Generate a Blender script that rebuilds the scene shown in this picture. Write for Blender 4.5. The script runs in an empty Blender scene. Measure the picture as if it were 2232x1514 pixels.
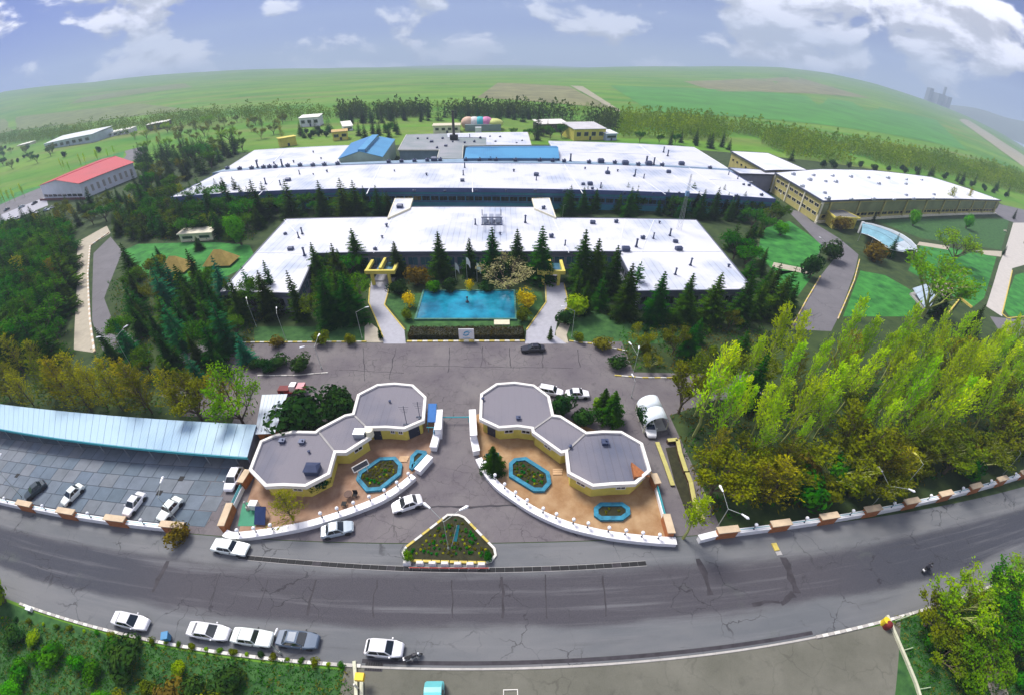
import bpy, math, random
from mathutils import Vector, Matrix, noise as mnoise
random.seed(7)
SC = bpy.context.scene
COL = SC.collection
R = math.radians
# ------------------------------------------------------------------ camera (wide aerial lens with mild barrel distortion)
CAM_F, CAM_PITCH, CAM_YAW, CAM_K3, CAM_ROLL, CAM_H = 910.0, 0.64, -0.03398, 0.06621, 0.01498, 48.0
cam = bpy.data.cameras.new('camera'); cam_ob = bpy.data.objects.new('camera', cam); COL.objects.link(cam_ob); SC.camera = cam_ob
_c, _s, _cp, _sp = math.cos(CAM_ROLL), math.sin(CAM_ROLL), math.cos(CAM_PITCH), math.sin(CAM_PITCH)
_right, _up, _fwd = Vector((_c, _s*_sp, _s*_cp)), Vector((-_s, _c*_sp, _c*_cp)), Vector((0, _cp, -_sp))
_m = Matrix((_right, _up, -_fwd)).transposed()
cam_ob.matrix_world = Matrix.Translation((0, 0, CAM_H)) @ (Matrix.Rotation(CAM_YAW, 3, 'Z') @ _m).to_4x4()
cam.type = 'PANO'; cam.panorama_type = 'FISHEYE_LENS_POLYNOMIAL'; cam.sensor_width = 36; cam.fisheye_fov = R(200)
cam.clip_start = 0.1; cam.clip_end = 20000
cam.fisheye_polynomial_k0 = 0
cam.fisheye_polynomial_k1, cam.fisheye_polynomial_k2, cam.fisheye_polynomial_k3, cam.fisheye_polynomial_k4 = -6.95843645e-02, 5.25390533e-04, 3.96247712e-05, -1.49869667e-06
# ------------------------------------------------------------------ sky with broken cloud
SUN_EL, SUN_AZ = R(54), R(-38)          # azimuth from +Y (away from the camera) towards +X
wd = bpy.data.worlds.new('World'); SC.world = wd; wd.use_nodes = True
CLOUD_OFF, CLOUD_CUT, CLOUD_FLAT, CLOUD_COL, SKY_TINT = (3.1, 8.7, 0.4), 0.552, 2.0, (10.0, 9.8, 10.8), (.27, .31, .68)
def _world():
    nt = wd.node_tree; N, L = nt.nodes, nt.links
    N.clear()
    def n(t, **k):
        x = N.new(t)
        for a, b in k.items(): setattr(x, a, b)
        return x
    def math_(op, a, b=None):
        x = n('ShaderNodeMath', operation=op)
        for i, v in enumerate((a, b)):
            if v is None: continue
            if isinstance(v, (int, float)): x.inputs[i].default_value = v
            else: L.new(v, x.inputs[i])
        return x.outputs[0]
    tc = n('ShaderNodeTexCoord'); sep = n('ShaderNodeSeparateXYZ'); L.new(tc.outputs['Generated'], sep.inputs[0])
    X, Y, Z = sep.outputs
    zc = math_('MAXIMUM', Z, 0.0)
    cb = n('ShaderNodeCombineXYZ'); L.new(X, cb.inputs[0]); L.new(Y, cb.inputs[1]); L.new(math_('ADD', math_('MULTIPLY', zc, 1.6), 0.10), cb.inputs[2])
    nrm = n('ShaderNodeVectorMath', operation='NORMALIZE'); L.new(cb.outputs[0], nrm.inputs[0])
    sky = n('ShaderNodeTexSky'); sky.sky_type = 'NISHITA'; sky.sun_disc = False; sky.sun_elevation = SUN_EL; sky.sun_rotation = SUN_AZ
    sky.air_density = 1.0; sky.dust_density = 0.6; sky.ozone_density = 3.0; sky.altitude = 1200
    L.new(nrm.outputs[0], sky.inputs[0])
    tint = n('ShaderNodeMix', data_type='RGBA', blend_type='MULTIPLY'); tint.inputs[0].default_value = 1
    L.new(sky.outputs[0], tint.inputs[6]); tint.inputs[7].default_value = (*SKY_TINT, 1)
    # broken cumulus: noise over directions, flattened a little, lit from above
    def cloud(scale, detail, dz, off, rough=.56):
        v = n('ShaderNodeCombineXYZ'); L.new(X, v.inputs[0]); L.new(Y, v.inputs[1]); L.new(math_('MULTIPLY', math_('ADD', Z, dz), CLOUD_FLAT), v.inputs[2])
        mp = n('ShaderNodeMapping'); mp.inputs['Location'].default_value = off; L.new(v.outputs[0], mp.inputs[0])
        t = n('ShaderNodeTexNoise'); t.inputs['Scale'].default_value = scale; t.inputs['Detail'].default_value = detail; t.inputs['Roughness'].default_value = rough
        t.inputs['Distortion'].default_value = 0.25
        L.new(mp.outputs[0], t.inputs['Vector']); return t.outputs[0]
    O1, O2 = CLOUD_OFF, (1.7, 2.2, 5.0)
    def dens(dz): return math_('ADD', math_('MULTIPLY', cloud(6.2, 9, dz, O1), 0.80), math_('MULTIPLY', cloud(1.7, 2, dz, O2), 0.34))
    s, s_up = dens(0.0), dens(0.022)
    rm = n('ShaderNodeMapRange', interpolation_type='SMOOTHSTEP'); L.new(s, rm.inputs[0]); rm.inputs[1].default_value = CLOUD_CUT; rm.inputs[2].default_value = CLOUD_CUT+.065
    fade = n('ShaderNodeMapRange', interpolation_type='SMOOTHSTEP'); L.new(zc, fade.inputs[0]); fade.inputs[1].default_value = 0.0; fade.inputs[2].default_value = 0.03
    fade.inputs[3].default_value = 0.30
    shade = n('ShaderNodeMapRange', interpolation_type='SMOOTHSTEP'); L.new(math_('SUBTRACT', s, s_up), shade.inputs[0]); shade.inputs[1].default_value = -.05; shade.inputs[2].default_value = .06
    cc = n('ShaderNodeMix', data_type='RGBA'); L.new(shade.outputs[0], cc.inputs[0]); cc.inputs[6].default_value = (*[c*.42 for c in CLOUD_COL], 1); cc.inputs[7].default_value = (*CLOUD_COL, 1)
    mix = n('ShaderNodeMix', data_type='RGBA'); L.new(math_('MULTIPLY', math_('MULTIPLY', rm.outputs[0], fade.outputs[0]), 0.95), mix.inputs[0])
    # pale air low over the horizon
    low = n('ShaderNodeMapRange', interpolation_type='SMOOTHSTEP'); L.new(zc, low.inputs[0]); low.inputs[1].default_value = 0.0; low.inputs[2].default_value = 0.055; low.inputs[3].default_value = 0.75; low.inputs[4].default_value = 0.0
    air = n('ShaderNodeMix', data_type='RGBA'); L.new(low.outputs[0], air.inputs[0]); L.new(tint.outputs[2], air.inputs[6]); air.inputs[7].default_value = (3.6, 4.4, 5.4, 1)
    L.new(air.outputs[2], mix.inputs[6]); L.new(cc.outputs[2], mix.inputs[7])
    bg = n('ShaderNodeBackground'); bg.inputs[1].default_value = 0.10; L.new(mix.outputs[2], bg.inputs[0])
    out = n('ShaderNodeOutputWorld'); L.new(bg.outputs[0], out.inputs[0])
_world()
sun = bpy.data.lights.new('sun', 'SUN'); sun.energy = 3.4; sun.angle = R(22); sun.color = (1.0, 0.95, 0.88)
sun_ob = bpy.data.objects.new('sun', sun); COL.objects.link(sun_ob)
_d = Vector((math.sin(SUN_AZ)*math.cos(SUN_EL), math.cos(SUN_AZ)*math.cos(SUN_EL), math.sin(SUN_EL)))
sun_ob.rotation_euler = _d.to_track_quat('Z', 'Y').to_euler(); sun_ob.location = (0, 0, 400)
SC.view_settings.view_transform = 'Standard'; SC.view_settings.look = 'None'; SC.view_settings.gamma = 1.0; SC.view_settings.use_curve_mapping = False
SC.view_settings.exposure = 0.78
SC.render.engine = 'CYCLES'
SC.cycles.use_denoising = True
SC.cycles.max_bounces = 6; SC.cycles.diffuse_bounces = 3; SC.cycles.glossy_bounces = 3; SC.cycles.transmission_bounces = 4; SC.cycles.transparent_max_bounces = 6; SC.cycles.volume_bounces = 0
SC.cycles.caustics_reflective = False; SC.cycles.caustics_refractive = False
# ------------------------------------------------------------------ surveying helpers: a point of the photograph to a point on the ground (or on a plane at height z)
def ray(px, py):
    x, y = (px-1116)/CAM_F, -(py-757)/CAM_F
    x, y = _c*x-_s*y, _s*x+_c*y
    r = math.hypot(x, y)+1e-9; th = math.atan(r)+CAM_K3*r**3
    d = (x/r*math.sin(th), math.cos(th), y/r*math.sin(th))
    d = (d[0], d[1]*_cp+d[2]*_sp, -d[1]*_sp+d[2]*_cp)
    c, s = math.cos(CAM_YAW), math.sin(CAM_YAW)
    return Vector((c*d[0]-s*d[1], s*d[0]+c*d[1], d[2]))
def at(px, py, z=0.0):
    d = ray(px, py); t = (CAM_H-z)/max(-d.z, 1e-4)
    return Vector((d.x*t, d.y*t, z))
def proj(p):
    v = Vector(p)-Vector((0, 0, CAM_H)); c, s = math.cos(-CAM_YAW), math.sin(-CAM_YAW)
    v = (c*v.x-s*v.y, s*v.x+c*v.y, v.z)
    X, Y, Z = v[0], v[1]*_cp-v[2]*_sp, v[1]*_sp+v[2]*_cp
    th = math.atan2(math.hypot(X, Z), Y); r = math.tan(min(th*.9, 1.4))
    for _ in range(20): r -= (math.atan(r)+CAM_K3*r**3-th)/(1/(1+r*r)+3*CAM_K3*r*r)
    q = math.hypot(X, Z)+1e-12; x, y = X/q*r, Z/q*r
    x, y = _c*x+_s*y, -_s*x+_c*y
    return 1116+CAM_F*x, 757-CAM_F*y
def tall(base, ytop):
    """height of an upright thing on the ground at base whose tip is seen at picture row ytop"""
    lo, hi = 0.2, 45.0
    for _ in range(24):
        m = (lo+hi)/2
        if proj((base[0], base[1], base[2]+m))[1] > ytop: lo = m
        else: hi = m
    return m
# ------------------------------------------------------------------ mesh and object helpers
ORG = {}
class MB:
    def __init__(s): s.v, s.f, s.mi = [], [], []
    def add(s, vs, fs, mi=0):
        n = len(s.v); s.v += [tuple(v) for v in vs]; s.f += [tuple(i+n for i in f) for f in fs]; s.mi += [mi]*len(fs); return s
    def box(s, x0, y0, z0, x1, y1, z1, mi=0):
        return s.add([(x0,y0,z0),(x1,y0,z0),(x1,y1,z0),(x0,y1,z0),(x0,y0,z1),(x1,y0,z1),(x1,y1,z1),(x0,y1,z1)],
                     [(0,3,2,1),(4,5,6,7),(0,1,5,4),(1,2,6,5),(2,3,7,6),(3,0,4,7)], mi)
    def bar(s, a, b, w, z0, z1, mi=0):
        """upright slab along the ground line a-b, w thick"""
        a, b = Vector((a[0],a[1],0)), Vector((b[0],b[1],0)); d = (b-a).normalized(); n = Vector((-d.y,d.x,0))*(w/2)
        return s.prism([a-n, b-n, b+n, a+n], z0, z1, mi)
    def prism(s, pts, z0, z1, mi=0):
        n = len(pts); ar = sum(pts[i][0]*pts[(i+1)%n][1]-pts[(i+1)%n][0]*pts[i][1] for i in range(n))
        if ar < 0: pts = list(reversed(pts))
        vs = [(p[0],p[1],z0) for p in pts]+[(p[0],p[1],z1) for p in pts]
        return s.add(vs, [tuple(range(n-1,-1,-1)), tuple(range(n,2*n))]+[(i,(i+1)%n,n+(i+1)%n,n+i) for i in range(n)], mi)
    def sheet(s, pts, z=None, mi=0):
        n = len(pts); ar = sum(pts[i][0]*pts[(i+1)%n][1]-pts[(i+1)%n][0]*pts[i][1] for i in range(n))
        if ar < 0: pts = list(reversed(pts))
        return s.add([(p[0],p[1],p[2] if z is None else z) for p in pts], [tuple(range(n))], mi)
    def tube(s, p0, p1, r0, r1=None, n=6, mi=0, cap=True):
        p0, p1 = Vector(p0), Vector(p1); r1 = r0 if r1 is None else r1
        d = (p1-p0).normalized(); u = d.cross(Vector((0,0,1)) if abs(d.z) < .95 else Vector((1,0,0))).normalized(); w = d.cross(u)
        vs = [p0+(u*math.cos(a)+w*math.sin(a))*r0 for a in (2*math.pi*i/n for i in range(n))]+[p1+(u*math.cos(a)+w*math.sin(a))*r1 for a in (2*math.pi*i/n for i in range(n))]
        fs = [(i,n+i,n+(i+1)%n,(i+1)%n) for i in range(n)]
        if cap: fs += [tuple(range(n)), tuple(range(2*n-1,n-1,-1))]
        return s.add(vs, fs, mi)
    def ball(s, c, r, n=8, m=5, mi=0, sz=1.0):
        c = Vector(c); vs, fs = [], []
        for j in range(1, m):
            for i in range(n):
                t, a = math.pi*j/m, 2*math.pi*i/n
                vs.append(c+Vector((math.sin(t)*math.cos(a)*r, math.sin(t)*math.sin(a)*r, math.cos(t)*r*sz)))
        top, bot = len(vs), len(vs)+1; vs += [c+Vector((0,0,r*sz)), c-Vector((0,0,r*sz))]
        for j in range(m-2):
            for i in range(n): fs.append((j*n+i, (j+1)*n+i, (j+1)*n+(i+1)%n, j*n+(i+1)%n))
        for i in range(n): fs += [(top, i, (i+1)%n), (bot, (m-2)*n+(i+1)%n, (m-2)*n+i)]
        return s.add(vs, fs, mi)
    def build(s, name, mats, parent=None, smooth=False, local=False):
        org = ORG.get(parent.name, Vector()) if parent is not None and not local else Vector()
        me = bpy.data.meshes.new(name)
        me.from_pydata([(v[0]-org.x, v[1]-org.y, v[2]-org.z) for v in s.v], [], s.f)
        if not isinstance(mats, (list, tuple)): mats = [mats]
        for m in mats: me.materials.append(m)
        if len(mats) > 1: me.polygons.foreach_set('material_index', s.mi)
        if smooth: me.polygons.foreach_set('use_smooth', [True]*len(s.f))
        me.update()
        o = bpy.data.objects.new(name, me); COL.objects.link(o)
        if parent is not None: o.parent = parent; ORG[o.name] = org.copy()
        return o
def tag(o, label, cat, group=None):
    o['label'] = label; o['category'] = cat
    if group: o['group'] = group
    return o
def thing(name, label, cat, loc=(0,0,0), rz=0.0, group=None):
    o = bpy.data.objects.new(name, None); o.empty_display_size = .5; COL.objects.link(o)
    o.location = loc; o.rotation_euler = (0,0,rz); ORG[o.name] = Vector(loc)
    return tag(o, label, cat, group)
def struct(name, mb, mats, parent=None):
    o = mb.build(name, mats, parent)
    if parent is None: o['kind'] = 'structure'
    return o
def stuff(o): o['kind'] = 'stuff'; return o
def dup(o, parent=None):
    c = o.copy(); COL.objects.link(c); c.parent = parent
    for ch in o.children: dup(ch, c)
    return c
def piece(name, src, parent, loc, rz=0.0, scale=None):
    """a copy of one mesh object as a piece of parent, placed at a world position"""
    c = bpy.data.objects.new(name, src.data); COL.objects.link(c); c.parent = parent
    c.location = Vector(loc)-ORG.get(parent.name, Vector()); c.rotation_euler = (0,0,rz)
    if scale: c.scale = scale
    return c
# ------------------------------------------------------------------ procedural materials
def nodes(name):
    m = bpy.data.materials.new(name); m.use_nodes = True; nt = m.node_tree
    return m, nt.nodes, nt.links, nt.nodes['Principled BSDF']
def M(name, col, rough=.7, var=.12, scale=1.2, metal=0.0, bump=0.0, spec=.4, col2=None, obj=False, rand=0.0, detail=5, streak=None, coat=0.0):
    m, N, L, P = nodes(name)
    P.inputs['Roughness'].default_value = rough; P.inputs['Metallic'].default_value = metal; P.inputs['Specular IOR Level'].default_value = spec
    P.inputs['Coat Weight'].default_value = coat
    if obj:
        tc = N.new('ShaderNodeTexCoord'); vec = tc.outputs['Object']
    else:
        g = N.new('ShaderNodeNewGeometry'); vec = g.outputs['Position']
    if streak:
        mp = N.new('ShaderNodeMapping'); mp.inputs['Scale'].default_value = streak; L.new(vec, mp.inputs[0]); vec = mp.outputs[0]
    t = N.new('ShaderNodeTexNoise'); t.inputs['Scale'].default_value = scale; t.inputs['Detail'].default_value = detail; t.inputs['Roughness'].default_value = .62
    L.new(vec, t.inputs['Vector'])
    rmp = N.new('ShaderNodeMapRange'); rmp.inputs[1].default_value = .3; rmp.inputs[2].default_value = .7; L.new(t.outputs[0], rmp.inputs[0])
    mx = N.new('ShaderNodeMix'); mx.data_type = 'RGBA'; L.new(rmp.outputs[0], mx.inputs[0])
    c2 = col2 or tuple(min(1, c*(1+var)) for c in col)
    mx.inputs[6].default_value = (*[c*(1-var) for c in col], 1); mx.inputs[7].default_value = (*c2, 1)
    out = mx.outputs[2]
    if rand:
        oi = N.new('ShaderNodeObjectInfo'); hs = N.new('ShaderNodeHueSaturation'); mr = N.new('ShaderNodeMapRange')
        mr.inputs[3].default_value = 1-rand; mr.inputs[4].default_value = 1+rand; L.new(oi.outputs['Random'], mr.inputs[0]); L.new(mr.outputs[0], hs.inputs['Value'])
        mh = N.new('ShaderNodeMapRange'); mh.inputs[3].default_value = .5-rand*.06; mh.inputs[4].default_value = .5+rand*.06; L.new(oi.outputs['Random'], mh.inputs[0]); L.new(mh.outputs[0], hs.inputs['Hue'])
        L.new(out, hs.inputs['Color']); out = hs.outputs[0]
    L.new(out, P.inputs['Base Color'])
    if bump:
        b = N.new('ShaderNodeBump'); b.inputs['Strength'].default_value = min(1, bump); b.inputs['Distance'].default_value = .05; L.new(t.outputs[0], b.inputs['Height']); L.new(b.outputs[0], P.inputs['Normal'])
    return m
def asphalt(name, col, col2, cracks=.5, crack_scale=.28, stain=.12, along=1.0):
    """worn tarmac: broad tone changes, stains, grain and a net of crack repairs"""
    m, N, L, P = nodes(name); P.inputs['Roughness'].default_value = .85; P.inputs['Specular IOR Level'].default_value = .25
    g = N.new('ShaderNodeNewGeometry')
    def noise(scale, detail, st=(1,1,1)):
        mp = N.new('ShaderNodeMapping'); mp.inputs['Scale'].default_value = st; L.new(g.outputs['Position'], mp.inputs[0])
        t = N.new('ShaderNodeTexNoise'); t.inputs['Scale'].default_value = scale; t.inputs['Detail'].default_value = detail; t.inputs['Roughness'].default_value = .65; L.new(mp.outputs[0], t.inputs['Vector']); return t.outputs[0]
    def rng(v, a, b, c=0., d=1.):
        r = N.new('ShaderNodeMapRange'); L.new(v, r.inputs[0])
        for i, x in enumerate((a, b, c, d)): r.inputs[i+1].default_value = x
        return r.outputs[0]
    def mixc(f, a, b, bt='MIX'):
        x = N.new('ShaderNodeMix'); x.data_type = 'RGBA'; x.blend_type = bt
        if isinstance(f, float): x.inputs[0].default_value = f
        else: L.new(f, x.inputs[0])
        for i, v in ((6, a), (7, b)):
            if isinstance(v, tuple): x.inputs[i].default_value = (*v, 1)
            else: L.new(v, x.inputs[i])
        return x.outputs[2]
    c = mixc(rng(noise(.13, 5, (1/along, 1, 1)), .33, .67), col, col2)
    c = mixc(rng(noise(.7, 7, (1/along, 1, 1)), .55, .8, 0, stain*3), c, tuple(x*.5 for x in col))
    c = mixc(rng(noise(9., 3), .3, .7, 0, .22), c, tuple(min(1, x*1.5) for x in col2))
    wob = N.new('ShaderNodeTexNoise'); wob.inputs['Scale'].default_value = .5; wob.inputs['Detail'].default_value = 4; L.new(g.outputs['Position'], wob.inputs['Vector'])
    va = N.new('ShaderNodeVectorMath'); va.operation = 'MULTIPLY_ADD'; L.new(wob.outputs['Color'], va.inputs[0]); va.inputs[1].default_value = (2.2, 2.2, 0); L.new(g.outputs['Position'], va.inputs[2])
    vo = N.new('ShaderNodeTexVoronoi'); vo.feature = 'DISTANCE_TO_EDGE'; vo.inputs['Scale'].default_value = crack_scale; L.new(va.outputs[0], vo.inputs['Vector'])
    k = rng(vo.outputs['Distance'], .004, .022, 1., 0.)
    gate = rng(noise(.11, 2), .42, .6, 0., cracks)
    mul = N.new('ShaderNodeMath'); mul.operation = 'MULTIPLY'; L.new(k, mul.inputs[0]); L.new(gate, mul.inputs[1])
    c = mixc(mul.outputs[0], c, tuple(x*.22 for x in col))
    L.new(c, P.inputs['Base Color'])
    return m
def leaf(name, col, col2, trans=.35, rand=.22, scale=.45):
    m, N, L, P = nodes(name); P.inputs['Roughness'].default_value = .9; P.inputs['Specular IOR Level'].default_value = .03
    g = N.new('ShaderNodeNewGeometry'); t = N.new('ShaderNodeTexNoise'); t.inputs['Scale'].default_value = scale; t.inputs['Detail'].default_value = 4; L.new(g.outputs['Position'], t.inputs['Vector'])
    r = N.new('ShaderNodeMapRange'); r.inputs[1].default_value = .35; r.inputs[2].default_value = .65; L.new(t.outputs[0], r.inputs[0])
    mx = N.new('ShaderNodeMix'); mx.data_type = 'RGBA'; L.new(r.outputs[0], mx.inputs[0]); mx.inputs[6].default_value = (*col, 1); mx.inputs[7].default_value = (*col2, 1)
    oi = N.new('ShaderNodeObjectInfo'); hs = N.new('ShaderNodeHueSaturation'); mr = N.new('ShaderNodeMapRange'); mr.inputs[3].default_value = 1.3*(1-rand); mr.inputs[4].default_value = 1.3*(1+rand); hs.inputs['Saturation'].default_value = 1.25
    L.new(oi.outputs['Random'], mr.inputs[0]); L.new(mr.outputs[0], hs.inputs['Value']); mh = N.new('ShaderNodeMapRange'); mh.inputs[3].default_value = .5-rand*.1; mh.inputs[4].default_value = .5+rand*.1
    w = N.new('ShaderNodeMath'); w.operation = 'FRACT'; w2 = N.new('ShaderNodeMath'); w2.operation = 'MULTIPLY'; w2.inputs[1].default_value = 7.3; L.new(oi.outputs['Random'], w2.inputs[0]); L.new(w2.outputs[0], w.inputs[0]); L.new(w.outputs[0], mh.inputs[0]); L.new(mh.outputs[0], hs.inputs['Hue'])
    L.new(mx.outputs[2], hs.inputs['Color']); L.new(hs.outputs[0], P.inputs['Base Color'])
    if trans:
        tr = N.new('ShaderNodeBsdfTranslucent'); L.new(hs.outputs[0], tr.inputs[0]); ms = N.new('ShaderNodeMixShader'); ms.inputs[0].default_value = trans
        L.new(P.outputs[0], ms.inputs[1]); L.new(tr.outputs[0], ms.inputs[2]); L.new(ms.outputs[0], N['Material Output'].inputs[0])
    return m
def roofing(name, col, period, rough=.35, lines=.18, axis=0, metal=0.0, blot=.22):
    """profiled sheet roofing: standing seams every `period` metres, bluish blotches for dirt and, on white roofs, painted sky reflection"""
    m, N, L, P = nodes(name); P.inputs['Roughness'].default_value = rough; P.inputs['Metallic'].default_value = metal; P.inputs['Specular IOR Level'].default_value = .22
    g = N.new('ShaderNodeNewGeometry'); sx = N.new('ShaderNodeSeparateXYZ'); L.new(g.outputs['Position'], sx.inputs[0])
    d = N.new('ShaderNodeMath'); d.operation = 'DIVIDE'; d.inputs[1].default_value = period; L.new(sx.outputs[axis], d.inputs[0])
    f = N.new('ShaderNodeMath'); f.operation = 'FRACT'; L.new(d.outputs[0], f.inputs[0])
    ln = N.new('ShaderNodeMapRange'); L.new(f.outputs[0], ln.inputs[0]); ln.inputs[1].default_value = .0; ln.inputs[2].default_value = .16; ln.inputs[3].default_value = 1.; ln.inputs[4].default_value = 0.
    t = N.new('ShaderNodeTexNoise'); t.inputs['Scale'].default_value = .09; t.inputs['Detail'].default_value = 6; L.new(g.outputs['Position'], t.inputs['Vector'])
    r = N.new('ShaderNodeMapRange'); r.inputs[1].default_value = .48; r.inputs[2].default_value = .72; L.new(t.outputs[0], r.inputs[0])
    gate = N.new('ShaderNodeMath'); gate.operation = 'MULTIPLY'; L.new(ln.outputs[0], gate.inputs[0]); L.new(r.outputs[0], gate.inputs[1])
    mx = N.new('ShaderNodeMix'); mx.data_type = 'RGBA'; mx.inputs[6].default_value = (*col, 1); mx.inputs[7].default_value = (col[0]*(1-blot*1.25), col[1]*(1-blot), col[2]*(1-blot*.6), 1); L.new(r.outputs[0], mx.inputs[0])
    m2 = N.new('ShaderNodeMix'); m2.data_type = 'RGBA'; L.new(mx.outputs[2], m2.inputs[6]); m2.inputs[7].default_value = (*[c*(1-lines*2) for c in col], 1); L.new(gate.outputs[0], m2.inputs[0])
    L.new(m2.outputs[2], P.inputs['Base Color'])
    b = N.new('ShaderNodeBump'); b.inputs['Strength'].default_value = .25; b.inputs['Distance'].default_value = .04; L.new(ln.outputs[0], b.inputs['Height']); L.new(b.outputs[0], P.inputs['Normal'])
    return m
def glassy(name, col, rough=.08): return M(name, col, rough=rough, var=.2, scale=.4, spec=.8)
# shared palette
WHITE_ROOF = roofing('white_sheet_roof', (.61,.62,.66), 1.6, rough=.42, lines=.36, blot=.32)  # blotches are stains plus blue-grey sky reflection painted into the colour
WHITE_PAINT = M('white_paint', (.80,.79,.80), rough=.5, var=.06, scale=.8)
CREAM = M('cream_render', (.70,.66,.50), var=.1, scale=.7)
YELLOW = M('yellow_render', (.62,.53,.10), var=.14, scale=.6, rough=.85)
OCHRE = M('ochre_wall', (.42,.37,.13), var=.16, scale=.35, rough=.9)
DARK_GLASS = glassy('dark_glass', (.012,.016,.022))
BLUE_GLASS = glassy('blue_glass', (.05,.13,.18))
BLACK = M('black_rubber', (.012,.012,.013), rough=.8)
DARK_METAL = M('dark_metal', (.035,.045,.075), rough=.5, metal=.3)
GREY_METAL = M('grey_metal', (.32,.34,.36), rough=.45, metal=.4)
POLE = M('pole_paint', (.42,.46,.44), rough=.5, metal=.2)
LAMP_WHITE = M('lamp_shell', (.85,.86,.88), rough=.3, var=.03)
CONCRETE = M('concrete', (.34,.33,.32), rough=.9, var=.18, scale=.6, bump=.2)
KERB_GREY = M('kerb_stone', (.42,.40,.37), rough=.9, var=.15, scale=1.2)
KERB_YEL = M('kerb_yellow', (.55,.44,.10), rough=.85, var=.18, scale=1.5)
KERB_WHITE = M('kerb_white', (.66,.64,.58), rough=.85, var=.12, scale=1.5)
BRICK = M('brick_face', (.36,.13,.045), rough=.9, var=.25, scale=2.5)
BEIGE_CAP = M('beige_cap', (.55,.43,.29), rough=.9, var=.12, scale=1.0)
TEAL_PAINT = M('teal_paint', (.03,.34,.40), rough=.5, var=.12)
BARK = M('bark', (.085,.06,.042), rough=.95, var=.3, scale=2.0, obj=True)
SOIL = M('soil', (.030,.030,.012), rough=1, var=.35, scale=1.5)
TAR = M('tar', (.036,.032,.038), rough=.8, var=.4, scale=.9)
# ------------------------------------------------------------------ terrain: level site, fields rising to a ridge
SKY = [(-400,206),(0,202),(200,180),(450,156),(700,149),(1000,151),(1250,149),(1500,145),(1700,146),(1800,158),(1900,180),(2000,212),(2100,250),(2180,290),(2232,322),(2500,420)]
_ae = sorted((math.atan2(d.x, d.y), d.z/math.hypot(d.x, d.y)) for d in (ray(*p) for p in SKY))
_ae[0] = (_ae[0][0], _ae[1][1]); RIDGE = 3600.0
def ridge_el(a):
    if a <= _ae[0][0]: return _ae[0][1]
    for (a0, e0), (a1, e1) in zip(_ae, _ae[1:]):
        if a <= a1: return e0+(e1-e0)*(a-a0)/(a1-a0)
    return _ae[-1][1]
def hgt(x, y):
    d = math.hypot(x, y)
    if d < 430 or y < -200: return 0.0
    zr = CAM_H+RIDGE*ridge_el(math.atan2(x, y))
    t = min(1, (d-430)/(RIDGE-430)); s = t**1.4*.6+(t*t*(3-2*t))*.4
    z = zr*s
    if d > RIDGE: z -= (d-RIDGE)*.10
    return z+s*(1-abs(2*t-1))*16*mnoise.noise(Vector((x/330, y/330, 0)))
def at_t(px, py):
    d = ray(px, py); t = 60.0
    while t < 5000:
        p = Vector((0, 0, CAM_H))+d*t
        if p.z <= hgt(p.x, p.y): return p
        t += 4 if t < 1200 else 8
    return p
def gp(px, py):
    """ground point anywhere, hills included"""
    p = at(px, py)
    if p.y > 0 and p.to_2d().length < 425: return p
    p = at_t(px, py); d = ray(px, py); b = p.copy(); a = p-d*8
    for _ in range(12):
        m = (a+b)/2
        if m.z <= hgt(m.x, m.y): b = m
        else: a = m
    return b
def field_material():
    m, N, L, P = nodes('field_grass'); P.inputs['Roughness'].default_value = .95; P.inputs['Specular IOR Level'].default_value = .1
    g = N.new('ShaderNodeNewGeometry')
    def noise(sc, det, st):
        mp = N.new('ShaderNodeMapping'); mp.inputs['Scale'].default_value = st; mp.inputs['Rotation'].default_value = (0, 0, .35); L.new(g.outputs['Position'], mp.inputs[0])
        t = N.new('ShaderNodeTexNoise'); t.inputs['Scale'].default_value = sc; t.inputs['Detail'].default_value = det; t.inputs['Roughness'].default_value = .6; L.new(mp.outputs[0], t.inputs['Vector']); return t.outputs[0]
    def mix(f, a, b, lo, hi, mx=1.):
        r = N.new('ShaderNodeMapRange'); r.inputs[1].default_value = lo; r.inputs[2].default_value = hi; r.inputs[4].default_value = mx; L.new(f, r.inputs[0])
        x = N.new('ShaderNodeMix'); x.data_type = 'RGBA'; L.new(r.outputs[0], x.inputs[0])
        for i, v in ((6, a), (7, b)):
            if isinstance(v, tuple): x.inputs[i].default_value = (*v, 1)
            else: L.new(v, x.inputs[i])
        return x.outputs[2]
    c = mix(noise(.006, 5, (1, 2.2, 1)), (.055,.19,.018), (.15,.28,.03), .36, .64)
    c = mix(noise(.007, 7, (.45, 3.2, 1)), c, (.21,.20,.07), .50, .70, .8)
    c = mix(noise(.02, 6, (.25, 3.5, 1)), c, (.17,.22,.06), .52, .72, .6)
    c = mix(noise(.05, 5, (1, 1.5, 1)), c, (.03,.10,.02), .5, .75, .45)
    c = mix(noise(.5, 4, (1, 1, 1)), c, (.10,.17,.03), .5, .8, .4)
    L.new(c, P.inputs['Base Color']); return m
FIELD = field_material()
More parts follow.
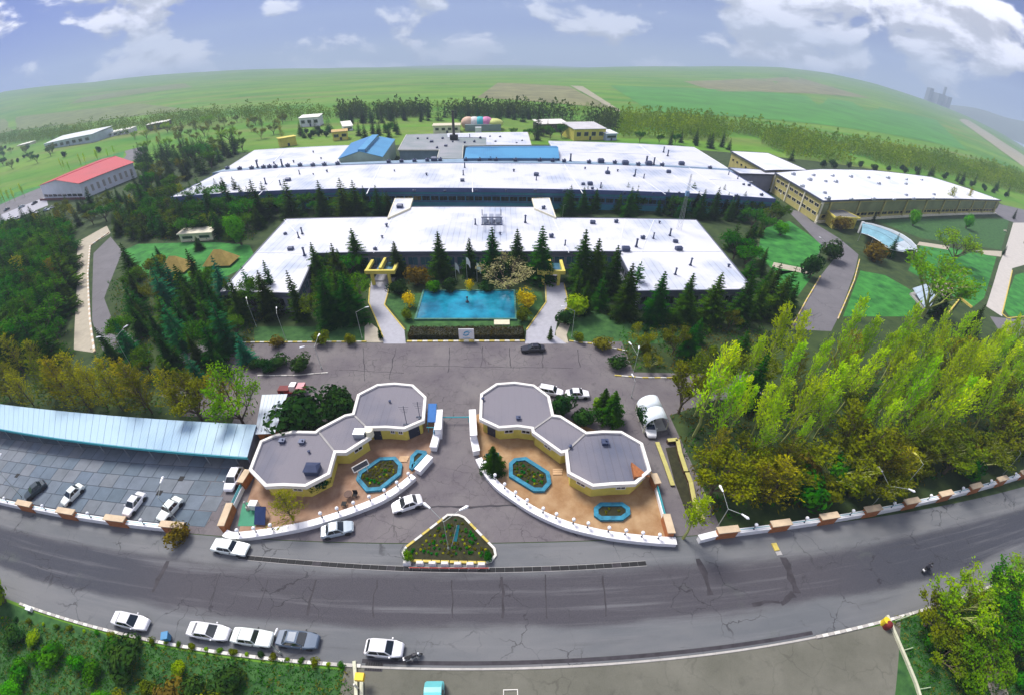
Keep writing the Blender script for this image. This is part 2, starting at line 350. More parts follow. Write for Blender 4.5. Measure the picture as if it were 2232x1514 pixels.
def build_ground():
    rr = [0, 40, 90, 150, 220, 300, 380, 430]+[430+i*34 for i in range(1, 24)]+[1270+i*90 for i in range(0, 26)]+[3600, 3640, 3750, 3950, 4300, 4800, 5300]
    na = 300; mb = MB(); vs = [(0, 0, 0)]; fs = []
    for r in rr[1:]:
        for i in range(na):
            a = 2*math.pi*i/na; x, y = r*math.sin(a), r*math.cos(a); vs.append((x, y, max(hgt(x, y), -90)))
    for i in range(na): fs.append((0, 1+(i+1) % na, 1+i))
    for j in range(len(rr)-2):
        b0, b1 = 1+j*na, 1+(j+1)*na
        for i in range(na): fs.append((b0+i, b0+(i+1) % na, b1+(i+1) % na, b1+i))
    mb.add(vs, fs); o = struct('ground', mb, FIELD); o.data.polygons.foreach_set('use_smooth', [True]*len(fs)); return o
GROUND = build_ground()
def drape(name, pts, mat, parent, lift=.5, n=24):
    """strip of land laid over the terrain between two picture polylines"""
    mb = MB(); L_, R_ = pts
    def pt(pl, t):
        k = t*(len(pl)-1); i = min(int(k), len(pl)-2); f = k-i; p = at_t(pl[i][0]+(pl[i+1][0]-pl[i][0])*f, pl[i][1]+(pl[i+1][1]-pl[i][1])*f)
        return Vector((p.x, p.y, hgt(p.x, p.y)+lift))
    vs = []; m = 5
    for i in range(n+1):
        a, b = pt(L_, i/n), pt(R_, i/n)
        for k in range(m+1):
            q = a.lerp(b, k/m); vs.append((q.x, q.y, hgt(q.x, q.y)+lift))
    fs = [(i*(m+1)+k, i*(m+1)+k+1, (i+1)*(m+1)+k+1, (i+1)*(m+1)+k) for i in range(n) for k in range(m)]
    mb.add(vs, fs); return mb.build(name, mat, parent)
TAN = M('dry_field', (.17,.17,.07), var=.35, scale=.03, rough=1)
STRAW = M('stubble', (.13,.17,.05), var=.3, scale=.04, rough=1)
PALE_TRACK = M('pale_track', (.30,.28,.19), var=.15, scale=.05, rough=1)
DEEP_GREEN = M('young_crop', (.05,.20,.02), var=.25, scale=.02, rough=1)
drape('field_track', [[(1243,188),(1345,246)],[(1270,190),(1356,246)]], PALE_TRACK, GROUND)
drape('dry_field', [[(1085,182),(1040,215)],[(1240,190),(1330,238)]], TAN, GROUND, .35)
drape('crop_field', [[(1330,188),(1420,246)],[(2040,262),(2110,330)]], DEEP_GREEN, GROUND, .35, 30)
drape('stubble_field', [[(0,262),(0,292)],[(300,226),(430,240)]], STRAW, GROUND, .35)
drape('stubble_field', [[(180,213),(150,228)],[(400,182),(420,190)]], STRAW, GROUND, .4)
drape('stubble_field', [[(1490,178),(1560,200)],[(1740,168),(1900,215)]], TAN, GROUND, .4)
drape('field_track', [[(2090,262),(2240,372)],[(2110,262),(2250,352)]], PALE_TRACK, GROUND, .4)
def far_hills():
    mb = MB(); n, m = 70, 6; vs = []; D0 = 4350
    for i in range(n+1):
        a = R(46)+R(60)*i/n
        e = .070*math.sin(math.pi*min(1, i/n*1.0))**.8*(.8+.35*mnoise.noise(Vector((i*.17, 3.3, 0)))) if 0 < i < n else 0
        for j in range(m+1):
            d = D0+j*130; t = 1-abs(j/m*2-1); vs.append((d*math.sin(a), d*math.cos(a), max(-20, (CAM_H+D0*e)*t**.7-25)))
    mb.add(vs, [(i*(m+1)+j, (i+1)*(m+1)+j, (i+1)*(m+1)+j+1, i*(m+1)+j+1) for i in range(n) for j in range(m)])
    o = struct('hills', mb, M('far_hill', (.12,.15,.10), var=.3, scale=.004, rough=1)); o.data.polygons.foreach_set('use_smooth', [True]*len(mb.f))
far_hills()
def flat(name, px, z, mat, parent=None, ground_z=0.0):
    return struct(name, MB().sheet([at(*p) for p in px], z), mat, parent)
def slab(name, w, z, mat, parent=None): return struct(name, MB().sheet([(p[0], p[1], z) for p in w], z), mat, parent)
# ------------------------------------------------------------------ compound ground
GARDEN = slab('garden', [(-190,25.2),(140,25.2),(330,120),(330,250),(120,262),(-150,262),(-300,250),(-300,110)], .006, M('garden_floor', (.020,.052,.012), var=.35, scale=.35, rough=1, col2=(.05,.08,.018)))
LAWN = M('lawn', (.008,.135,.018), var=.4, scale=.28, rough=.95, col2=(.05,.27,.035), detail=9)
LAWN_DARK = M('rough_lawn', (.016,.085,.018), var=.4, scale=.7, rough=.95, col2=(.05,.14,.028), detail=8)
for nm, px, mt in [
    ('lawn', [(262,548),(300,532),(470,528),(545,535),(560,570),(480,610),(370,620),(290,600)], LAWN),
    ('lawn', [(555,712),(800,712),(800,747),(555,747)], LAWN_DARK),
    ('lawn', [(884,640),(850,640),(842,662),(886,712),(886,722),(1143,722),(1143,716),(1186,660),(1180,635),(1130,632)], LAWN_DARK),
    ('lawn', [(1245,660),(1330,690),(1520,700),(1500,745),(1380,752),(1245,742),(1225,705)], LAWN_DARK),
    ('lawn', [(1660,500),(1720,482),(1795,535),(1765,585),(1700,600),(1650,560)], LAWN),
    ('lawn', [(1690,590),(1778,592),(1735,650),(1690,640)], LAWN),
    ('lawn', [(1876,590),(1930,600),(2000,640),(1990,690),(1880,690),(1838,690)], LAWN),
    ('lawn', [(1905,480),(2200,478),(2182,545),(2010,520)], LAWN_DARK),
    ('lawn', [(2010,530),(2172,560),(2145,650),(2120,670),(1980,590)], LAWN),
    ('lawn', [(2212,600),(2240,592),(2240,690),(2200,690),(2186,670)], LAWN),
    ('lawn', [(0,392),(40,375),(120,350),(270,330),(268,342),(205,352),(90,385),(0,430)], LAWN),
    ('lawn', [(0,430),(90,405),(85,418),(0,447)], LAWN),
    ('lawn', [(1240,868),(1345,868),(1350,930),(1245,915)], LAWN),
    ('lawn', [(1380,945),(1440,960),(1500,1165),(1460,1165),(1425,1040)], LAWN_DARK)]:
    flat(nm, px, .016, mt)
# ------------------------------------------------------------------ carriageway, plaza, parking and paths
ROAD_T = asphalt('road_tarmac', (.135,.130,.145), (.205,.20,.205), cracks=.5, crack_scale=.16, stain=.16, along=5.0)
ROAD_DK = asphalt('resurfaced_tarmac', (.070,.062,.080), (.115,.105,.118), cracks=.35, crack_scale=.2, stain=.12, along=6.0)
PLAZA_T = asphalt('plaza_tarmac', (0.099,0.086,0.099), (0.160,0.146,0.146), cracks=.55, crack_scale=.5, stain=.3)
LANE_T = asphalt('inner_road_tarmac', (0.116,0.112,0.122), (0.160,0.153,0.163), cracks=.4, crack_scale=.2, stain=.08)
def road_material():
    m, N, L, P = nodes('worn_road'); P.inputs['Roughness'].default_value = .82; P.inputs['Specular IOR Level'].default_value = .25
    g = N.new('ShaderNodeNewGeometry'); sx = N.new('ShaderNodeSeparateXYZ'); L.new(g.outputs['Position'], sx.inputs[0])
    def noise(sc, det, st):
        mp = N.new('ShaderNodeMapping'); mp.inputs['Scale'].default_value = st; L.new(g.outputs['Position'], mp.inputs[0])
        t = N.new('ShaderNodeTexNoise'); t.inputs['Scale'].default_value = sc; t.inputs['Detail'].default_value = det; t.inputs['Roughness'].default_value = .65; L.new(mp.outputs[0], t.inputs['Vector']); return t.outputs[0]
    def mr(v, a, b, c=0., d=1., sm=True):
        r = N.new('ShaderNodeMapRange'); r.interpolation_type = 'SMOOTHSTEP' if sm else 'LINEAR'; L.new(v, r.inputs[0])
        for i, x in enumerate((a, b, c, d)): r.inputs[i+1].default_value = x
        return r.outputs[0]
    def ma(op, a, b):
        x = N.new('ShaderNodeMath'); x.operation = op
        for i, v in enumerate((a, b)):
            if isinstance(v, (int, float)): x.inputs[i].default_value = v
            else: L.new(v, x.inputs[i])
        return x.outputs[0]
    def mix(f, a, b):
        x = N.new('ShaderNodeMix'); x.data_type = 'RGBA'; L.new(f, x.inputs[0])
        for i, v in ((6, a), (7, b)):
            if isinstance(v, tuple): x.inputs[i].default_value = (*v, 1)
            else: L.new(v, x.inputs[i])
        return x.outputs[2]
    yy = ma('ADD', sx.outputs[1], ma('MULTIPLY', ma('SUBTRACT', noise(.35, 5, (.25,1,1)), .5), 2.4))
    band = ma('MULTIPLY', mr(yy, 15.2, 16.6), mr(yy, 22.6, 20.8))          # worn dark running lane
    ends = ma('MAXIMUM', mr(sx.outputs[0], 34., 52.), mr(sx.outputs[0], -34., -50.))
    c = mix(mr(noise(.12, 4, (.3,1,1)), .3, .7), (0.092,0.101,0.112), (0.153,0.156,0.160))
    c = mix(ma('MULTIPLY', band, .95), c, (0.035,0.031,0.042))
    c = mix(ma('MULTIPLY', ma('MULTIPLY', band, ends), .8), c, (0.018,0.023,0.039))
    c = mix(mr(noise(.55, 7, (.06,1.6,1)), .50, .76, 0, .6), c, (0.177,0.180,0.190))   # streaks along the traffic
    c = mix(mr(noise(.7, 7, (.08,1.4,1)), .55, .8, 0, .6), c, (0.031,0.029,0.034))
    c = mix(mr(noise(.6, 6, (1,1,1)), .6, .78, 0, .5), c, (0.034,0.033,0.034))
    c = mix(mr(noise(.25, 5, (.5,1,1)), .58, .75, 0, .35), c, (0.082,0.102,0.082))
    c = mix(mr(noise(14., 3, (1,1,1)), .3, .7, 0, .25), c, (0.224,0.224,0.224))
    wob = N.new('ShaderNodeTexNoise'); wob.inputs['Scale'].default_value = .6; wob.inputs['Detail'].default_value = 5; L.new(g.outputs['Position'], wob.inputs['Vector'])
    va = N.new('ShaderNodeVectorMath'); va.operation = 'MULTIPLY_ADD'; L.new(wob.outputs['Color'], va.inputs[0]); va.inputs[1].default_value = (2.5,2.5,0); L.new(g.outputs['Position'], va.inputs[2])
    vo = N.new('ShaderNodeTexVoronoi'); vo.feature = 'DISTANCE_TO_EDGE'; vo.inputs['Scale'].default_value = .24; L.new(va.outputs[0], vo.inputs['Vector'])
    c = mix(ma('MULTIPLY', mr(vo.outputs['Distance'], .003, .014, 1., 0.), mr(noise(.09, 3, (1,1,1)), .45, .6, 0, .7)), c, (.02,.018,.022))
    L.new(c, P.inputs['Base Color']); return m
ROAD_T = road_material()
ROAD = slab('road', [(-420,12.0),(420,12.0),(420,25.4),(-420,25.4)], .010, ROAD_T)
def strip_on(parent, name, px, z, mat): return MB().sheet([at(*p) for p in px], z).build(name, mat, parent)
_rg = random.Random(2)
def ragged(a, b, w, z, name, parent):
    """a hand-poured strip of tar: wandering line, uneven width"""
    n = Vector((-(b-a).y, (b-a).x, 0)).normalized(); k = max(4, int((b-a).length/.8)); l_, r_ = [], []; o = 0.0
    for i in range(k+1):
        o = o*.7+_rg.gauss(0, min(.12, .25*w+.03)); p = a.lerp(b, i/k)+n*o; hw = w/2*_rg.uniform(.45, 1.15); l_.append(p-n*hw); r_.append(p+n*hw)
    mb = MB(); mb.add([(p.x, p.y, z) for p in l_]+[(p.x, p.y, z) for p in r_], [(i, i+1, k+2+i, k+1+i) for i in range(k)]); mb.build(name, TAR, parent)
for a, b, w in [((336,1290),(362,1222),.8),((668,1340),(690,1262),.3),((812,1345),(818,1262),.22),((1098,1345),(1092,1255),.28),((985,1345),(984,1262),.15),((1320,1342),(1312,1252),.22),((1190,1346),(1188,1250),.14),((1550,1296),(1522,1216),.8),((1706,1214),(1730,1292),1.15),((1730,1292),(1700,1312),1.0),((1700,1312),(1640,1318),.5),((562,1330),(585,1262),.12),((455,1318),(480,1248),.12)]:
    ragged(at(*a), at(*b), w, .018, 'tar_patch', ROAD)
PLAZA = slab('plaza', [(-53,46),(-43,46),(-40,25.5),(27.5,25.5),(27,46),(36,49.2),(36,56.2),(24,56.8),(24,66.2),(-53,66.2)], .020, PLAZA_T)
for a, b, w in [((862,758),(850,826),.18),((792,758),(795,830),.16),((1052,756),(1048,800),.16),((978,757),(976,812),.16),((1112,757),(1114,802),.16),((1185,760),(1183,802),.16),((1260,762),(1266,800),.16),((905,798),(1250,802),.14),((740,806),(880,812),.14),((1060,760),(1056,756),.1),((855,1106),(1140,1100),.30),((1140,1100),(1260,1165),.22)]:
    ragged(at(*a), at(*b), w, .026, 'tar_seam', PLAZA)
slab('inner_road', [(-64,59.8),(-53,59.8),(-53,65.6),(-64,65.8)], .012, LANE_T)
slab('inner_road', [(-60,50.6),(-53,50.6),(-53,56.0),(-60,56)], .012, LANE_T)
slab('inner_road', [(36,49.4),(46,49),(46,55.6),(36,56)], .012, LANE_T)
flat('inner_road', [(203,552),(240,516),(266,548),(245,600),(226,650),(245,700),(300,742),(285,772),(225,768),(200,700)], .018, LANE_T)
flat('inner_road', [(1724,718),(1790,600),(1822,560),(1780,525),(1712,455),(1748,462),(1768,482),(1830,520),(1872,555),(1864,592),(1826,694),(1812,722)], .018, LANE_T)
PAVE = M('grey_paving', (.36,.36,.40), var=.10, scale=1.1, rough=.9)
BEIGE_PATH = M('beige_path', (.40,.36,.28), var=.12, scale=.8, rough=.95)
WALK_L = flat('walkway', [(809,613),(849,613),(846,638),(837,665),(881,719),(884,749),(836,749),(835,736),(821,699),(803,660),(806,631)], .024, PAVE)
WALK_R = flat('walkway', [(1187,616),(1229,616),(1237,652),(1237,668),(1216,700),(1210,730),(1236,749),(1145,749),(1148,719),(1190,658)], .024, PAVE)
flat('path', [(795,712),(806,702),(828,720),(836,746),(795,746)], .022, BEIGE_PATH)
flat('path', [(1245,704),(1222,704),(1212,722),(1214,747),(1240,747),(1236,730)], .022, BEIGE_PATH)
flat('path', [(168,528),(232,492),(240,508),(196,536),(190,600),(194,700),(204,768),(160,762),(166,640)], .022, BEIGE_PATH)
flat('path', [(2208,486),(2246,486),(2230,530),(2246,548),(2246,574),(2206,585),(2184,690),(2150,668),(2178,575),(2192,540)], .022, M('pale_concrete_path', (.46,.43,.39), var=.08, scale=.5, rough=.9))
flat('path', [(2005,527),(2070,537),(2068,545),(2000,534)], .024, BEIGE_PATH)
flat('path', [(2120,545),(2184,548),(2182,560),(2150,556)], .024, BEIGE_PATH)
flat('path', [(1686,572),(1775,590),(1770,600),(1682,582)], .024, BEIGE_PATH)
flat('inner_road', [(2158,690),(2250,700),(2250,760),(2190,740)], .020, LANE_T)
flat('inner_road', [(2172,444),(2250,462),(2250,500),(2188,478),(2165,462)], .020, LANE_T)
flat('inner_road', [(262,352),(275,338),(268,322),(278,315),(312,318),(318,330),(290,350)], .020, LANE_T)
flat('inner_road', [(0,447),(92,408),(100,430),(0,470)], .020, LANE_T)
flat('car_park', [(0,470),(100,430),(105,448),(60,466),(0,488)], .022, PAVE)
FORE = slab('forecourt', [(-15.6,-12),(-15.6,12.0),(33.6,12.0),(45.5,11.6),(29,-12)], .012, asphalt('forecourt_slab', (0.092,0.092,0.071), (0.146,0.143,0.116), cracks=.3, crack_scale=.3, stain=.2))
slab('verge', [(-140,-12),(-15.6,-12),(-15.6,11.6),(-140,11.6)], .008, LAWN_DARK)
slab('verge', [(29,-12),(120,-12),(120,11.6),(45.5,11.6)], .008, LAWN_DARK)
flat('path', [(2130,1430),(2160,1420),(2205,1530),(2165,1530)], .014, BEIGE_PATH)
# parking court paved in concrete slabs, each slab a piece of its own
PARK = slab('parking_court', [(-92,26.4),(-38.6,26.4),(-34.2,36.5),(-34.5,44),(-92,44)], .014, M('slab_joint', (.06,.068,.08), rough=1, var=.3, scale=.7))
def parking_slabs():
    tones = [M('court_slab', c, rough=.9, var=.16, scale=.5, rand=.10) for c in ((.125,.155,.19), (.15,.17,.195), (.105,.14,.178))]
    srcs = []
    W, D = 2.62, 2.35
    for m in tones:
        mb = MB(); b = .03; x, y = W/2-.035, D/2-.035
        mb.add([(-x,-y,0),(x,-y,0),(x,y,0),(-x,y,0),(-x+b,-y+b,.035),(x-b,-y+b,.035),(x-b,y-b,.035),(-x+b,y-b,.035)], [(4,5,6,7),(0,1,5,4),(1,2,6,5),(2,3,7,6),(3,0,4,7)])
        me = bpy.data.meshes.new('slab'); me.from_pydata(mb.v, [], mb.f); me.materials.append(m); srcs.append(me)
    rnd = random.Random(3)
    for i in range(-21, 1):
        for j in range(0, 7):
            y = 27.7+j*D; x = -39.2+i*W+(j % 2)*.5
            if y > 31 and i == 0: pass
            if x < -92: continue
            if x > -37.8+max(0, (y-31))*.35: continue
            c = bpy.data.objects.new('slab', srcs[rnd.choice((0,0,1,1,2))]); COL.objects.link(c); c.parent = PARK
            c.location = (x, y, .016); c.rotation_euler = (rnd.uniform(-.002,.002), rnd.uniform(-.002,.002), rnd.uniform(-.004,.004))
parking_slabs()
# ------------------------------------------------------------------ kerbs of painted blocks
def kerb(name, pts, mats, step=1.0, w=.22, h=.14, world=False):
    """a run of kerb blocks along picture points (or world points), colours in turn"""
    P_ = [Vector(p).to_3d() if world else at(*p) for p in pts]
    base = None; k = 0
    for a, b in zip(P_, P_[1:]):
        L_ = (b-a).length; n = max(1, round(L_/step)); d = (b-a)/n; ang = math.atan2(d.y, d.x)
        if base is None:
            base = struct(name, MB().bar(a, b, w*.8, 0, .03), KERB_GREY)
        for i in range(n):
            m = mats[k % len(mats)]; k += 1; key = (m.name, round(d.length, 2), w, h)
            if key not in KB:
                x = d.length/2-.02; mb = MB(); c = .025
                mb.add([(-x,-w/2,0),(x,-w/2,0),(x,w/2,0),(-x,w/2,0),(-x,-w/2,h-c),(x,-w/2,h-c),(x,w/2,h-c),(-x,w/2,h-c),(-x+c,-w/2+c,h),(x-c,-w/2+c,h),(x-c,w/2-c,h),(-x+c,w/2-c,h)],
                       [(0,1,5,4),(1,2,6,5),(2,3,7,6),(3,0,4,7),(4,5,9,8),(5,6,10,9),(6,7,11,10),(7,4,8,11),(8,9,10,11)])
                me = bpy.data.meshes.new('kerb_block'); me.from_pydata(mb.v, [], mb.f); me.materials.append(m); KB[key] = me
            c = bpy.data.objects.new('kerb_block', KB[key]); COL.objects.link(c); c.parent = base
            c.location = a+d*(i+.5)+Vector((0,0,.022)); c.rotation_euler = (0, 0, ang)
    return base
KB = {}
YB = [KERB_YEL, KERB_WHITE]; GB = [KERB_GREY, KERB_WHITE]
kerb('kerb', [(-53,66.5),(-26.3,66.5)], YB, 1.0, .3, .18, True)
kerb('kerb', [(-18.4,66.5),(4.8,66.5)], YB, 1.0, .45, .2, True)
kerb('kerb', [(13.6,66.4),(18,65.4),(24.3,63.0)], YB, 1.0, .3, .18, True)
kerb('kerb', [(1340,818),(1400,823),(1478,823)], YB, 1.1, .25, .15)
kerb('kerb', [(562,818),(640,818),(716,812)], [KERB_WHITE, KERB_GREY], 1.2, .22, .14)
kerb('kerb', [(-60,12.0),(-14,12.05)], GB, .8, .35, .13, True)
kerb('kerb', [(33.6,12.0),(90,12.2)], GB, .8, .35, .13, True)
kerb('kerb', [(-14,12.0),(33.6,12.0)], [KERB_GREY], 3.0, .22, .06, True)
kerb('kerb', [(1874,566),(1862,612),(1826,696)], [KERB_YEL, BEIGE_CAP], 1.6, .3, .2)
kerb('kerb', [(1788,603),(1757,655),(1724,716)], [KERB_YEL, BEIGE_CAP], 1.6, .3, .2)
kerb('kerb', [(2206,590),(2190,660),(2184,684),(2196,694),(2232,690)], [KERB_YEL], 2.2, .35, .16)
kerb('kerb', [(236,508),(196,537),(191,600),(196,700),(206,768)], [BEIGE_CAP, KERB_WHITE], 1.6, .5, .35)
kerb('kerb', [(849,615),(846,638),(838,665),(882,719)], [KERB_YEL], 1.5, .25, .14)
kerb('kerb', [(1190,620),(1191,658),(1148,719)], [KERB_YEL], 1.5, .25, .14)
kerb('kerb', [(1230,618),(1238,652),(1238,668),(1217,700)], [KERB_YEL], 1.5, .25, .14)
kerb('kerb', [(807,620),(804,660),(821,699),(835,736)], [KERB_YEL], 1.5, .25, .14)
# ditch beside the lower kerb
struct('ditch', MB().box(-14, 12.35, .0, 33.4, 12.75, .02), TAR)
# ------------------------------------------------------------------ building kit
def ccw(pts):
    n = len(pts); ar = sum(pts[i][0]*pts[(i+1)%n][1]-pts[(i+1)%n][0]*pts[i][1] for i in range(n))
    return list(pts) if ar > 0 else list(reversed(pts))
def inset(pts, d):
    pts = ccw(pts); n = len(pts); out = []
    for i in range(n):
        p, a, b = Vector(pts[i][:2]), Vector(pts[i-1][:2]), Vector(pts[(i+1)%n][:2])
        e0, e1 = (p-a).normalized(), (b-p).normalized(); n0, n1 = Vector((-e0.y, e0.x)), Vector((-e1.y, e1.x))
        m = (n0+n1); m = m/max(.35, m.length_squared)*2 if m.length > .01 else n0
        out.append(p+m*d)
    return out
def lift(pts, z): return [at(p[0], p[1], z) for p in pts]
WIN = {}
def win_mesh(w, h, frame, glass, mull):
    key = (round(w,2), round(h,2), frame.name, glass.name, mull)
    if key not in WIN:
        f = MB(); t = .09
        for x0, z0, x1, z1 in ((0,0,w,t),(0,h-t,w,h),(0,t,t,h-t),(w-t,t,w,h-t)): f.box(x0, -.10, z0, x1, .02, z1)
        for k in range(mull):
            x = w*(k+1)/(mull+1); f.box(x-.035, -.085, t, x+.035, .015, h-t)
        g = MB().box(t*.6, -.035, t*.6, w-t*.6, .01, h-t*.6)
        ms = []
        for nm, mb, mt in (('window', f, frame), ('pane', g, glass)):
            me = bpy.data.meshes.new(nm); me.from_pydata(mb.v, [], mb.f); me.materials.append(mt); ms.append(me)
        WIN[key] = ms
    return WIN[key]
def windows(parent, a, b, z0, z1, n, gap=.3, frame=None, glass=None, mull=0, end=.4):
    """n windows along the wall line a-b (outside is on the right walking a to b)"""
    a, b = Vector((a[0], a[1], 0)), Vector((b[0], b[1], 0)); L_ = (b-a).length; d = (b-a)/L_; ang = math.atan2(d.y, d.x)
    w = (L_-2*end-gap*(n-1))/n; ms = win_mesh(w, z1-z0, frame or GREY_METAL, glass or DARK_GLASS, mull)
    for i in range(n):
        p = a+d*(end+i*(w+gap)); o = bpy.data.objects.new('window', ms[0]); COL.objects.link(o); o.parent = parent
        o.location = Vector((p.x, p.y, z0))-ORG[parent.name]; o.rotation_euler = (0, 0, ang)
        q = bpy.data.objects.new('pane', ms[1]); COL.objects.link(q); q.parent = o
def door(parent, a, b, t, w, h, mat):
    """door leaf on the wall line a-b at fraction t"""
    a, b = Vector((a[0], a[1], 0)), Vector((b[0], b[1], 0)); d = (b-a).normalized(); n = Vector((d.y, -d.x, 0)); p = a.lerp(b, t)
    q = MB().prism([p-d*w/2+n*.05, p+d*w/2+n*.05, p+d*w/2-n*.04, p-d*w/2-n*.04], .02, h).build('door', mat, parent)
    MB().tube(p+d*w*.35+n*.05+Vector((0,0,h*.45)), p+d*w*.35+n*.12+Vector((0,0,h*.45)), .04, n=5).build('handle', GREY_METAL, q)
def fascia(parent, pts, z0, z1, mat, w=.3, name='fascia'):
    pts = ccw(pts); n = len(pts)
    for i in range(n):
        a, b = Vector((pts[i][0], pts[i][1], 0)), Vector((pts[(i+1)%n][0], pts[(i+1)%n][1], 0)); d = (b-a).normalized()
        MB().bar(a+d*w/2, b-d*w/2 if False else b+d*w/2-d*.004, w, z0, z1+.003*(i % 2)).build(name, mat, parent)
def flatroof(name, label, px, z, wall, roof, fas, cat='building', fh=.7, ins=.5, world=False, group=None):
    pts = ccw([Vector((p[0], p[1], 0)) for p in (px if world else lift(px, z))])
    c = sum((p for p in pts), Vector())/len(pts); t = thing(name, label, cat, (c.x, c.y, 0), 0, group)
    wl = inset(pts, ins); MB().prism(wl, 0, z-.12).build('wall', wall, t)
    MB().prism(inset(pts, .12), z-.11, z).build('roof', roof, t)
    fascia(t, pts, z-fh, z+.12, fas)
    return t, wl, pts
VENTM = [M('vent_metal', (.045,.06,.12), rough=.5, metal=.2), M('vent_galvanised', (.33,.36,.42), rough=.4, metal=.5)]
def vent_proto():
    res = {}
    mb = MB().tube((0,0,0), (0,0,.75), .34, .3, 8).tube((0,0,.72), (0,0,.95), .55, .5, 8).tube((0,0,.95), (0,0,1.12), .5, .08, 8)
    res['cowl'] = mb
    mb = MB().box(-.6,-.5,0,.6,.5,.7).box(-.72,-.62,.7,.72,.62,.82).tube((.2,0,.82),(.2,0,1.2),.2,.2,7)
    res['box'] = mb
    mb = MB().tube((0,0,0),(0,0,2.3),.3,.26,8).tube((0,0,2.3),(0,0,2.55),.45,.2,8).box(-.4,-.4,0,.4,.4,.3)
    res['stack'] = mb
    mb = MB().box(-1.0,-.8,0,1.0,.8,1.0); mb.add([(-1.1,-.9,1.0),(1.1,-.9,1.0),(1.1,.9,1.0),(-1.1,.9,1.0),(-.7,0,1.45),(.7,0,1.45)], [(0,1,5,4),(1,2,5),(2,3,4,5),(3,0,4)])
    res['lantern'] = mb
    out = {}
    for k, mb in res.items():
        for i, m in enumerate(VENTM):
            me = bpy.data.meshes.new('roof_vent'); me.from_pydata(mb.v, [], mb.f); me.materials.append(m); out[k, i] = me
    return out
VENT = vent_proto()
def vents(parent, z, lst, kind='cowl', mi=0, s=1.0):
    rnd = random.Random(len(lst))
    for p in lst:
        k = p[2] if len(p) > 2 else kind; q = at(p[0], p[1], z+.5)
        o = bpy.data.objects.new('roof_vent', VENT[k, mi]); COL.objects.link(o); o.parent = parent
        o.location = Vector((q.x, q.y, z))-ORG[parent.name]; o.rotation_euler = (0, 0, rnd.uniform(-.15, .15)); f = s*rnd.uniform(.6, .95); o.scale = (f, f, f)
NAVY = M('navy_fascia', (.07,.10,.24), rough=.5, var=.15, scale=.2)
TEALWALL = M('teal_cladding', (.05,.24,.31), rough=.6, var=.18, scale=.2, col2=(.05,.28,.40))
SLATE = M('slate_fascia', (.075,.085,.12), rough=.55, var=.15, scale=.3)
MAUVE = M('mauve_render', (.23,.23,.31), rough=.8, var=.15, scale=.3)
WHITE_TRIM = M('white_trim', (.72,.74,.77), rough=.5, var=.06)
# ------------------------------------------------------------------ office range: U-shaped white roof before the factory
OZ = 5.0
office_px = [(482,636),(625,478),(848,474),(866,452),(1190,452),(1207,475),(1517,480),(1642,632),(1390,635),(1347,549),(690,553),(650,640)]
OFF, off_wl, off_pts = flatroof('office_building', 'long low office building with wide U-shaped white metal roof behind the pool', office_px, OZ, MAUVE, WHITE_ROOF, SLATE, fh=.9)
def off_edge(pa, pb, z=OZ, d=.5):
    """wall line under the roof edge pa-pb, pulled in by d"""
    a, b = at(*pa, z), at(*pb, z); t = (b-a).normalized(); n = Vector((t.y, -t.x, 0)); return a-n*d, b-n*d
a, b = off_edge((690,553),(1347,549)); windows(OFF, a, b, 1.2, 3.5, 24, .5, GREY_METAL, BLUE_GLASS, 1, 1.0)
a, b = off_edge((482,636),(650,640)); windows(OFF, a, b, 1.4, 3.4, 6, .7, GREY_METAL, DARK_GLASS, 1, 1.2)
a, b = off_edge((1390,635),(1642,632)); windows(OFF, a, b, 1.4, 3.4, 9, .7, GREY_METAL, DARK_GLASS, 1, 1.2)
a, b = off_edge((650,640),(690,553)); windows(OFF, a, b, 1.4, 3.4, 6, .7, GREY_METAL, BLUE_GLASS, 1, 1.2)
a, b = off_edge((1347,549),(1390,635)); windows(OFF, a, b, 1.4, 3.4, 6, .7, GREY_METAL, DARK_GLASS, 1, 1.2)
a, b = off_edge((1517,480),(1642,632)) ; windows(OFF, b, a, 1.4, 3.4, 12, .7, GREY_METAL, DARK_GLASS, 1, 1.2)
for p0, p1 in (((690,553),(620,480)), ((1347,549),(1362,478)), ((560,551),(690,553)), ((1347,549),(1575,549)), ((1425,480),(1400,540)), ((1400,540),(1392,600)), ((855,476),(815,552)), ((1205,476),(1240,551))):
    a, b = at(*p0, OZ), at(*p1, OZ); MB().bar(a, b, .22, OZ+.002, OZ+.09).build('roof_joint', WHITE_TRIM, OFF)
vents(OFF, OZ, [(622,508,'box'),(651,515,'stack'),(659,507,'stack'),(634,541,'lantern'),(664,554,'stack'),(818,541,'box'),(833,515),(843,491),(1364,543,'lantern'),(1387,535,'stack'),(1401,517,'box'),(1424,517,'stack'),(1460,511,'stack'),(1472,525,'lantern'),(1479,542,'lantern'),(1505,575,'stack'),(1472,595,'stack'),(1588,578),(1292,484,'lantern'),(1343,482,'box'),(1437,484),(1036,486,'stack'),(1145,482,'stack'),(1090,507),(1500,624,'box'),(1352,549,'cowl'),(1232,531,'stack'),(1202,513,'box')], 'cowl')
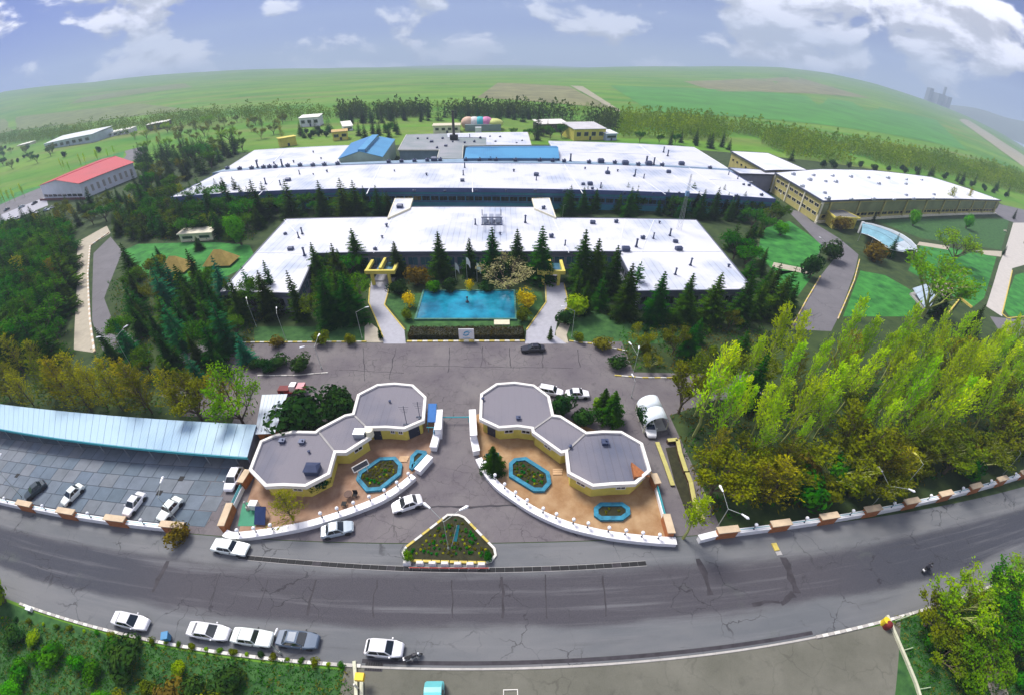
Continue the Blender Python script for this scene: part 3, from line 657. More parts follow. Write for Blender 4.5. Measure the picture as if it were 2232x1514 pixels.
def plant_frame():
    u = None
    for p, q in (((1049,490),(1095,490)),((1049,474),(1095,474)),((1051,490),(1051,474)),((1093,490),(1093,474)),((1072,490),(1072,474))):
        a, b = at(*p, OZ+1.9), at(*q, OZ+1.9); o = MB().tube(a, b, .16, n=5).build('plant_rail' if u else 'plant_frame', VENTM[0], u or OFF); u = u or o
    for p in ((1051,486),(1072,488),(1092,486),(1051,470),(1092,470)):
        q = at(*p, OZ); MB().tube((q.x,q.y,OZ),(q.x,q.y,OZ+1.8),.12,n=5).build('leg', VENTM[0], u)
    for x0, x1 in ((1053,1062),(1066,1076),(1080,1091)):
        a, b = at(x0, 488, OZ), at(x1, 478, OZ); MB().box(a.x, a.y, OZ+.3, b.x, b.y, OZ+1.6).build('cooling_unit', VENTM[1], u)
plant_frame()
# link corridors between office and factory, yellow sides
for k, (px, lab) in enumerate([([(846,476),(862,434),(900,434),(893,455)], 'white roofed link corridor with yellow parapet, left of the courtyard'), ([(1166,455),(1160,434),(1197,433),(1211,474)], 'white roofed link corridor with yellow parapet, right of the courtyard')]):
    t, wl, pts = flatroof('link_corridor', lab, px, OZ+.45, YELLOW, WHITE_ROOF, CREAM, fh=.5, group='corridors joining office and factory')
    vents(t, OZ+.45, [((872,450,'lantern'),(1185,452,'box'))[k]])
# ------------------------------------------------------------------ main factory hall
HZ = 7.0
hall_w = [tuple(at(372,430,HZ)[:2]), tuple(at(480,375,HZ)[:2]), tuple(at(1586,371,HZ)[:2]), tuple(at(1690,434,HZ)[:2])]
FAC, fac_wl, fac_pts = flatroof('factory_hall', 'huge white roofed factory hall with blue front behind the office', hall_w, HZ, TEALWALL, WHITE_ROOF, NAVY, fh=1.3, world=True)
fa, fb = Vector(at(372,430,HZ)), Vector(at(1690,434,HZ)); _t = (fb-fa).normalized(); _n = Vector((_t.y,-_t.x,0)); fa, fb = fa-_n*.5, fb-_n*.5
windows(FAC, fa, fb, 2.6, 4.2, 72, .28, NAVY, DARK_GLASS, 1, .8)
for z0, z1, m in ((4.4,4.7,NAVY),(2.1,2.4,NAVY)):
    MB().bar(fa+_n*.06+_t*.4, fb+_n*.06-_t*.4, .10, z0, z1).build('wall_band', m, FAC)
for p0, p1 in (((625,366),(560,430)),((830,362),(800,424)),((1030,358),(1030,420)),((1230,360),(1270,423)),((1440,364),(1530,428)),((1500,366),(1600,430)),((1545,392),(1640,397)),((1380,380),(1450,425))):
    MB().bar(at(*p0, HZ), at(*p1, HZ), .3, HZ+.002, HZ+.10).build('roof_joint', WHITE_TRIM, FAC)
vents(FAC, HZ, [(903,416,'box'),(970,416,'box'),(1038,415,'box'),(1103,415),(1167,415,'box'),(1013,364,'stack'),(1010,380,'stack'),(1008,393,'lantern'),(1169,381,'lantern'),(1169,391,'stack'),(473,408,'stack'),(481,403,'stack'),(579,399,'stack'),(611,401,'stack'),(628,392,'lantern'),(653,378,'stack'),(683,379),(713,373),(1271,401,'lantern'),(1286,401,'lantern'),(1291,410,'box'),(1296,418),(1309,408,'stack'),(1324,373,'stack'),(1324,377,'lantern'),(1384,380,'stack'),(1382,383,'box'),(1403,387,'stack'),(1457,375,'lantern'),(1230,416,'box'),(1361,420,'box'),(1424,421,'box'),(1605,427,'box'),(1588,379,'stack'),(1608,388,'stack'),(1621,401,'box'),(1633,403,'box'),(1275,367),(1346,372),(1480,420,'box'),(1660,424,'box'),(860,372),(930,380),(1120,372)], 'cowl', 0, 1.0)
# wall-mounted air handlers on the courtyard front
# ------------------------------------------------------------------ rear halls
PALE_ROOF = roofing('pale_sheet_roof', (.74,.75,.79), 1.3, rough=.45, lines=.14)
GREEN_ROOF = M('weathered_felt_roof', (.20,.26,.26), rough=.85, var=.2, scale=.06, col2=(.30,.30,.33))
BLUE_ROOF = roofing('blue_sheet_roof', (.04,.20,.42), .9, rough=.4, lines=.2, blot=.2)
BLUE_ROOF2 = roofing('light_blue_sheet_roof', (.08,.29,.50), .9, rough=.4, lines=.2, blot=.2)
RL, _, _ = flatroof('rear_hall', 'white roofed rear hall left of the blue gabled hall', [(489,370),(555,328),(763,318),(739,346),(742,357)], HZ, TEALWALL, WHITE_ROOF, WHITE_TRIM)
MB().bar(at(622,327,HZ), at(588,363,HZ), .4, HZ+.002, HZ+.15).build('roof_joint', WHITE_TRIM, RL)
vents(RL, HZ, [(683,331),(597,355),(640,352),(700,345),(560,350)], 'cowl')
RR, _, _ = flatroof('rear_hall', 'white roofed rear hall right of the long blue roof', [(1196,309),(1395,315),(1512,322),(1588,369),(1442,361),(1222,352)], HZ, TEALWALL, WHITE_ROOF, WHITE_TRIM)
MB().bar(at(1393,317,HZ), at(1446,359,HZ), .5, HZ+.002, HZ+.15).build('roof_joint', WHITE_TRIM, RR)
MB().bar(at(1225,332,HZ), at(1420,338,HZ), .3, HZ+.002, HZ+.1).build('roof_joint', WHITE_TRIM, RR)
vents(RR, HZ, [(1408,354,'stack'),(1410,350,'stack'),(1446,331,'stack'),(1455,339,'stack'),(1485,358,'lantern'),(1547,366,'box')], 'cowl', 0, 1.3)
# gutter walk with extract fans between the halls
GUT = thing('roof_gutter', 'blue grey valley gutter lined with small fans between the factory roofs', 'gutter', at(1030,357,HZ))
MB().prism([Vector(p) for p in (at(462,377,HZ), at(487,369.5,HZ), at(742,356.5,HZ), at(1010,347.5,HZ), at(1222,351.5,HZ), at(1586,369,HZ), at(1606,378,HZ), at(1586,372.5,HZ), at(1222,357.5,HZ), at(1030,356,HZ), at(760,359.5,HZ), at(487,374,HZ))], HZ-1.2, HZ+.06).build('trough', M('gutter_sheet', (.20,.30,.40), rough=.5, var=.2, scale=.2), GUT)
for px, py, k in [(496,369,'box'),(523,370,'box'),(549,369,'box'),(562,366,'stack'),(575,367,'box'),(588,366,'box'),(601,366,'box'),(616,364,'stack'),(628,364,'box'),(655,363,'box'),(683,363,'box'),(708,362,'box'),(737,360,'box'),(848,356,'box'),(876,355,'box'),(904,354,'box'),(932,353,'box'),(947,352,'lantern'),(960,352,'box'),(1015,352,'box'),(1045,352,'box'),(1068,351,'box'),(1081,352,'box'),(1123,353,'box'),(1176,353,'box'),(1204,354,'box'),(1229,355,'box'),(1243,353,'stack'),(1283,357,'box'),(1309,356,'lantern'),(1339,358,'box'),(1362,360,'lantern'),(1390,362,'box'),(1413,361,'lantern'),(1424,361,'stack'),(1442,363,'box')]:
    q = at(px, py, HZ); o = bpy.data.objects.new('fan', VENT[k, 0]); COL.objects.link(o); o.parent = GUT; o.location = Vector((q.x, q.y, HZ+.06))-ORG[GUT.name]; o.scale = (1.25,)*3
def gable(name, label, fl, fr, bl, br, ze, zr, wall, roof, trim, cat='building', over=.5, base=0.0):
    """pitched hall: front-left, front-right, back-left, back-right eave points (world), eave and ridge heights"""
    fl, fr, bl, br = (Vector((p[0], p[1], 0)) for p in (fl, fr, bl, br)); c = (fl+fr+bl+br)/4
    t = thing(name, label, cat, (c.x, c.y, 0))
    mf, mb_ = (fl+fr)/2, (bl+br)/2; up = Vector((0,0,1))
    w = MB(); i = [p+(c-p).normalized()*over*1.3 for p in (fl, fr, br, bl)]; imf, imb = (i[0]+i[1])/2, (i[2]+i[3])/2
    w.add([i[0], i[1], i[2], i[3], i[0]+up*ze, i[1]+up*ze, i[2]+up*ze, i[3]+up*ze, imf+up*(zr-.15), imb+up*(zr-.15)], [(0,1,5,8,4),(1,2,6,5),(2,3,7,9,6),(3,0,4,7)])
    w.build('wall', wall, t)
    for side, (p, q) in enumerate(((fl, bl), (fr, br))):
        s = MB(); th = up*.14
        vs = [p+up*ze, q+up*ze, mb_+up*zr, mf+up*zr]; vs += [v+th for v in vs]
        fs = [(4,7,6,5),(0,1,2,3),(0,4,5,1),(1,5,6,2),(2,6,7,3),(3,7,4,0)]
        if side: fs = [tuple(reversed(f)) for f in fs]
        s.add(vs, fs); s.build('roof', roof[side] if isinstance(roof, (list, tuple)) else roof, t)
    MB().tube(mf+up*(zr+.14), mb_+up*(zr+.14), .18, n=6).build('ridge_cap', trim, t)
    return t, (i[0], i[1], i[2], i[3])
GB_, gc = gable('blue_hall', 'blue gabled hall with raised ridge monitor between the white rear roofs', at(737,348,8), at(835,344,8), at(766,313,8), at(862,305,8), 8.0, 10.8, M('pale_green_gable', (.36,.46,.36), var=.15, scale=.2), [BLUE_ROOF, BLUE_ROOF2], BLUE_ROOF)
_f, _b = at(788,326,11.6), at(818,294,11.6)
m_ = MB(); m_.bar(_f, _b, 3.2, 10.2, 11.5).build('ridge_monitor', BLUE_ROOF2, GB_); MB().bar(_f+Vector((1.75,0,0)), _b+Vector((1.75,0,0)), .2, 10.3, 11.3).build('monitor_glazing', DARK_GLASS, GB_)
MB().bar(gc[0].lerp(gc[1], .06)+Vector((0,-.06,0)), gc[0].lerp(gc[1], .94)+Vector((0,-.06,0)), .12, .3, 5.2).build('cladding_band', M('pale_blue_cladding', (.38,.50,.56), var=.1), GB_)
RC, _, _ = flatroof('workshop_block', 'grey green flat roofed workshop block with white bay behind the gutter', [(868,328),(886,295),(1150,290),(1158,318),(1010,319),(1008,347),(953,347),(958,328)], HZ, M('workshop_wall', (.20,.28,.33), var=.2, scale=.2), GREEN_ROOF, M('pale_coping', (.5,.5,.42), var=.1), fh=.5)
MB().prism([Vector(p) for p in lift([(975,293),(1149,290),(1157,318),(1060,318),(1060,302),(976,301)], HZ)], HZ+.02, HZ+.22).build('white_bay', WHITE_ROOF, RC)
vents(RC, HZ, [(911,302,'box'),(932,302,'box'),(941,309,'lantern'),(953,322,'box'),(972,318,'lantern'),(987,309,'box'),(1024,299,'stack'),(1047,301,'box'),(1034,309,'box'),(1013,311),(1080,309,'box'),(1126,312),(1138,307,'box'),(1090,299),(1068,298),(965,302)], 'box')
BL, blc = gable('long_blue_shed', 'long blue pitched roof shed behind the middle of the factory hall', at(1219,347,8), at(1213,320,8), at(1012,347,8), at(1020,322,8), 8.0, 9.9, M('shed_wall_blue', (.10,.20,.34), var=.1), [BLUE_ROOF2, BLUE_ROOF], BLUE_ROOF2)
def chimney():
    p = at(990,306,HZ); t = thing('chimney', 'tall dark chimney stack on the workshop roof', 'chimney', (p.x, p.y, HZ))
    MB().box(p.x-2, p.y-1.6, HZ+.24, p.x+2, p.y+1.6, HZ+2.4).build('base', BLACK, t)
    MB().tube((p.x,p.y,HZ+2.4), (p.x,p.y,HZ+13.5), .75, .6, 10).build('stack', M('chimney_brown', (.06,.05,.04), var=.2), t)
    MB().tube((p.x,p.y,HZ+13.5), (p.x,p.y,HZ+14.0), .8, .8, 10).build('cap', BLACK, t)
chimney()
# ------------------------------------------------------------------ ochre building on the right
YZ = 8.5
YB_, yw, yp = flatroof('ochre_building', 'two storey ochre building with wide white roof on the right', [(1795,438),(1690,377),(1786,369),(1900,371),(2030,386),(2182,437)], YZ, OCHRE, PALE_ROOF, SLATE, fh=.5)
a, b = off_edge((1690,377),(1795,438), YZ)
for z0, z1 in ((5.2,6.5),(2.2,3.5)):
    windows(YB_, a, b, z0, z1, 9, .9, CREAM, DARK_GLASS, 1, 2.0)
for k in range(4):
    t = (k+.02)/3.06; p = a.lerp(b, t); MB().box(p.x-.35, p.y-.35, 0, p.x+.35, p.y+.35, YZ-.6).build('pilaster', CREAM, YB_)
a, b = off_edge((1795,438),(2182,437), YZ)
windows(YB_, a, b, 1.6, 2.9, 34, .7, OCHRE, DARK_GLASS, 1, 3.0)
for k in range(10):
    p = a.lerp(b, (k+.3)/9.6); MB().box(p.x-.3, p.y-.8, 0, p.x+.3, p.y-.1, YZ-.62).build('buttress', OCHRE, YB_)
d_ = (b-a).normalized(); MB().bar(a+Vector((0,-.55,0)), b+Vector((0,-.55,0)), .9, 0, .8).build('plinth', CREAM, YB_)
MB().bar(a+Vector((0,-.14,0)), b+Vector((0,-.14,0)), .2, 3.2, 7.2).build('upper_panel', M('olive_panel', (.20,.22,.10), var=.25, scale=.15), YB_)
vents(YB_, YZ, [(1805,432),(1857,433),(1905,433),(1950,434),(1993,433),(2035,433),(1799,419),(1750,405),(1766,391),(1801,394),(1823,395),(1856,384),(1816,382),(1774,381),(1730,379),(1895,386),(1937,387),(1917,399),(1977,390),(1976,400),(2010,391),(1977,424),(2037,423)], 'lantern', 1, .95)
YR, _, _ = flatroof('ochre_wing', 'ochre rear wing with white roof running back from the ochre building', [(1593,330),(1674,334),(1760,371),(1692,371),(1668,372)], YZ, OCHRE, PALE_ROOF, SLATE, fh=.5)
a, b = off_edge((1593,330),(1668,372), YZ); windows(YR, a, b, 4.4, 5.6, 7, 3.0, OCHRE, DARK_GLASS, 0, 3.0)
LK, _, _ = flatroof('link_bridge', 'white roofed link between factory hall and ochre building', [(1588,366),(1692,373),(1688,381),(1612,379)], HZ+.6, MAUVE, WHITE_ROOF, SLATE, fh=.5)
EN, _, _ = flatroof('entrance_block', 'small yellow entrance porch at the corner of the ochre building', [(1803,458),(1838,457),(1876,475),(1822,473)], 4.6, YELLOW, M('dark_porch_roof', (.16,.16,.15), var=.2), YELLOW, fh=.5)
p = at(1873,508); MB().box(p.x-.5, p.y-.4, 0, p.x+.5, p.y+.4, 4.3).build('porch_pier', WHITE_TRIM, EN)
def curved_canopy():
    outer = [(1878,484),(1900,487),(1922,493),(1946,501),(1968,511),(1986,523),(2000,538),(1999,549)]
    inner = [(1878,508),(1892,512),(1905,518),(1917,525),(1926,533),(1936,541),(1950,546),(1970,549)]
    z = 3.0; O, I = lift(outer, z), lift(inner, z); c = at(1940,520)
    t = thing('curved_canopy', 'curved glazed canopy sweeping from the yellow porch over the lawn', 'canopy', c)
    g = [M('canopy_glass', (.20,.40,.46), rough=.15, var=.2, scale=.3, spec=.7), M('canopy_sheet', (.46,.52,.56), rough=.3, var=.12, scale=.3)]
    for i in range(7):
        a0, a1, b0, b1 = O[i], O[i+1], I[i], I[i+1]
        n = 3
        for k in range(n):
            q = [a0.lerp(b0, k/n+.01), a1.lerp(b1, k/n+.01), a1.lerp(b1, (k+1)/n-.01), a0.lerp(b0, (k+1)/n-.01)]
            bz = lambda t_: z+.9*math.sin(math.pi*min(1, max(0, t_)))
            zz = (bz(k/n), bz(k/n), bz((k+1)/n), bz((k+1)/n))
            vs = [Vector((p.x, p.y, z_)) for p, z_ in zip(q, zz)]; vs += [v+Vector((0,0,.06)) for v in vs]
            MB().add(vs, [(4,5,6,7),(3,2,1,0),(0,1,5,4),(1,2,6,5),(2,3,7,6),(3,0,4,7)]).build('pane', g[1 if (k == 0 or i > 4) else 0], t)
        MB().tube(a0, a1, .12, n=5).build('edge_rail', WHITE_TRIM, t); MB().tube(b0, b1, .12, n=5).build('edge_rail', WHITE_TRIM, t)
        if i % 2 == 0:
            MB().tube((b0.x,b0.y,0), b0, .1, n=6).build('post', GREY_METAL, t); MB().tube((a0.x,a0.y,0), a0, .1, n=6).build('post', GREY_METAL, t)
curved_canopy()
def glass_house():
    t = thing('glazed_shelter', 'low slanting glass cold frame beside the leaning tree on the lawn', 'greenhouse', at(2010,640))
    q = [at(1990,628,2.0), at(2022,618,2.0), at(2042,648,.5), at(2022,680,.5)]
    MB().prism([Vector((p.x,p.y,0)) for p in q], 0, .45).build('base', CONCRETE, t)
    for i in range(4):
        a0, a1 = q[0].lerp(q[3], i/4+.01), q[0].lerp(q[3], (i+1)/4-.01); b0, b1 = q[1].lerp(q[2], i/4+.01), q[1].lerp(q[2], (i+1)/4-.01)
        vs = [a0, a1, b1, b0]; vs = vs+[v+Vector((0,0,.06)) for v in vs]
        MB().add(vs, [(4,5,6,7),(3,2,1,0),(0,1,5,4),(1,2,6,5),(2,3,7,6),(3,0,4,7)]).build('pane', M('frame_glass', (.42,.52,.60), rough=.12, var=.15, scale=.5), t)
    for p in q: MB().tube((p.x,p.y,0), p, .07, n=5).build('post', GREY_METAL, t)
    t = thing('garden_terrace', 'small raised pink paved terrace with yellow edging beside the cold frame', 'terrace', at(2052,630))
    pts = lift([(2032,612),(2050,606),(2078,628),(2062,650)], .25); MB().prism(pts, 0, .25).build('paving', M('pink_paving', (.42,.34,.30), var=.15), t)
    MB().bar(pts[1], pts[2], .3, 0, .7).build('edging', KERB_YEL, t)
    t = thing('garden_wall', 'yellow L-shaped low wall at the edge of the lawn near the grove', 'wall', at(2090,650))
    pts = lift([(2062,690),(2092,652),(2118,672)], 0); MB().bar(pts[0], pts[1], .4, 0, .6).build('wall_run', KERB_YEL, t); MB().bar(pts[1]+Vector((.25,-.25,0)), pts[2], .4, 0, .62).build('wall_run', KERB_YEL, t)
glass_house()
# ------------------------------------------------------------------ red roofed sports hall, left
RED = roofing('red_sheet_roof', (.42,.006,.016), .8, rough=.45, lines=.12, blot=.12)
RH, rc = gable('red_hall', 'white hall with bright red pitched roof at the far left', at(83,406,8), at(171,401,8), at(222,347,8), at(292,354,8), 8.0, 10.6, M('pale_gable', (.62,.64,.70), var=.08, scale=.2), RED, RED, over=.8)
d = (rc[1]-rc[0]); windows(RH, rc[0], rc[1], 1.2, 2.8, 8, .5, WHITE_TRIM, DARK_GLASS, 0, 1.0)
windows(RH, rc[1], rc[2], 2.0, 5.2, 9, 2.2, BRICK, M('pale_pane', (.34,.42,.42), rough=.3), 2, 2.0)
MB().bar(rc[0]+Vector((-2,-1.8,0)), rc[1]+Vector((2,-1.8,0)), .4, 0, 1.1).build('terrace_wall', M('dark_red_wall', (.13,.035,.03), var=.2), RH)
# ------------------------------------------------------------------ small buildings at the back and far left
def cabin(name, label, pa, pb, depth, h, wall, roof, pitch=0.0, nwin=3, glass=None, cat='building', dr=True):
    a, b = gp(*pa), gp(*pb); zg = min(a.z, b.z)-(.4 if max(a.z, b.z) > .1 else 0); a.z = b.z = 0
    d = (b-a).normalized(); n = Vector((-d.y, d.x, 0))*depth; c = (a+b)/2+n/2
    t = thing(name, label, cat, c); t.location.z = zg
    pts = [a, b, b+n, a+n]
    MB().prism(pts, 0, h).build('wall', wall, t)
    o = .5; q = [a-d*o-n.normalized()*o, b+d*o-n.normalized()*o, b+d*o+n+n.normalized()*o, a-d*o+n+n.normalized()*o]
    vs = [Vector((q[0].x,q[0].y,h)), Vector((q[1].x,q[1].y,h)), Vector((q[2].x,q[2].y,h+pitch)), Vector((q[3].x,q[3].y,h+pitch))]; vs += [v+Vector((0,0,.3)) for v in vs]
    vs[0].z += .01; MB().add(vs, [(4,5,6,7),(3,2,1,0),(0,1,5,4),(1,2,6,5),(2,3,7,6),(3,0,4,7)]).build('roof', roof, t)
    if nwin: windows(t, a, b, h*.38, h*.75, nwin, (b-a).length/nwin*.4, GREY_METAL, glass or DARK_GLASS, 0, (b-a).length*.08)
    if dr: door(t, a, b, .5 if nwin == 0 else .52, min(1.4, (b-a).length*.15), min(2.3, h*.36), DARK_METAL)
    return t
WHITE_WALL = M('white_wall', (.70,.70,.74), var=.1, scale=.3)
LROOF = M('light_roof', (.72,.70,.64), var=.12, scale=.15, rough=.6)
cabin('white_house', 'small white two storey house with pale roof behind the left rear hall', (655,278), (698,275), 12, 6.5, WHITE_WALL, LROOF, .8, 3)
cabin('yellow_house', 'small yellow flat roofed house left of the blue gabled hall', (727,308), (760,305), 10, 5, YELLOW, M('ochre_roof', (.45,.30,.08), var=.2), 0, 2)
cabin('pale_shed', 'pale grey shed with sloping roof behind the yellow house', (750,287), (770,285), 12, 3, WHITE_WALL, LROOF, 1.8, 1)
cabin('yellow_gatehouse', 'yellow portal hut at the head of the tree lined track', (613,322), (648,316), 5, 5, YELLOW, YELLOW, 0, 0)
cabin('long_shed', 'long dark fronted shed with pale roof behind the spruces', (1175,290), (1236,288), 12, 5, M('dark_timber', (.05,.04,.03), var=.3), LROOF, 1.2, 5)
cabin('yellow_workshop', 'yellow workshop with two dark garage openings and grey roof', (1250,308), (1318,306), 18, 6.5, YELLOW, M('grey_sheet', (.50,.49,.50), var=.12, scale=.2), 1.4, 4)
cabin('blue_white_hut', 'small pale blue hut beside the yellow workshop', (1320,308), (1343,307), 9, 4, M('pale_blue', (.40,.46,.62), var=.1), WHITE_TRIM, .8, 1)
cabin('grey_depot', 'pale blue grey depot building among trees at the far left', (100,326), (206,310), 26, 8.5, M('depot_wall', (.42,.50,.54), var=.15, scale=.2), M('depot_roof', (.56,.60,.62), var=.12, scale=.1), 1.5, 7)
cabin('brown_hut', 'brown hut with cream flat roof at the top left of the wood', (322,286), (368,278), 10, 6.5, M('brown_wall', (.10,.06,.04), var=.2), LROOF, .5, 3)
cabin('low_white_building', 'low white building right of the grey depot', (232,300), (285,290), 13, 4.5, WHITE_WALL, LROOF, .4, 4)
cabin('low_cream_shed', 'low cream shed at the far left behind the dark trees', (38,320), (68,316), 8, 3, CREAM, LROOF, .3, 2)
cabin('yellow_pavilion', 'low yellow flat pavilion behind the workshop block', (945,292), (1003,291), 10, 4.5, CREAM, M('cream_roof', (.55,.50,.36), var=.1), 0, 4)
cabin('garden_pavilion', 'cream shelter on the lawn below the round bright green tree', (395,528), (466,524), 3.5, 2.6, CREAM, M('cream_roof2', (.62,.58,.44), var=.1), .3, 2)
def dome_tent():
    cs = [(1020,(.62,.42,.30)),(1034,(.66,.62,.60)),(1046,(.03,.42,.46)),(1060,(.62,.20,.38)),(1078,(.52,.56,.16))]
    a = at(1045,286); t = thing('dome_tent', 'striped fairground dome of white, teal and pink panels behind the workshop', 'tent', a)
    MB().prism([at(1014,288), at(1092,287), at(1092,287)+Vector((0,14,0)), at(1014,288)+Vector((0,14,0))], 0, 4.2).build('wall', M('tent_wall', (.18,.24,.24), var=.2, scale=.2), t)
    for i, (px, c) in enumerate(cs):
        p = at(px, 287); mb = MB(); r = 5.0 if i < 4 else 6.0; mb.ball((p.x, p.y+6, 4.2), r, 12, 8, sz=.85 if i < 4 else .5)
        mb.build('dome_panel', M('tent_cloth', c, var=.15, scale=.4), t, smooth=True)
    p = at(1043,289); MB().box(p.x-2, p.y-2.5, 0, p.x+2, p.y, 3.2).build('porch', WHITE_TRIM, t)
dome_tent()
def sand_tent(px, py, lab):
    p = at(px, py); t = thing('thatched_shelter', lab, 'shelter', p)
    ST = M('thatch', (.42,.30,.08), var=.2, scale=.8, rough=1)
    w, d, h = 4.2, 3.0, 4.2; mb = MB()
    mb.add([(p.x-w,p.y-d,.6),(p.x+w,p.y-d,.6),(p.x+w,p.y+d,.6),(p.x-w,p.y+d,.6),(p.x-w*.25,p.y,h),(p.x+w*.25,p.y,h)], [(0,1,5,4),(1,2,5),(2,3,4,5),(3,0,4),(3,2,1,0)]); mb.build('roof', ST, t)
    for sx in (-1, 1):
        for sy in (-1, 1): MB().tube((p.x+sx*w*.85,p.y+sy*d*.8,0),(p.x+sx*w*.85,p.y+sy*d*.8,.75),.12,n=5).build('post', BARK, t)
sand_tent(387, 588, 'thatched yellow shelter roof on the left lawn, left of two'); sand_tent(484, 574, 'thatched yellow shelter roof on the left lawn, right of two')
# ------------------------------------------------------------------ entrance canopies in front of the office
def porch(pa, pb, lab):
    a, b = at(*pa, 3.6), at(*pb, 3.6); c = (a+b)/2; t = thing('entrance_canopy', lab, 'canopy', (c.x, c.y, 0), 0, 'yellow canopies over the office entrances')
    w = b.x-a.x; y0, y1 = c.y, c.y+6.5
    MB().box(a.x, y0, 3.0, b.x, y0+.7, 3.9).build('front_beam', YELLOW, t)
    for x in (a.x+.35, b.x-.35): MB().box(x-.35, y0+.72, 3.1, x+.35, y1, 3.8).build('side_beam', YELLOW, t)
    for x in (a.x+w*.22, b.x-w*.22): MB().box(x-.35, y0+.1, 0, x+.35, y0+.62, 2.99).build('pillar', YELLOW, t)
    MB().box(c.x-.3, y0+.8, 3.2, c.x+.3, y1, 4.3).build('centre_beam', YELLOW, t)
    MB().box(a.x+w*.3, y0+.9, 2.86, b.x-w*.1, y1-.2, 3.0).build('roof_panel', BLUE_GLASS, t)
    MB().box(a.x+w*.15, y0+2, 0, b.x-w*.15, y1, .3).build('step', PAVE, t)
porch((795,593), (860,593), 'yellow entrance canopy at the head of the left walkway'); porch((1172,593), (1233,593), 'yellow entrance canopy at the head of the right walkway')
# ------------------------------------------------------------------ pool
def pool():
    x0, x1, y0, y1 = -18.2, 3.5, 74.0, 86.8
    t = thing('pool', 'rectangular turquoise ornamental pool between the two walkways', 'pool', ((x0+x1)/2, (y0+y1)/2, 0))
    W = M('pool_water', (.006,.14,.24), rough=.04, var=.5, scale=.16, spec=1.0, col2=(.02,.33,.48), bump=.25, detail=6); MB().sheet([(x0+.4,y0+.4,.28),(x1-.4,y0+.4,.28),(x1-.4,y1-.4,.28),(x0+.4,y1-.4,.28)], .28).build('water', W, t)
    RIM = M('green_pool_rim', (.05,.17,.13), var=.45, scale=1.2)
    for a, b in (((x0,y0+.2),(x1,y0+.2)),((x0,y1-.2),(x1,y1-.2)),((x0+.2,y0+.41),(x0+.2,y1-.41)),((x1-.2,y0+.41),(x1-.2,y1-.41))):
        MB().bar(a, b, .4, 0, .42).build('rim', RIM, t)
    p = at(1018,660); f = MB().tube((p.x,p.y,.1),(p.x,p.y,.55),.5,.35,8).tube((p.x,p.y,.55),(p.x,p.y,1.4),.14,.1,6).ball((p.x,p.y,1.5),.25)
    f.build('fountain', DARK_METAL, t)
    MB().box(-1.4, y0-1.9, .05, 1.9, y0-.1, .3).build('pump_slab', M('cream_slab', (.6,.57,.42), var=.08), t)
pool()
def signboard():
    a, b = at(1000,743), at(1033,743); t = thing('signboard', 'white signboard with blue swirl emblem in front of the dark hedge', 'sign', ((a.x+b.x)/2, a.y, 0))
    y = a.y; MB().box(a.x, y-.08, .5, b.x, y+.04, 2.9).build('panel', WHITE_PAINT, t)
    for x in (a.x+.3, b.x-.3): MB().box(x-.06, y+.05, 0, x+.06, y+.17, 2.8).build('post', GREY_METAL, t)
    cx, cz = (a.x+b.x)/2, 1.8; BL_ = M('sign_blue', (.06,.36,.58), var=.05); mb = MB()
    def arc(r0, r1, a0, a1, ox, oz, sq):
        n = 14; vs = []
        for i in range(n+1):
            t_ = a0+(a1-a0)*i/n; k = .25+.75*math.sin(math.pi*i/n)
            for r in ((r0+r1)/2-(r1-r0)/2*k, (r0+r1)/2+(r1-r0)/2*k): vs.append((cx+ox+r*math.cos(t_), y-.095, cz+oz+r*sq*math.sin(t_)))
        mb.add(vs, [(2*i, 2*i+1, 2*i+3, 2*i+2) for i in range(n)])
    arc(.35, .72, R(10), R(190), .12, .0, .75); arc(.35, .72, R(190), R(370), -.12, .0, .75); arc(.8, .95, R(20), R(120), .25, .1, .6)
    mb.build('emblem', BL_, t)
    mb2 = MB().box(cx-.75, y-.095, .78, cx+.75, y-.085, .86); mb2.build('caption_bar', BL_, t)
signboard()
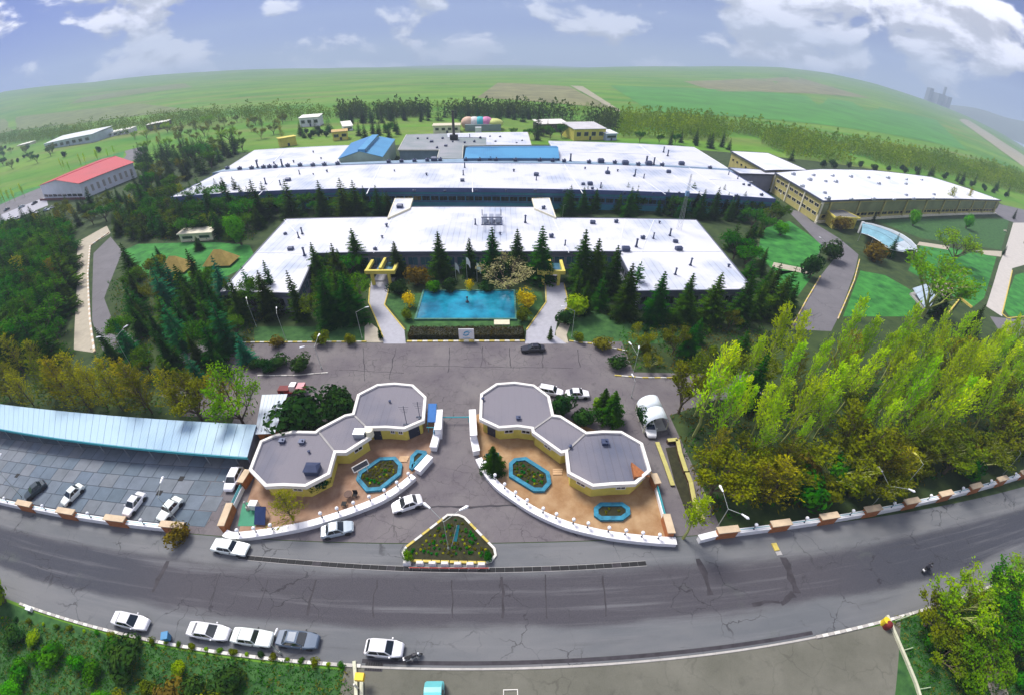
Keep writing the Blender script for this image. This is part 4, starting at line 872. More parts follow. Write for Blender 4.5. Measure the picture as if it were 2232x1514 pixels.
# ------------------------------------------------------------------ gatehouses
PARA = M('parapet_coping', (.74,.71,.66), rough=.7, var=.08, scale=.8)
DECK = roofing('roof_felt', (.20,.19,.215), 1.05, rough=.9, lines=.22, blot=.38)
GZ = 3.1
RIGHT_OUT = [(1044,913),(1046,858),(1081,835),(1122,832),(1165,838),(1199,863),(1208,903),(1223,905),(1279,940),(1313,937),(1355,938),(1401,964),(1419,1024),(1386,1053),(1336,1055),(1292,1059),(1237,1030),(1232,985),(1223,987),(1160,942),(1158,934),(1129,930),(1087,933)]
LEFT_OUT = [(925,915),(929,864),(900,837),(860,833),(822,836),(779,858),(768,899),(752,902),(695,932),(688,938),(639,937),(599,945),(567,959),(542,1023),(577,1059),(615,1057),(666,1059),(720,1031),(733,985),(755,985),(809,950),(803,932),(841,931),(881,934)]
def gatehouse(lab, out, seams, wins, doors, extra):
    pts = ccw([Vector((p.x, p.y, 0)) for p in lift(out, GZ)]); c = sum(pts, Vector())/len(pts)
    t = thing('gatehouse', lab, 'gatehouse', (c.x, c.y, 0), 0, 'twin gatehouses')
    wl = inset(pts, .55); n = len(wl)
    for i in range(n):                                  # one wall panel per facet
        a, b = wl[i], wl[(i+1) % n]
        d = (b-a).normalized() if (b-a).length > .01 else Vector((1,0)); o = Vector((d.y, -d.x))
        MB().prism([Vector((a.x,a.y,0)), Vector((b.x,b.y,0)), Vector((b.x-o.x*.25,b.y-o.y*.25,0)), Vector((a.x-o.x*.25,a.y-o.y*.25,0))], 0, GZ-.5).build('wall', YELLOW, t)
    MB().prism(inset(pts, .35), GZ-.49, GZ-.32).build('roof_deck', DECK, t)
    ins = inset(pts, .42)
    for i in range(n):                                  # mitred parapet lengths
        a, b, ai, bi = pts[i], pts[(i+1) % n], ins[i], ins[(i+1) % n]
        MB().prism([a, b, Vector((bi.x,bi.y,0)), Vector((ai.x,ai.y,0))], GZ-.62, GZ+.0).build('parapet', PARA, t)
    for a, b in seams: MB().bar(at(*a, GZ-.32), at(*b, GZ-.32), .25, GZ-.32, GZ-.2).build('roof_upstand', CONCRETE, t)
    def facet(px):
        q = at(*px, GZ); best = min(range(n), key=lambda i: ((wl[i]+wl[(i+1)%n])/2-Vector((q.x,q.y))).length); return wl[best], wl[(best+1) % n]
    for px, k in wins:
        a, b = facet(px); L_ = (b-a).length; windows(t, a, b, 1.35, 2.15, k, .5, PARA, DARK_GLASS, 1, max(.35, (L_-1.3*k-.5*(k-1))/2))
    for px, w in doors:
        a, b = facet(px); door(t, a, b, .5, min(w, (b-a).length*.7), 2.2, DARK_METAL)
    for px, py, k, s in extra:
        q = at(px, py, GZ-.3); o = bpy.data.objects.new('roof_vent', VENT[k, 0]); COL.objects.link(o); o.parent = t; o.location = Vector((q.x,q.y,GZ-.32))-ORG[t.name]; o.scale = (s,)*3
    return t
GR = gatehouse('yellow gatehouse of joined decagons with white parapets, right of the gate', RIGHT_OUT, [((1207,905),(1160,938)),((1277,944),(1234,984))],
               [((1108,932),1),((1144,932),1),((1192,964),1),((1263,1044),1),((1360,1054),1)], [((1064,923),1.4)], [(1130,913,'box',.5),(1243,975,'cowl',.5),(1318,966,'box',.7),(1052,872,'cowl',.5)])
GL = gatehouse('yellow gatehouse of joined decagons with white parapets, left of the gate', LEFT_OUT, [((768,900),(803,934)),((692,936),(732,986))],
               [((862,932),2),((782,967),1),((695,1045),1),((640,1058),1)], [((903,925),1.7),((822,931),1.2)], [(617,962,'box',.6),(660,964,'box',.6),(675,985,'cowl',.4),(684,1026,'lantern',.9),(648,907,'cowl',.3),(850,876,'cowl',.4)])
def roof_bits():
    q = at(1393,1030,GZ); s = MB(); s.add([(q.x-.9,q.y-.7,GZ-.31),(q.x+1.4,q.y-.3,GZ-.31),(q.x-.7,q.y+1.6,GZ-.31),(q.x-.9,q.y-.7,GZ+.3),(q.x-.7,q.y+1.6,GZ+.3)], [(0,1,3),(1,2,4,3),(0,3,4,2),(0,2,1)]); s.build('roof_hatch', BRICK, GR)
    q = at(785,945,GZ); MB().box(q.x-.8,q.y-.6,GZ-.3,q.x+.8,q.y+.6,GZ+.6).build('cooling_unit', VENTM[1], GL)
    q = at(807,945,GZ); t = MB().tube((q.x,q.y,GZ-.3),(q.x,q.y,GZ+.9),.55,.55,10); t.build('water_tank', CREAM, GL)
    for k, (px, py) in enumerate(((886,921),(914,905))):
        q = at(px, py, GZ); m = MB().tube((q.x,q.y,GZ-.3),(q.x,q.y,GZ+3.4-k*.6),.05,n=5); 
        for j in range(4): m.tube((q.x-.7+j*.1,q.y,GZ+3.2-j*.35-k*.6),(q.x+.7-j*.1,q.y,GZ+3.2-j*.35-k*.6),.025,n=4)
        m.box(q.x-.5,q.y-.12,GZ-.32,q.x+.5,q.y+.12,GZ-.2).box(q.x-.12,q.y-.5,GZ-.32,q.x+.12,q.y-.13,GZ-.2); stuff(m.build('aerial', DARK_METAL, GL))
roof_bits()
# ------------------------------------------------------------------ paved terraces
TERR = M('terracotta_paving', (.36,.185,.07), var=.3, scale=.45, rough=.85, col2=(.42,.28,.15), detail=8); TERR2 = M('rose_paving', (.28,.15,.085), var=.25, scale=.4, rough=.85, col2=(.38,.25,.17))
flat('terrace', [(1034,905),(1036,980),(1050,1005),(1090,1055),(1160,1103),(1240,1140),(1335,1162),(1458,1174),(1440,1100),(1428,1040),(1380,970),(1230,910),(1120,880)], .045, TERR)
flat('terrace', [(950,905),(946,970),(934,995),(898,1033),(830,1080),(724,1122),(616,1150),(520,1160),(535,1105),(560,1030),(640,960),(760,900),(850,880)], .045, TERR2)
# ------------------------------------------------------------------ curved white walls with globe lamps
GLOBE = M('globe_glass', (.86,.87,.90), rough=.2, var=.02)
LAMP_POST = MB().tube((0,0,0),(0,0,.75),.055,.045,6).tube((0,0,0),(0,0,.08),.14,.10,8)
LAMP_BALL = MB().ball((0,0,.93),.24,10,7)
_lp = bpy.data.meshes.new('globe_lamp'); _lp.from_pydata(LAMP_POST.v, [], LAMP_POST.f); _lp.materials.append(DARK_METAL)
_lb = bpy.data.meshes.new('globe'); _lb.from_pydata(LAMP_BALL.v, [], LAMP_BALL.f); _lb.materials.append(GLOBE); _lb.polygons.foreach_set('use_smooth', [True]*len(LAMP_BALL.f))
def globe_lamp(parent, p):
    o = bpy.data.objects.new('globe_lamp', _lp); COL.objects.link(o); o.parent = parent; o.location = Vector(p)-ORG[parent.name]
    g = bpy.data.objects.new('globe', _lb); COL.objects.link(g); g.parent = o
def curved_wall(lab, line, lamps, h=.85, w=.95):
    P_ = lift(line, h); # smooth the run
    Q = []
    for i in range(len(P_)-1):
        p0, p1, p2, p3 = P_[max(0,i-1)], P_[i], P_[i+1], P_[min(len(P_)-1,i+2)]
        for k in range(3):
            t = k/3; Q.append(.5*((2*p1)+(p2-p0)*t+(2*p0-5*p1+4*p2-p3)*t*t+(3*p1-p0-3*p2+p3)*t**3))
    Q.append(P_[-1]); c = Q[len(Q)//2]
    t = thing('curved_wall', lab, 'wall', (c.x, c.y, 0))
    def off(i, d):
        a, b = Q[max(0,i-1)], Q[min(len(Q)-1,i+1)]; e = (b-a).normalized(); return Vector((Q[i].x-e.y*d, Q[i].y+e.x*d, 0))
    body, cop = MB(), None
    n = len(Q); vs = []
    for i in range(n):
        for d, z in ((-w*.38,0),(-w*.38,h-.1),(w*.38,h-.1),(w*.38,0)): q = off(i, d); vs.append((q.x,q.y,z))
    body.add(vs, [(4*i+k, 4*i+4+k, 4*i+5+k, 4*i+1+k) for i in range(n-1) for k in range(3)]+[(0,1,2,3),(4*n-1,4*n-2,4*n-3,4*n-4)]); body.build('wall_body', WHITE_PAINT, t)
    for i in range(n-1):                               # coping stones
        a0, a1, b0, b1 = off(i, -w/2), off(i+1, -w/2), off(i, w/2), off(i+1, w/2); e = (a1-a0).normalized()*.012
        MB().prism([a0+e, a1-e, b1-e, b0+e], h-.098, h+.02).build('coping', WHITE_PAINT, t)
    for px in lamps:
        q = at(px[0], px[1], h+.9); j = min(range(n), key=lambda i: (Q[i]-q).to_2d().length); globe_lamp(t, (Q[j].x*.55+q.x*.45, Q[j].y*.55+q.y*.45, h))
    return t
z2 = lambda L_: [(980+x/3.72, 800+y/3.72) for x, y in L_]; z1 = lambda L_: [(400+x/3.72, 800+y/3.72) for x, y in L_]
curved_wall('curved white wall with globe lamps sweeping right from the gate', [(1043,998),(1060,1028),(1087,1058),(1120,1082),(1157,1106),(1195,1125),(1235,1141),(1276,1152),(1329,1163),(1383,1170),(1437,1175),(1474,1177)],
            z2([(312,770),(378,850),(458,930),(550,1005),(648,1070),(765,1125),(883,1170),(1010,1205),(1143,1240),(1277,1270),(1415,1295),(1550,1320),(1690,1340)]))
curved_wall('curved white wall with globe lamps sweeping left from the gate', [(902,1035),(870,1061),(830,1085),(776,1107),(723,1125),(669,1141),(615,1152),(561,1161),(508,1166),(489,1160)],
            z1([(1815,850),(1720,920),(1610,985),(1485,1030),(1370,1075),(1235,1120),(1100,1160),(690,1260),(555,1290),(425,1310)]))
def wing(lab, pa, pb, h, w):
    a, b = at(*pa, h), at(*pb, h); c = (a+b)/2; t = thing('gate_wing', lab, 'wall', (c.x, c.y, 0)); MB().bar(a, b, w, 0, h-.08).build('wall_body', WHITE_PAINT, t); MB().bar(a-(b-a).normalized()*.06, b+(b-a).normalized()*.06, w+.14, h-.078, h+.03).build('coping', WHITE_PAINT, t); return t
wing('white gate wing wall beside the right gatehouse', (1029,893), (1032,948), 2.2, .9); wing('low white wall piece below the right gate wing', (1032,952), (1038,982), 1.0, .9)
wing('white gate wing wall beside the left gatehouse', (957,893), (954,935), 2.2, .9); wing('low white wall piece below the left gate wing', (953,940), (944,973), 1.0, .9)
wing('short white wall block at the mouth of the left terrace', (937,993), (910,1023), 1.0, .9)
def gate_bits():
    a, b = at(963,909,1.1), at(1022,909,1.1); t = thing('gate_barrier', 'teal barrier pole across the entrance between the gatehouses', 'barrier', ((a.x+b.x)/2, a.y, 0))
    MB().tube(a, b, .09, n=8).build('pole', TEAL_PAINT, t)
    for p in (a, b): MB().tube((p.x,p.y,.02), (p.x,p.y,1.2), .12, n=8).build('post', TEAL_PAINT, t)
    MB().tube((b.x,b.y,1.1), (b.x+.7,b.y-1.3,.5), .07, n=6).build('stay', TEAL_PAINT, t)
    BLUEP = M('blue_awning', (.02,.13,.38), var=.12, scale=.6); p = [at(933,880,2.4), at(951,880,2.4), at(949,920,2.2), at(931,920,2.2)]
    t = thing('blue_awning', 'blue flat awning between the left gatehouse and its gate wing', 'awning', (p[0].x, p[2].y, 0)); 
    vs = p+[q+Vector((0,0,.1)) for q in p]; MB().add(vs, [(4,5,6,7),(3,2,1,0),(0,1,5,4),(1,2,6,5),(2,3,7,6),(3,0,4,7)]).build('sheet', BLUEP, t)
    for q in p: MB().tube((q.x,q.y,.05),(q.x,q.y,q.z),.05,n=5).build('post', TEAL_PAINT, t)
    MB().tube(p[2]+Vector((0,-.9,-.1)), p[3]+Vector((0,-.9,-.1)), .06, n=6).build('rail', TEAL_PAINT, t)
    p = at(949,950); t = thing('wall_plaque', 'small blue and white notice frame fixed beside the left gate wing', 'sign', p); MB().box(p.x-.1,p.y-.6,.9,p.x+.02,p.y+.6,1.7).build('panel', M('notice_blue', (.25,.48,.68), var=.2, scale=2), t); MB().tube((p.x,p.y,0),(p.x,p.y,.9),.06,n=5).build('post', GREY_METAL, t)
gate_bits()
# ------------------------------------------------------------------ planters with blue rims
RIMB = M('blue_planter_rim', (.02,.18,.28), rough=.7, var=.45, scale=1.3, detail=8)
def tuft_mesh(mat, r=.3, n=26, seed=1):
    rnd = random.Random(seed); mb = MB()
    for _ in range(n):
        a, t = rnd.uniform(0, 6.28), rnd.uniform(.1, 1.0); d = Vector((math.cos(a)*math.sin(t), math.sin(a)*math.sin(t), math.cos(t)*.9)); p = d*r*rnd.uniform(.3, 1); s = r*.35
        u = Vector((rnd.uniform(-1,1), rnd.uniform(-1,1), rnd.uniform(-.3,.6))).normalized()*s; v = d.cross(u).normalized()*s*.5
        mb.add([p-u, p+v, p+u, p-v], [(0,1,2,3)])
    me = bpy.data.meshes.new('tuft'); me.from_pydata(mb.v, [], mb.f); me.materials.append(mat); return me
OLIVE = leaf('olive_leaf', (.05,.055,.012), (.10,.095,.02), .2); LIME = leaf('lime_leaf', (.20,.24,.02), (.30,.30,.04), .3); GREENL = leaf('green_leaf', (.02,.09,.02), (.04,.14,.03), .3)
TUFTS = [tuft_mesh(OLIVE, .34, 26, 1), tuft_mesh(LIME, .30, 22, 2), tuft_mesh(GREENL, .4, 30, 3)]
def inside(p, poly):
    c = False; n = len(poly)
    for i in range(n):
        a, b = poly[i], poly[(i+1) % n]
        if (a[1] > p[1]) != (b[1] > p[1]) and p[0] < (b[0]-a[0])*(p[1]-a[1])/(b[1]-a[1])+a[0]: c = not c
    return c
def fill(poly, step, rnd, jit=.35):
    xs, ys = [p[0] for p in poly], [p[1] for p in poly]; out = []; y = min(ys); k = 0
    while y < max(ys):
        x = min(xs)+(k % 2)*step/2
        while x < max(xs):
            q = (x+rnd.uniform(-jit,jit)*step, y+rnd.uniform(-jit,jit)*step)
            if inside(q, poly): out.append(q)
            x += step
        y += step*.87; k += 1
    return out
def planter(lab, out, h=.45, w=.55, step=.55, picks=(0,0,2,0,1), bare=False):
    pts = ccw([Vector((p.x,p.y,0)) for p in lift(out, h)]); n = len(pts); c = sum(pts, Vector())/n; ins = [Vector((p.x,p.y,0)) for p in inset(pts, w)]
    t = thing('planter', lab, 'planter', c, 0, 'blue rimmed planters on the terraces')
    for i in range(n): MB().prism([pts[i], pts[(i+1)%n], ins[(i+1)%n], ins[i]], 0, h).build('rim', RIMB, t)
    MB().prism(inset(pts, w*.98), 0, h-.16).build('soil_bed', SOIL, t)
    rnd = random.Random(lab)
    if not bare:
        for x, y in fill(inset(pts, w+.25), step, rnd):
            o = bpy.data.objects.new('bedding_plant', TUFTS[rnd.choice(picks)]); COL.objects.link(o); o.parent = t; o.location = Vector((x,y,h-.17))-ORG[t.name]; s = rnd.uniform(.7,1.1); o.scale = (s,s,s*.8); o.rotation_euler = (0,0,rnd.uniform(0,6))
    return t
planter('large blue rimmed planter on the right terrace below the link block', z2([(480,775),(525,735),(620,725),(810,845),(825,935),(770,1000),(680,1000),(480,880)]))
planter('blue rimmed planter at the bottom of the right terrace', z2([(1170,1130),(1220,1090),(1400,1088),(1460,1130),(1465,1185),(1405,1230),(1225,1232),(1172,1195)]), picks=(0,), step=.9)
planter('small blue rimmed planter behind the curved wall holding a young conifer', z2([(290,700),(400,690),(402,850),(372,856)]), picks=(0,0,2))
planter('large blue rimmed planter on the left terrace beside the notice board', z1([(1400,905),(1420,845),(1590,725),(1720,720),(1775,780),(1765,860),(1600,990),(1480,1000)]))
planter('small blue rimmed planter on the left terrace near the gate', z1([(1830,810),(1840,715),(1890,665),(1970,675),(1975,700),(1850,825)]), picks=(0,2))
def notice():
    a, b = at(773,1029,1.6), at(805,1011,1.6); t = thing('notice_board', 'long dark notice board with white frame leaning by the left planter', 'notice board', ((a.x+b.x)/2, (a.y+b.y)/2, 0)); d = (b-a).normalized(); n = Vector((d.y,-d.x,0)); up = Vector((0,0,1))
    q = [a, b, b+up*.6-n*.5, a+up*.6-n*.5]; vs = q+[p-n*.06 for p in q]; MB().add(vs, [(0,1,2,3),(7,6,5,4),(0,4,5,1),(1,5,6,2),(2,6,7,3),(3,7,4,0)]).build('panel', DARK_GLASS, t)
    for i in range(4): MB().tube(q[i], q[(i+1) % 4], .07, n=5).build('frame_bar', KERB_WHITE, t)
    for p in (a.lerp(b, .2), a.lerp(b, .8)): MB().tube((p.x,p.y,0), p, .05, n=5).build('post', KERB_WHITE, t)
notice()
# ------------------------------------------------------------------ front boundary walls: brick piers, white panels, globe lamps
def boundary(lab, p_first, p_last, n, h=1.7, start_panel=True):
    a, b = at(*p_first, h), at(*p_last, h); a.z = b.z = 0; d = (b-a)/n; e = d.normalized(); nn = Vector((-e.y, e.x, 0)); L_ = d.length
    t = thing('boundary_wall', lab, 'wall', (a+b)/2); pw = L_*.36
    for i in range(n+1):
        c = a+d*i
        MB().prism([c-e*pw/2-nn*.32, c+e*pw/2-nn*.32, c+e*pw/2+nn*.32, c-e*pw/2+nn*.32], 0, h-.14).build('pier', BRICK, t)
        MB().prism([c-e*(pw/2+.1)-nn*.45, c+e*(pw/2+.1)-nn*.45, c+e*(pw/2+.1)+nn*.45, c-e*(pw/2+.1)+nn*.45], h-.138, h+.02).build('pier_cap', BEIGE_CAP, t)
        if i < n:
            p, q = c+e*(pw/2+.012), c+d-e*(pw/2+.012)
            MB().bar(p, q, .4, 0, h*.55).build('panel', WHITE_PAINT, t); MB().bar(p, q, .62, h*.55+.002, h*.55+.1).build('panel_coping', WHITE_PAINT, t)
            MB().bar(p, q, .05, h*.55+.3, h*.55+.36).build('rail', TEAL_PAINT, t)
            m = c+d*.5; globe_lamp(t, (m.x, m.y, h*.55+.1))
    return t
boundary('brick and white boundary wall with globe lamps along the road on the right', (1588,1152), (2236,1026), 8)
boundary('brick and white boundary wall with globe lamps before the left parking court', (-88,1062), (372,1142), 5)
MB_ = at(1530,1180); w = wing('short white wall end beside the yellow green bush', (1525,1170), (1565,1160), .95, .6)
def side_wall(lab, pts, h=1.6):
    P_ = lift(pts, h); c = P_[len(P_)//2]; t = thing('brick_wall', lab, 'wall', (c.x, c.y, 0))
    for i, (a, b) in enumerate(zip(P_, P_[1:])):
        if i % 2 == 0:
            MB().bar(a, b, .7, 0, h-.1).build('pier', BRICK, t); MB().bar(a, b, .95, h-.098, h+.02).build('pier_cap', BEIGE_CAP, t)
        else:
            MB().bar(a, b, .3, 0, .7).build('panel', WHITE_PAINT, t); MB().bar(a, b, .06, 1.1, 1.3).build('rail', TEAL_PAINT, t); MB().bar(a, b, .06, .8, 1.0).build('rail', TEAL_PAINT, t)
side_wall('brick wall with white panels at the left end of the left terrace', [(540,1022),(522,1050),(500,1095),(480,1145)]); side_wall('brick wall with white panels at the right end of the right terrace', [(1424,1030),(1434,1052),(1452,1118),(1464,1160)])
GREENMAT = M('green_court', (.03,.22,.12), var=.15, scale=.5)
flat('green_mat', [(530,1095),(562,1092),(572,1125),(556,1146),(518,1146)], .060, GREENMAT)
def terrace_bits():
    p = at(558,1106); t = thing('white_cabinet', 'white metal cabinet on the green mat', 'cabinet', p); MB().box(p.x-.5,p.y-.4,.06,p.x+.5,p.y+.4,1.1).build('body', WHITE_PAINT, t); MB().box(p.x-.55,p.y-.45,1.1,p.x+.55,p.y+.45,1.17).build('lid', WHITE_TRIM, t)
    p = at(573,1132); t = thing('solar_panel', 'dark blue solar panel propped beside the green mat', 'solar panel', p); m = MB(); m.add([(p.x-.7,p.y-.9,.3),(p.x+.8,p.y-.9,.3),(p.x+.5,p.y+1.1,1.3),(p.x-1.0,p.y+1.1,1.3),(p.x-.7,p.y-.9,.36),(p.x+.8,p.y-.9,.36),(p.x+.5,p.y+1.1,1.36),(p.x-1.0,p.y+1.1,1.36)], [(4,5,6,7),(3,2,1,0),(0,1,5,4),(1,2,6,5),(2,3,7,6),(3,0,4,7)]); m.build('panel', M('solar_blue', (.02,.035,.10), rough=.2, var=.2), t)
    for x, y, z in ((-.6,-.8,.3),(.7,-.8,.3),(-.9,1.0,1.28),(.4,1.0,1.28)): MB().tube((p.x+x,p.y+y,.05),(p.x+x,p.y+y,z),.04,n=5).build('leg', GREY_METAL, t)
    p = at(542,1108); t = thing('spray_fountain', 'little pale fountain statue on the green mat', 'fountain', p); MB().tube((p.x,p.y,.06),(p.x,p.y,.5),.35,.25,8).build('basin', KERB_GREY, t); MB().tube((p.x,p.y,.5),(p.x,p.y,1.4),.1,.06,6).ball((p.x,p.y,1.5),.16).build('figure', KERB_GREY, t)
    p = at(762,1082); t = thing('garden_table', 'small round brown table on the left terrace', 'table', p); MB().tube((p.x,p.y,.7),(p.x,p.y,.78),.55,.55,12).build('table_top', M('table_brown', (.10,.055,.04)), t); MB().tube((p.x,p.y,.05),(p.x,p.y,.7),.07,n=6).build('leg', DARK_METAL, t)
    for k, (px, py, lab) in enumerate(((776,1080,'black chair right of the round terrace table'),(752,1100,'black stool in front of the round terrace table'))):
        p = at(px, py); t = thing('garden_chair', lab, 'chair', p); MB().box(p.x-.3,p.y-.3,.42,p.x+.3,p.y+.3,.5).build('seat', BLACK, t)
        if k == 0: MB().box(p.x-.3,p.y+.24,.5,p.x+.3,p.y+.3,1.0).build('backrest', BLACK, t)
        for sx in (-1,1):
            for sy in (-1,1): MB().tube((p.x+sx*.25,p.y+sy*.25,.05),(p.x+sx*.25,p.y+sy*.25,.42),.03,n=4).build('leg', BLACK, t)
    for px, py, lab in ((1215,1028,'stacked pale timber pieces on the right terrace by the wall'),(880,1000,'pale cloth sheet lying on the left terrace paving')):
        p = at(px, py); m = MB(); t = thing('timber_stack', lab, 'timber')
        t.location = p; ORG[t.name] = Vector(p)
        for i in range(3): MB().box(p.x-.7+.05*i, p.y-.5+i*.34, .05, p.x+.6+.08*i, p.y-.22+i*.34, .16).build('board', M('pale_timber', (.55,.36,.20), var=.15), t)
terrace_bits()
# ------------------------------------------------------------------ triangular traffic island
def island():
    px = [(952,1136),(975,1118),(1000,1118),(1014,1124),(1080,1192),(1083,1208),(1072,1222),(1060,1226),(900,1222),(882,1216),(876,1202),(884,1188)]
    pts = ccw([Vector((p.x,p.y,0)) for p in lift(px, .18)]); c = sum(pts, Vector())/len(pts); t = thing('traffic_island', 'triangular planted traffic island with yellow kerb before the gate', 'traffic island', c)
    n = len(pts); ins = inset(pts, .28)
    for i in range(n):
        a, b, ai, bi = pts[i], pts[(i+1)%n], Vector((*ins[i],0)), Vector((*ins[(i+1)%n],0)); k = max(1, round((b-a).length/1.1))
        for j in range(k):
            m = KERB_YEL if (j % 2 or i in (2,3)) else KERB_WHITE
            MB().prism([a.lerp(b, j/k+.006), a.lerp(b, (j+1)/k-.006), ai.lerp(bi, (j+1)/k-.006), ai.lerp(bi, j/k+.006)], 0, .2).build('kerb_block', m, t)
    MB().prism(inset(pts, .285), 0, .12).build('soil_bed', SOIL, t)
    rnd = random.Random(11); sp = fill(inset(pts, .8), .6, rnd, .3)
    for x, y in sp:
        o = bpy.data.objects.new('bedding_plant', TUFTS[rnd.choice((0,1,0,2,2))]); COL.objects.link(o); o.parent = t; o.location = Vector((x,y,.10))-ORG[t.name]; s = rnd.uniform(.6,1.0); o.scale = (s,s,s*.9); o.rotation_euler = (0,0,rnd.uniform(0,6))
    for k, x in enumerate((888,916,943,970,998,1025,1050)):
        p = at(x, 1227+k*.6); t2 = thing('marker_block', '%s white concrete marker block from the left along the island front' % ('first','second','third','fourth','fifth','sixth','seventh')[k], 'block', p, 0, 'white marker blocks before the island')
        m = MB(); m.add([(p.x-.45,p.y-.25,.0),(p.x+.45,p.y-.25,0),(p.x+.45,p.y+.25,0),(p.x-.45,p.y+.25,0),(p.x-.36,p.y-.17,.5),(p.x+.36,p.y-.17,.5),(p.x+.36,p.y+.17,.5),(p.x-.36,p.y+.17,.5)], [(4,5,6,7),(0,1,5,4),(1,2,6,5),(2,3,7,6),(3,0,4,7)]); m.build('block', WHITE_PAINT, t2)
        MB().box(p.x-.38,p.y-.16,.5,p.x+.38,p.y+.16,.53).build('cap', KERB_WHITE, t2)
    a, b = at(893,1238), at(1066,1239); t3 = thing('low_rail', 'low red and white rail in front of the traffic island', 'rail', (a+b)/2); MB().tube(a+Vector((0,0,.35)), b+Vector((0,0,.35)), .06, n=6).build('rail_bar', M('red_rail', (.40,.07,.05), var=.2), t3)
    for k in range(9): p = a.lerp(b, k/8); MB().tube((p.x,p.y,0),(p.x,p.y,.4),.05,n=5).build('post', KERB_WHITE, t3)
    p = at(984,1192); t4 = thing('teal_banner', 'furled teal banner on a slanting pole in the island bed', 'banner', p); top = Vector((p.x+.8,p.y+1.2,3.0)); MB().tube(p, top, .05, n=5).build('pole', GREY_METAL, t4)
    m = MB(); q0, q1 = Vector(p).lerp(top, .3), top; m.add([q0, q0+Vector((.45,-.1,.1)), q1+Vector((.3,0,-.1)), q1, q0+Vector((.2,.2,0)), q1+Vector((.15,.12,-.05))], [(0,1,2,3),(0,3,5,4),(4,5,2,1)]); m.build('cloth', M('teal_cloth', (.02,.30,.34), var=.15), t4)
island()
# ------------------------------------------------------------------ drain channel across the forecourt
def drain():
    line = [(520,1213),(700,1228),(880,1238),(1060,1241),(1240,1236),(1408,1226)]
    P_ = [at(*p) for p in line]; t = thing('drain_channel', 'long dark grated drain channel along the road edge before the island', 'drain', P_[2])
    total = 0
    for i, (a, b) in enumerate(zip(P_, P_[1:])):
        L_ = (b-a).length; k = max(1, round(L_/1.0)); d = (b-a)/k; e = d.normalized(); n = Vector((-e.y,e.x,0))*.27
        for j in range(k):
            p, q = a+d*j+e*.03, a+d*(j+1)-e*.03; MB().prism([p-n, q-n, q+n, p+n], .015, .05).build('grate', BLACK if (i+j) % 9 else TAR, t)
        for s in (-1, 1): MB().bar(a+n*1.1*s, b+n*1.1*s, .06, .012, .04).build('channel_edge', CONCRETE, t)
drain()
# ------------------------------------------------------------------ sheds
def parking_shed():
    z0, z1 = 2.7, 3.4
    A, B, C, D = at(-60,922,z0), at(540,995,z0), at(560,925,z1), at(-60,872,z1)
    t = thing('parking_shed', 'long open parking shed with pale blue metal roof behind the left court', 'shed', ((A.x+B.x)/2, (A.y+C.y)/2, 0))
    SH = roofing('pale_blue_sheet', (.40,.56,.66), .5, rough=.4, lines=.22, blot=.25); n = 44
    for i in range(n):
        q = [A.lerp(B, i/n+.0004), A.lerp(B, (i+1)/n-.0004), D.lerp(C, (i+1)/n-.0004), D.lerp(C, i/n+.0004)]; up = Vector((0,0,.05+.012*(i%2))); vs = q+[p+up for p in q]
        MB().add(vs, [(4,5,6,7),(3,2,1,0),(0,1,5,4),(1,2,6,5),(2,3,7,6),(3,0,4,7)]).build('roof_sheet', SH, t)
    MB().bar(A+Vector((0,-.12,0)), B+Vector((0,-.12,0)), .1, z0-.35, z0+.08).build('eave_trim', TEAL_PAINT, t)
    MB().bar(D+Vector((0,-.2,0)), C+Vector((0,-.2,0)), .2, 0, z1-.05).build('back_wall', M('shed_wall', (.16,.17,.20), var=.2), t)
    MB().bar(B+Vector((-.3,.2,0)), C+Vector((-.3,-.35,0)), .15, 0, z0-.05).build('end_wall', M('shed_wall2', (.16,.17,.24), var=.2), t)
    for i in range(13): p = A.lerp(B, (i+.15)/12.6); MB().tube((p.x,p.y+.15,.02),(p.x,p.y+.15,z0-.02),.07,n=6).build('post', GREY_METAL, t)
    z0 = 2.9; q = [at(572,860,z0), at(628,858,z0), at(600,944,z0), at(556,946,z0)]; c = sum(q, Vector())/4
    t = thing('brick_shed', 'lean-to shed with pale striped roof and orange brick side', 'shed', (c.x,c.y,0)); MB().prism(inset(q, .25), 0, z0-.02).build('wall', M('orange_brick', (.40,.15,.04), var=.25, scale=2), t)
    n = 7
    for i in range(n):
        s = [q[0].lerp(q[1], i/n+.004), q[0].lerp(q[1], (i+1)/n-.004), q[3].lerp(q[2], (i+1)/n-.004), q[3].lerp(q[2], i/n+.004)]; up = Vector((0,0,.06)); vs = s+[p+up for p in s]
        MB().add(vs, [(7,6,5,4),(0,1,2,3),(4,5,1,0),(5,6,2,1),(6,7,3,2),(7,4,0,3)]).build('roof_sheet', roofing('pale_sheet', (.50,.56,.62), .4, lines=.25), t)
    MB().tube((q[1].x+.4,q[1].y-3,.0),(q[1].x+.1,q[1].y-4.5,2.6),.06,n=5).build('ladder_rail', KERB_YEL, t); MB().tube((q[1].x+.8,q[1].y-3,.0),(q[1].x+.5,q[1].y-4.5,2.6),.06,n=5).build('ladder_rail', KERB_YEL, t)
parking_shed()
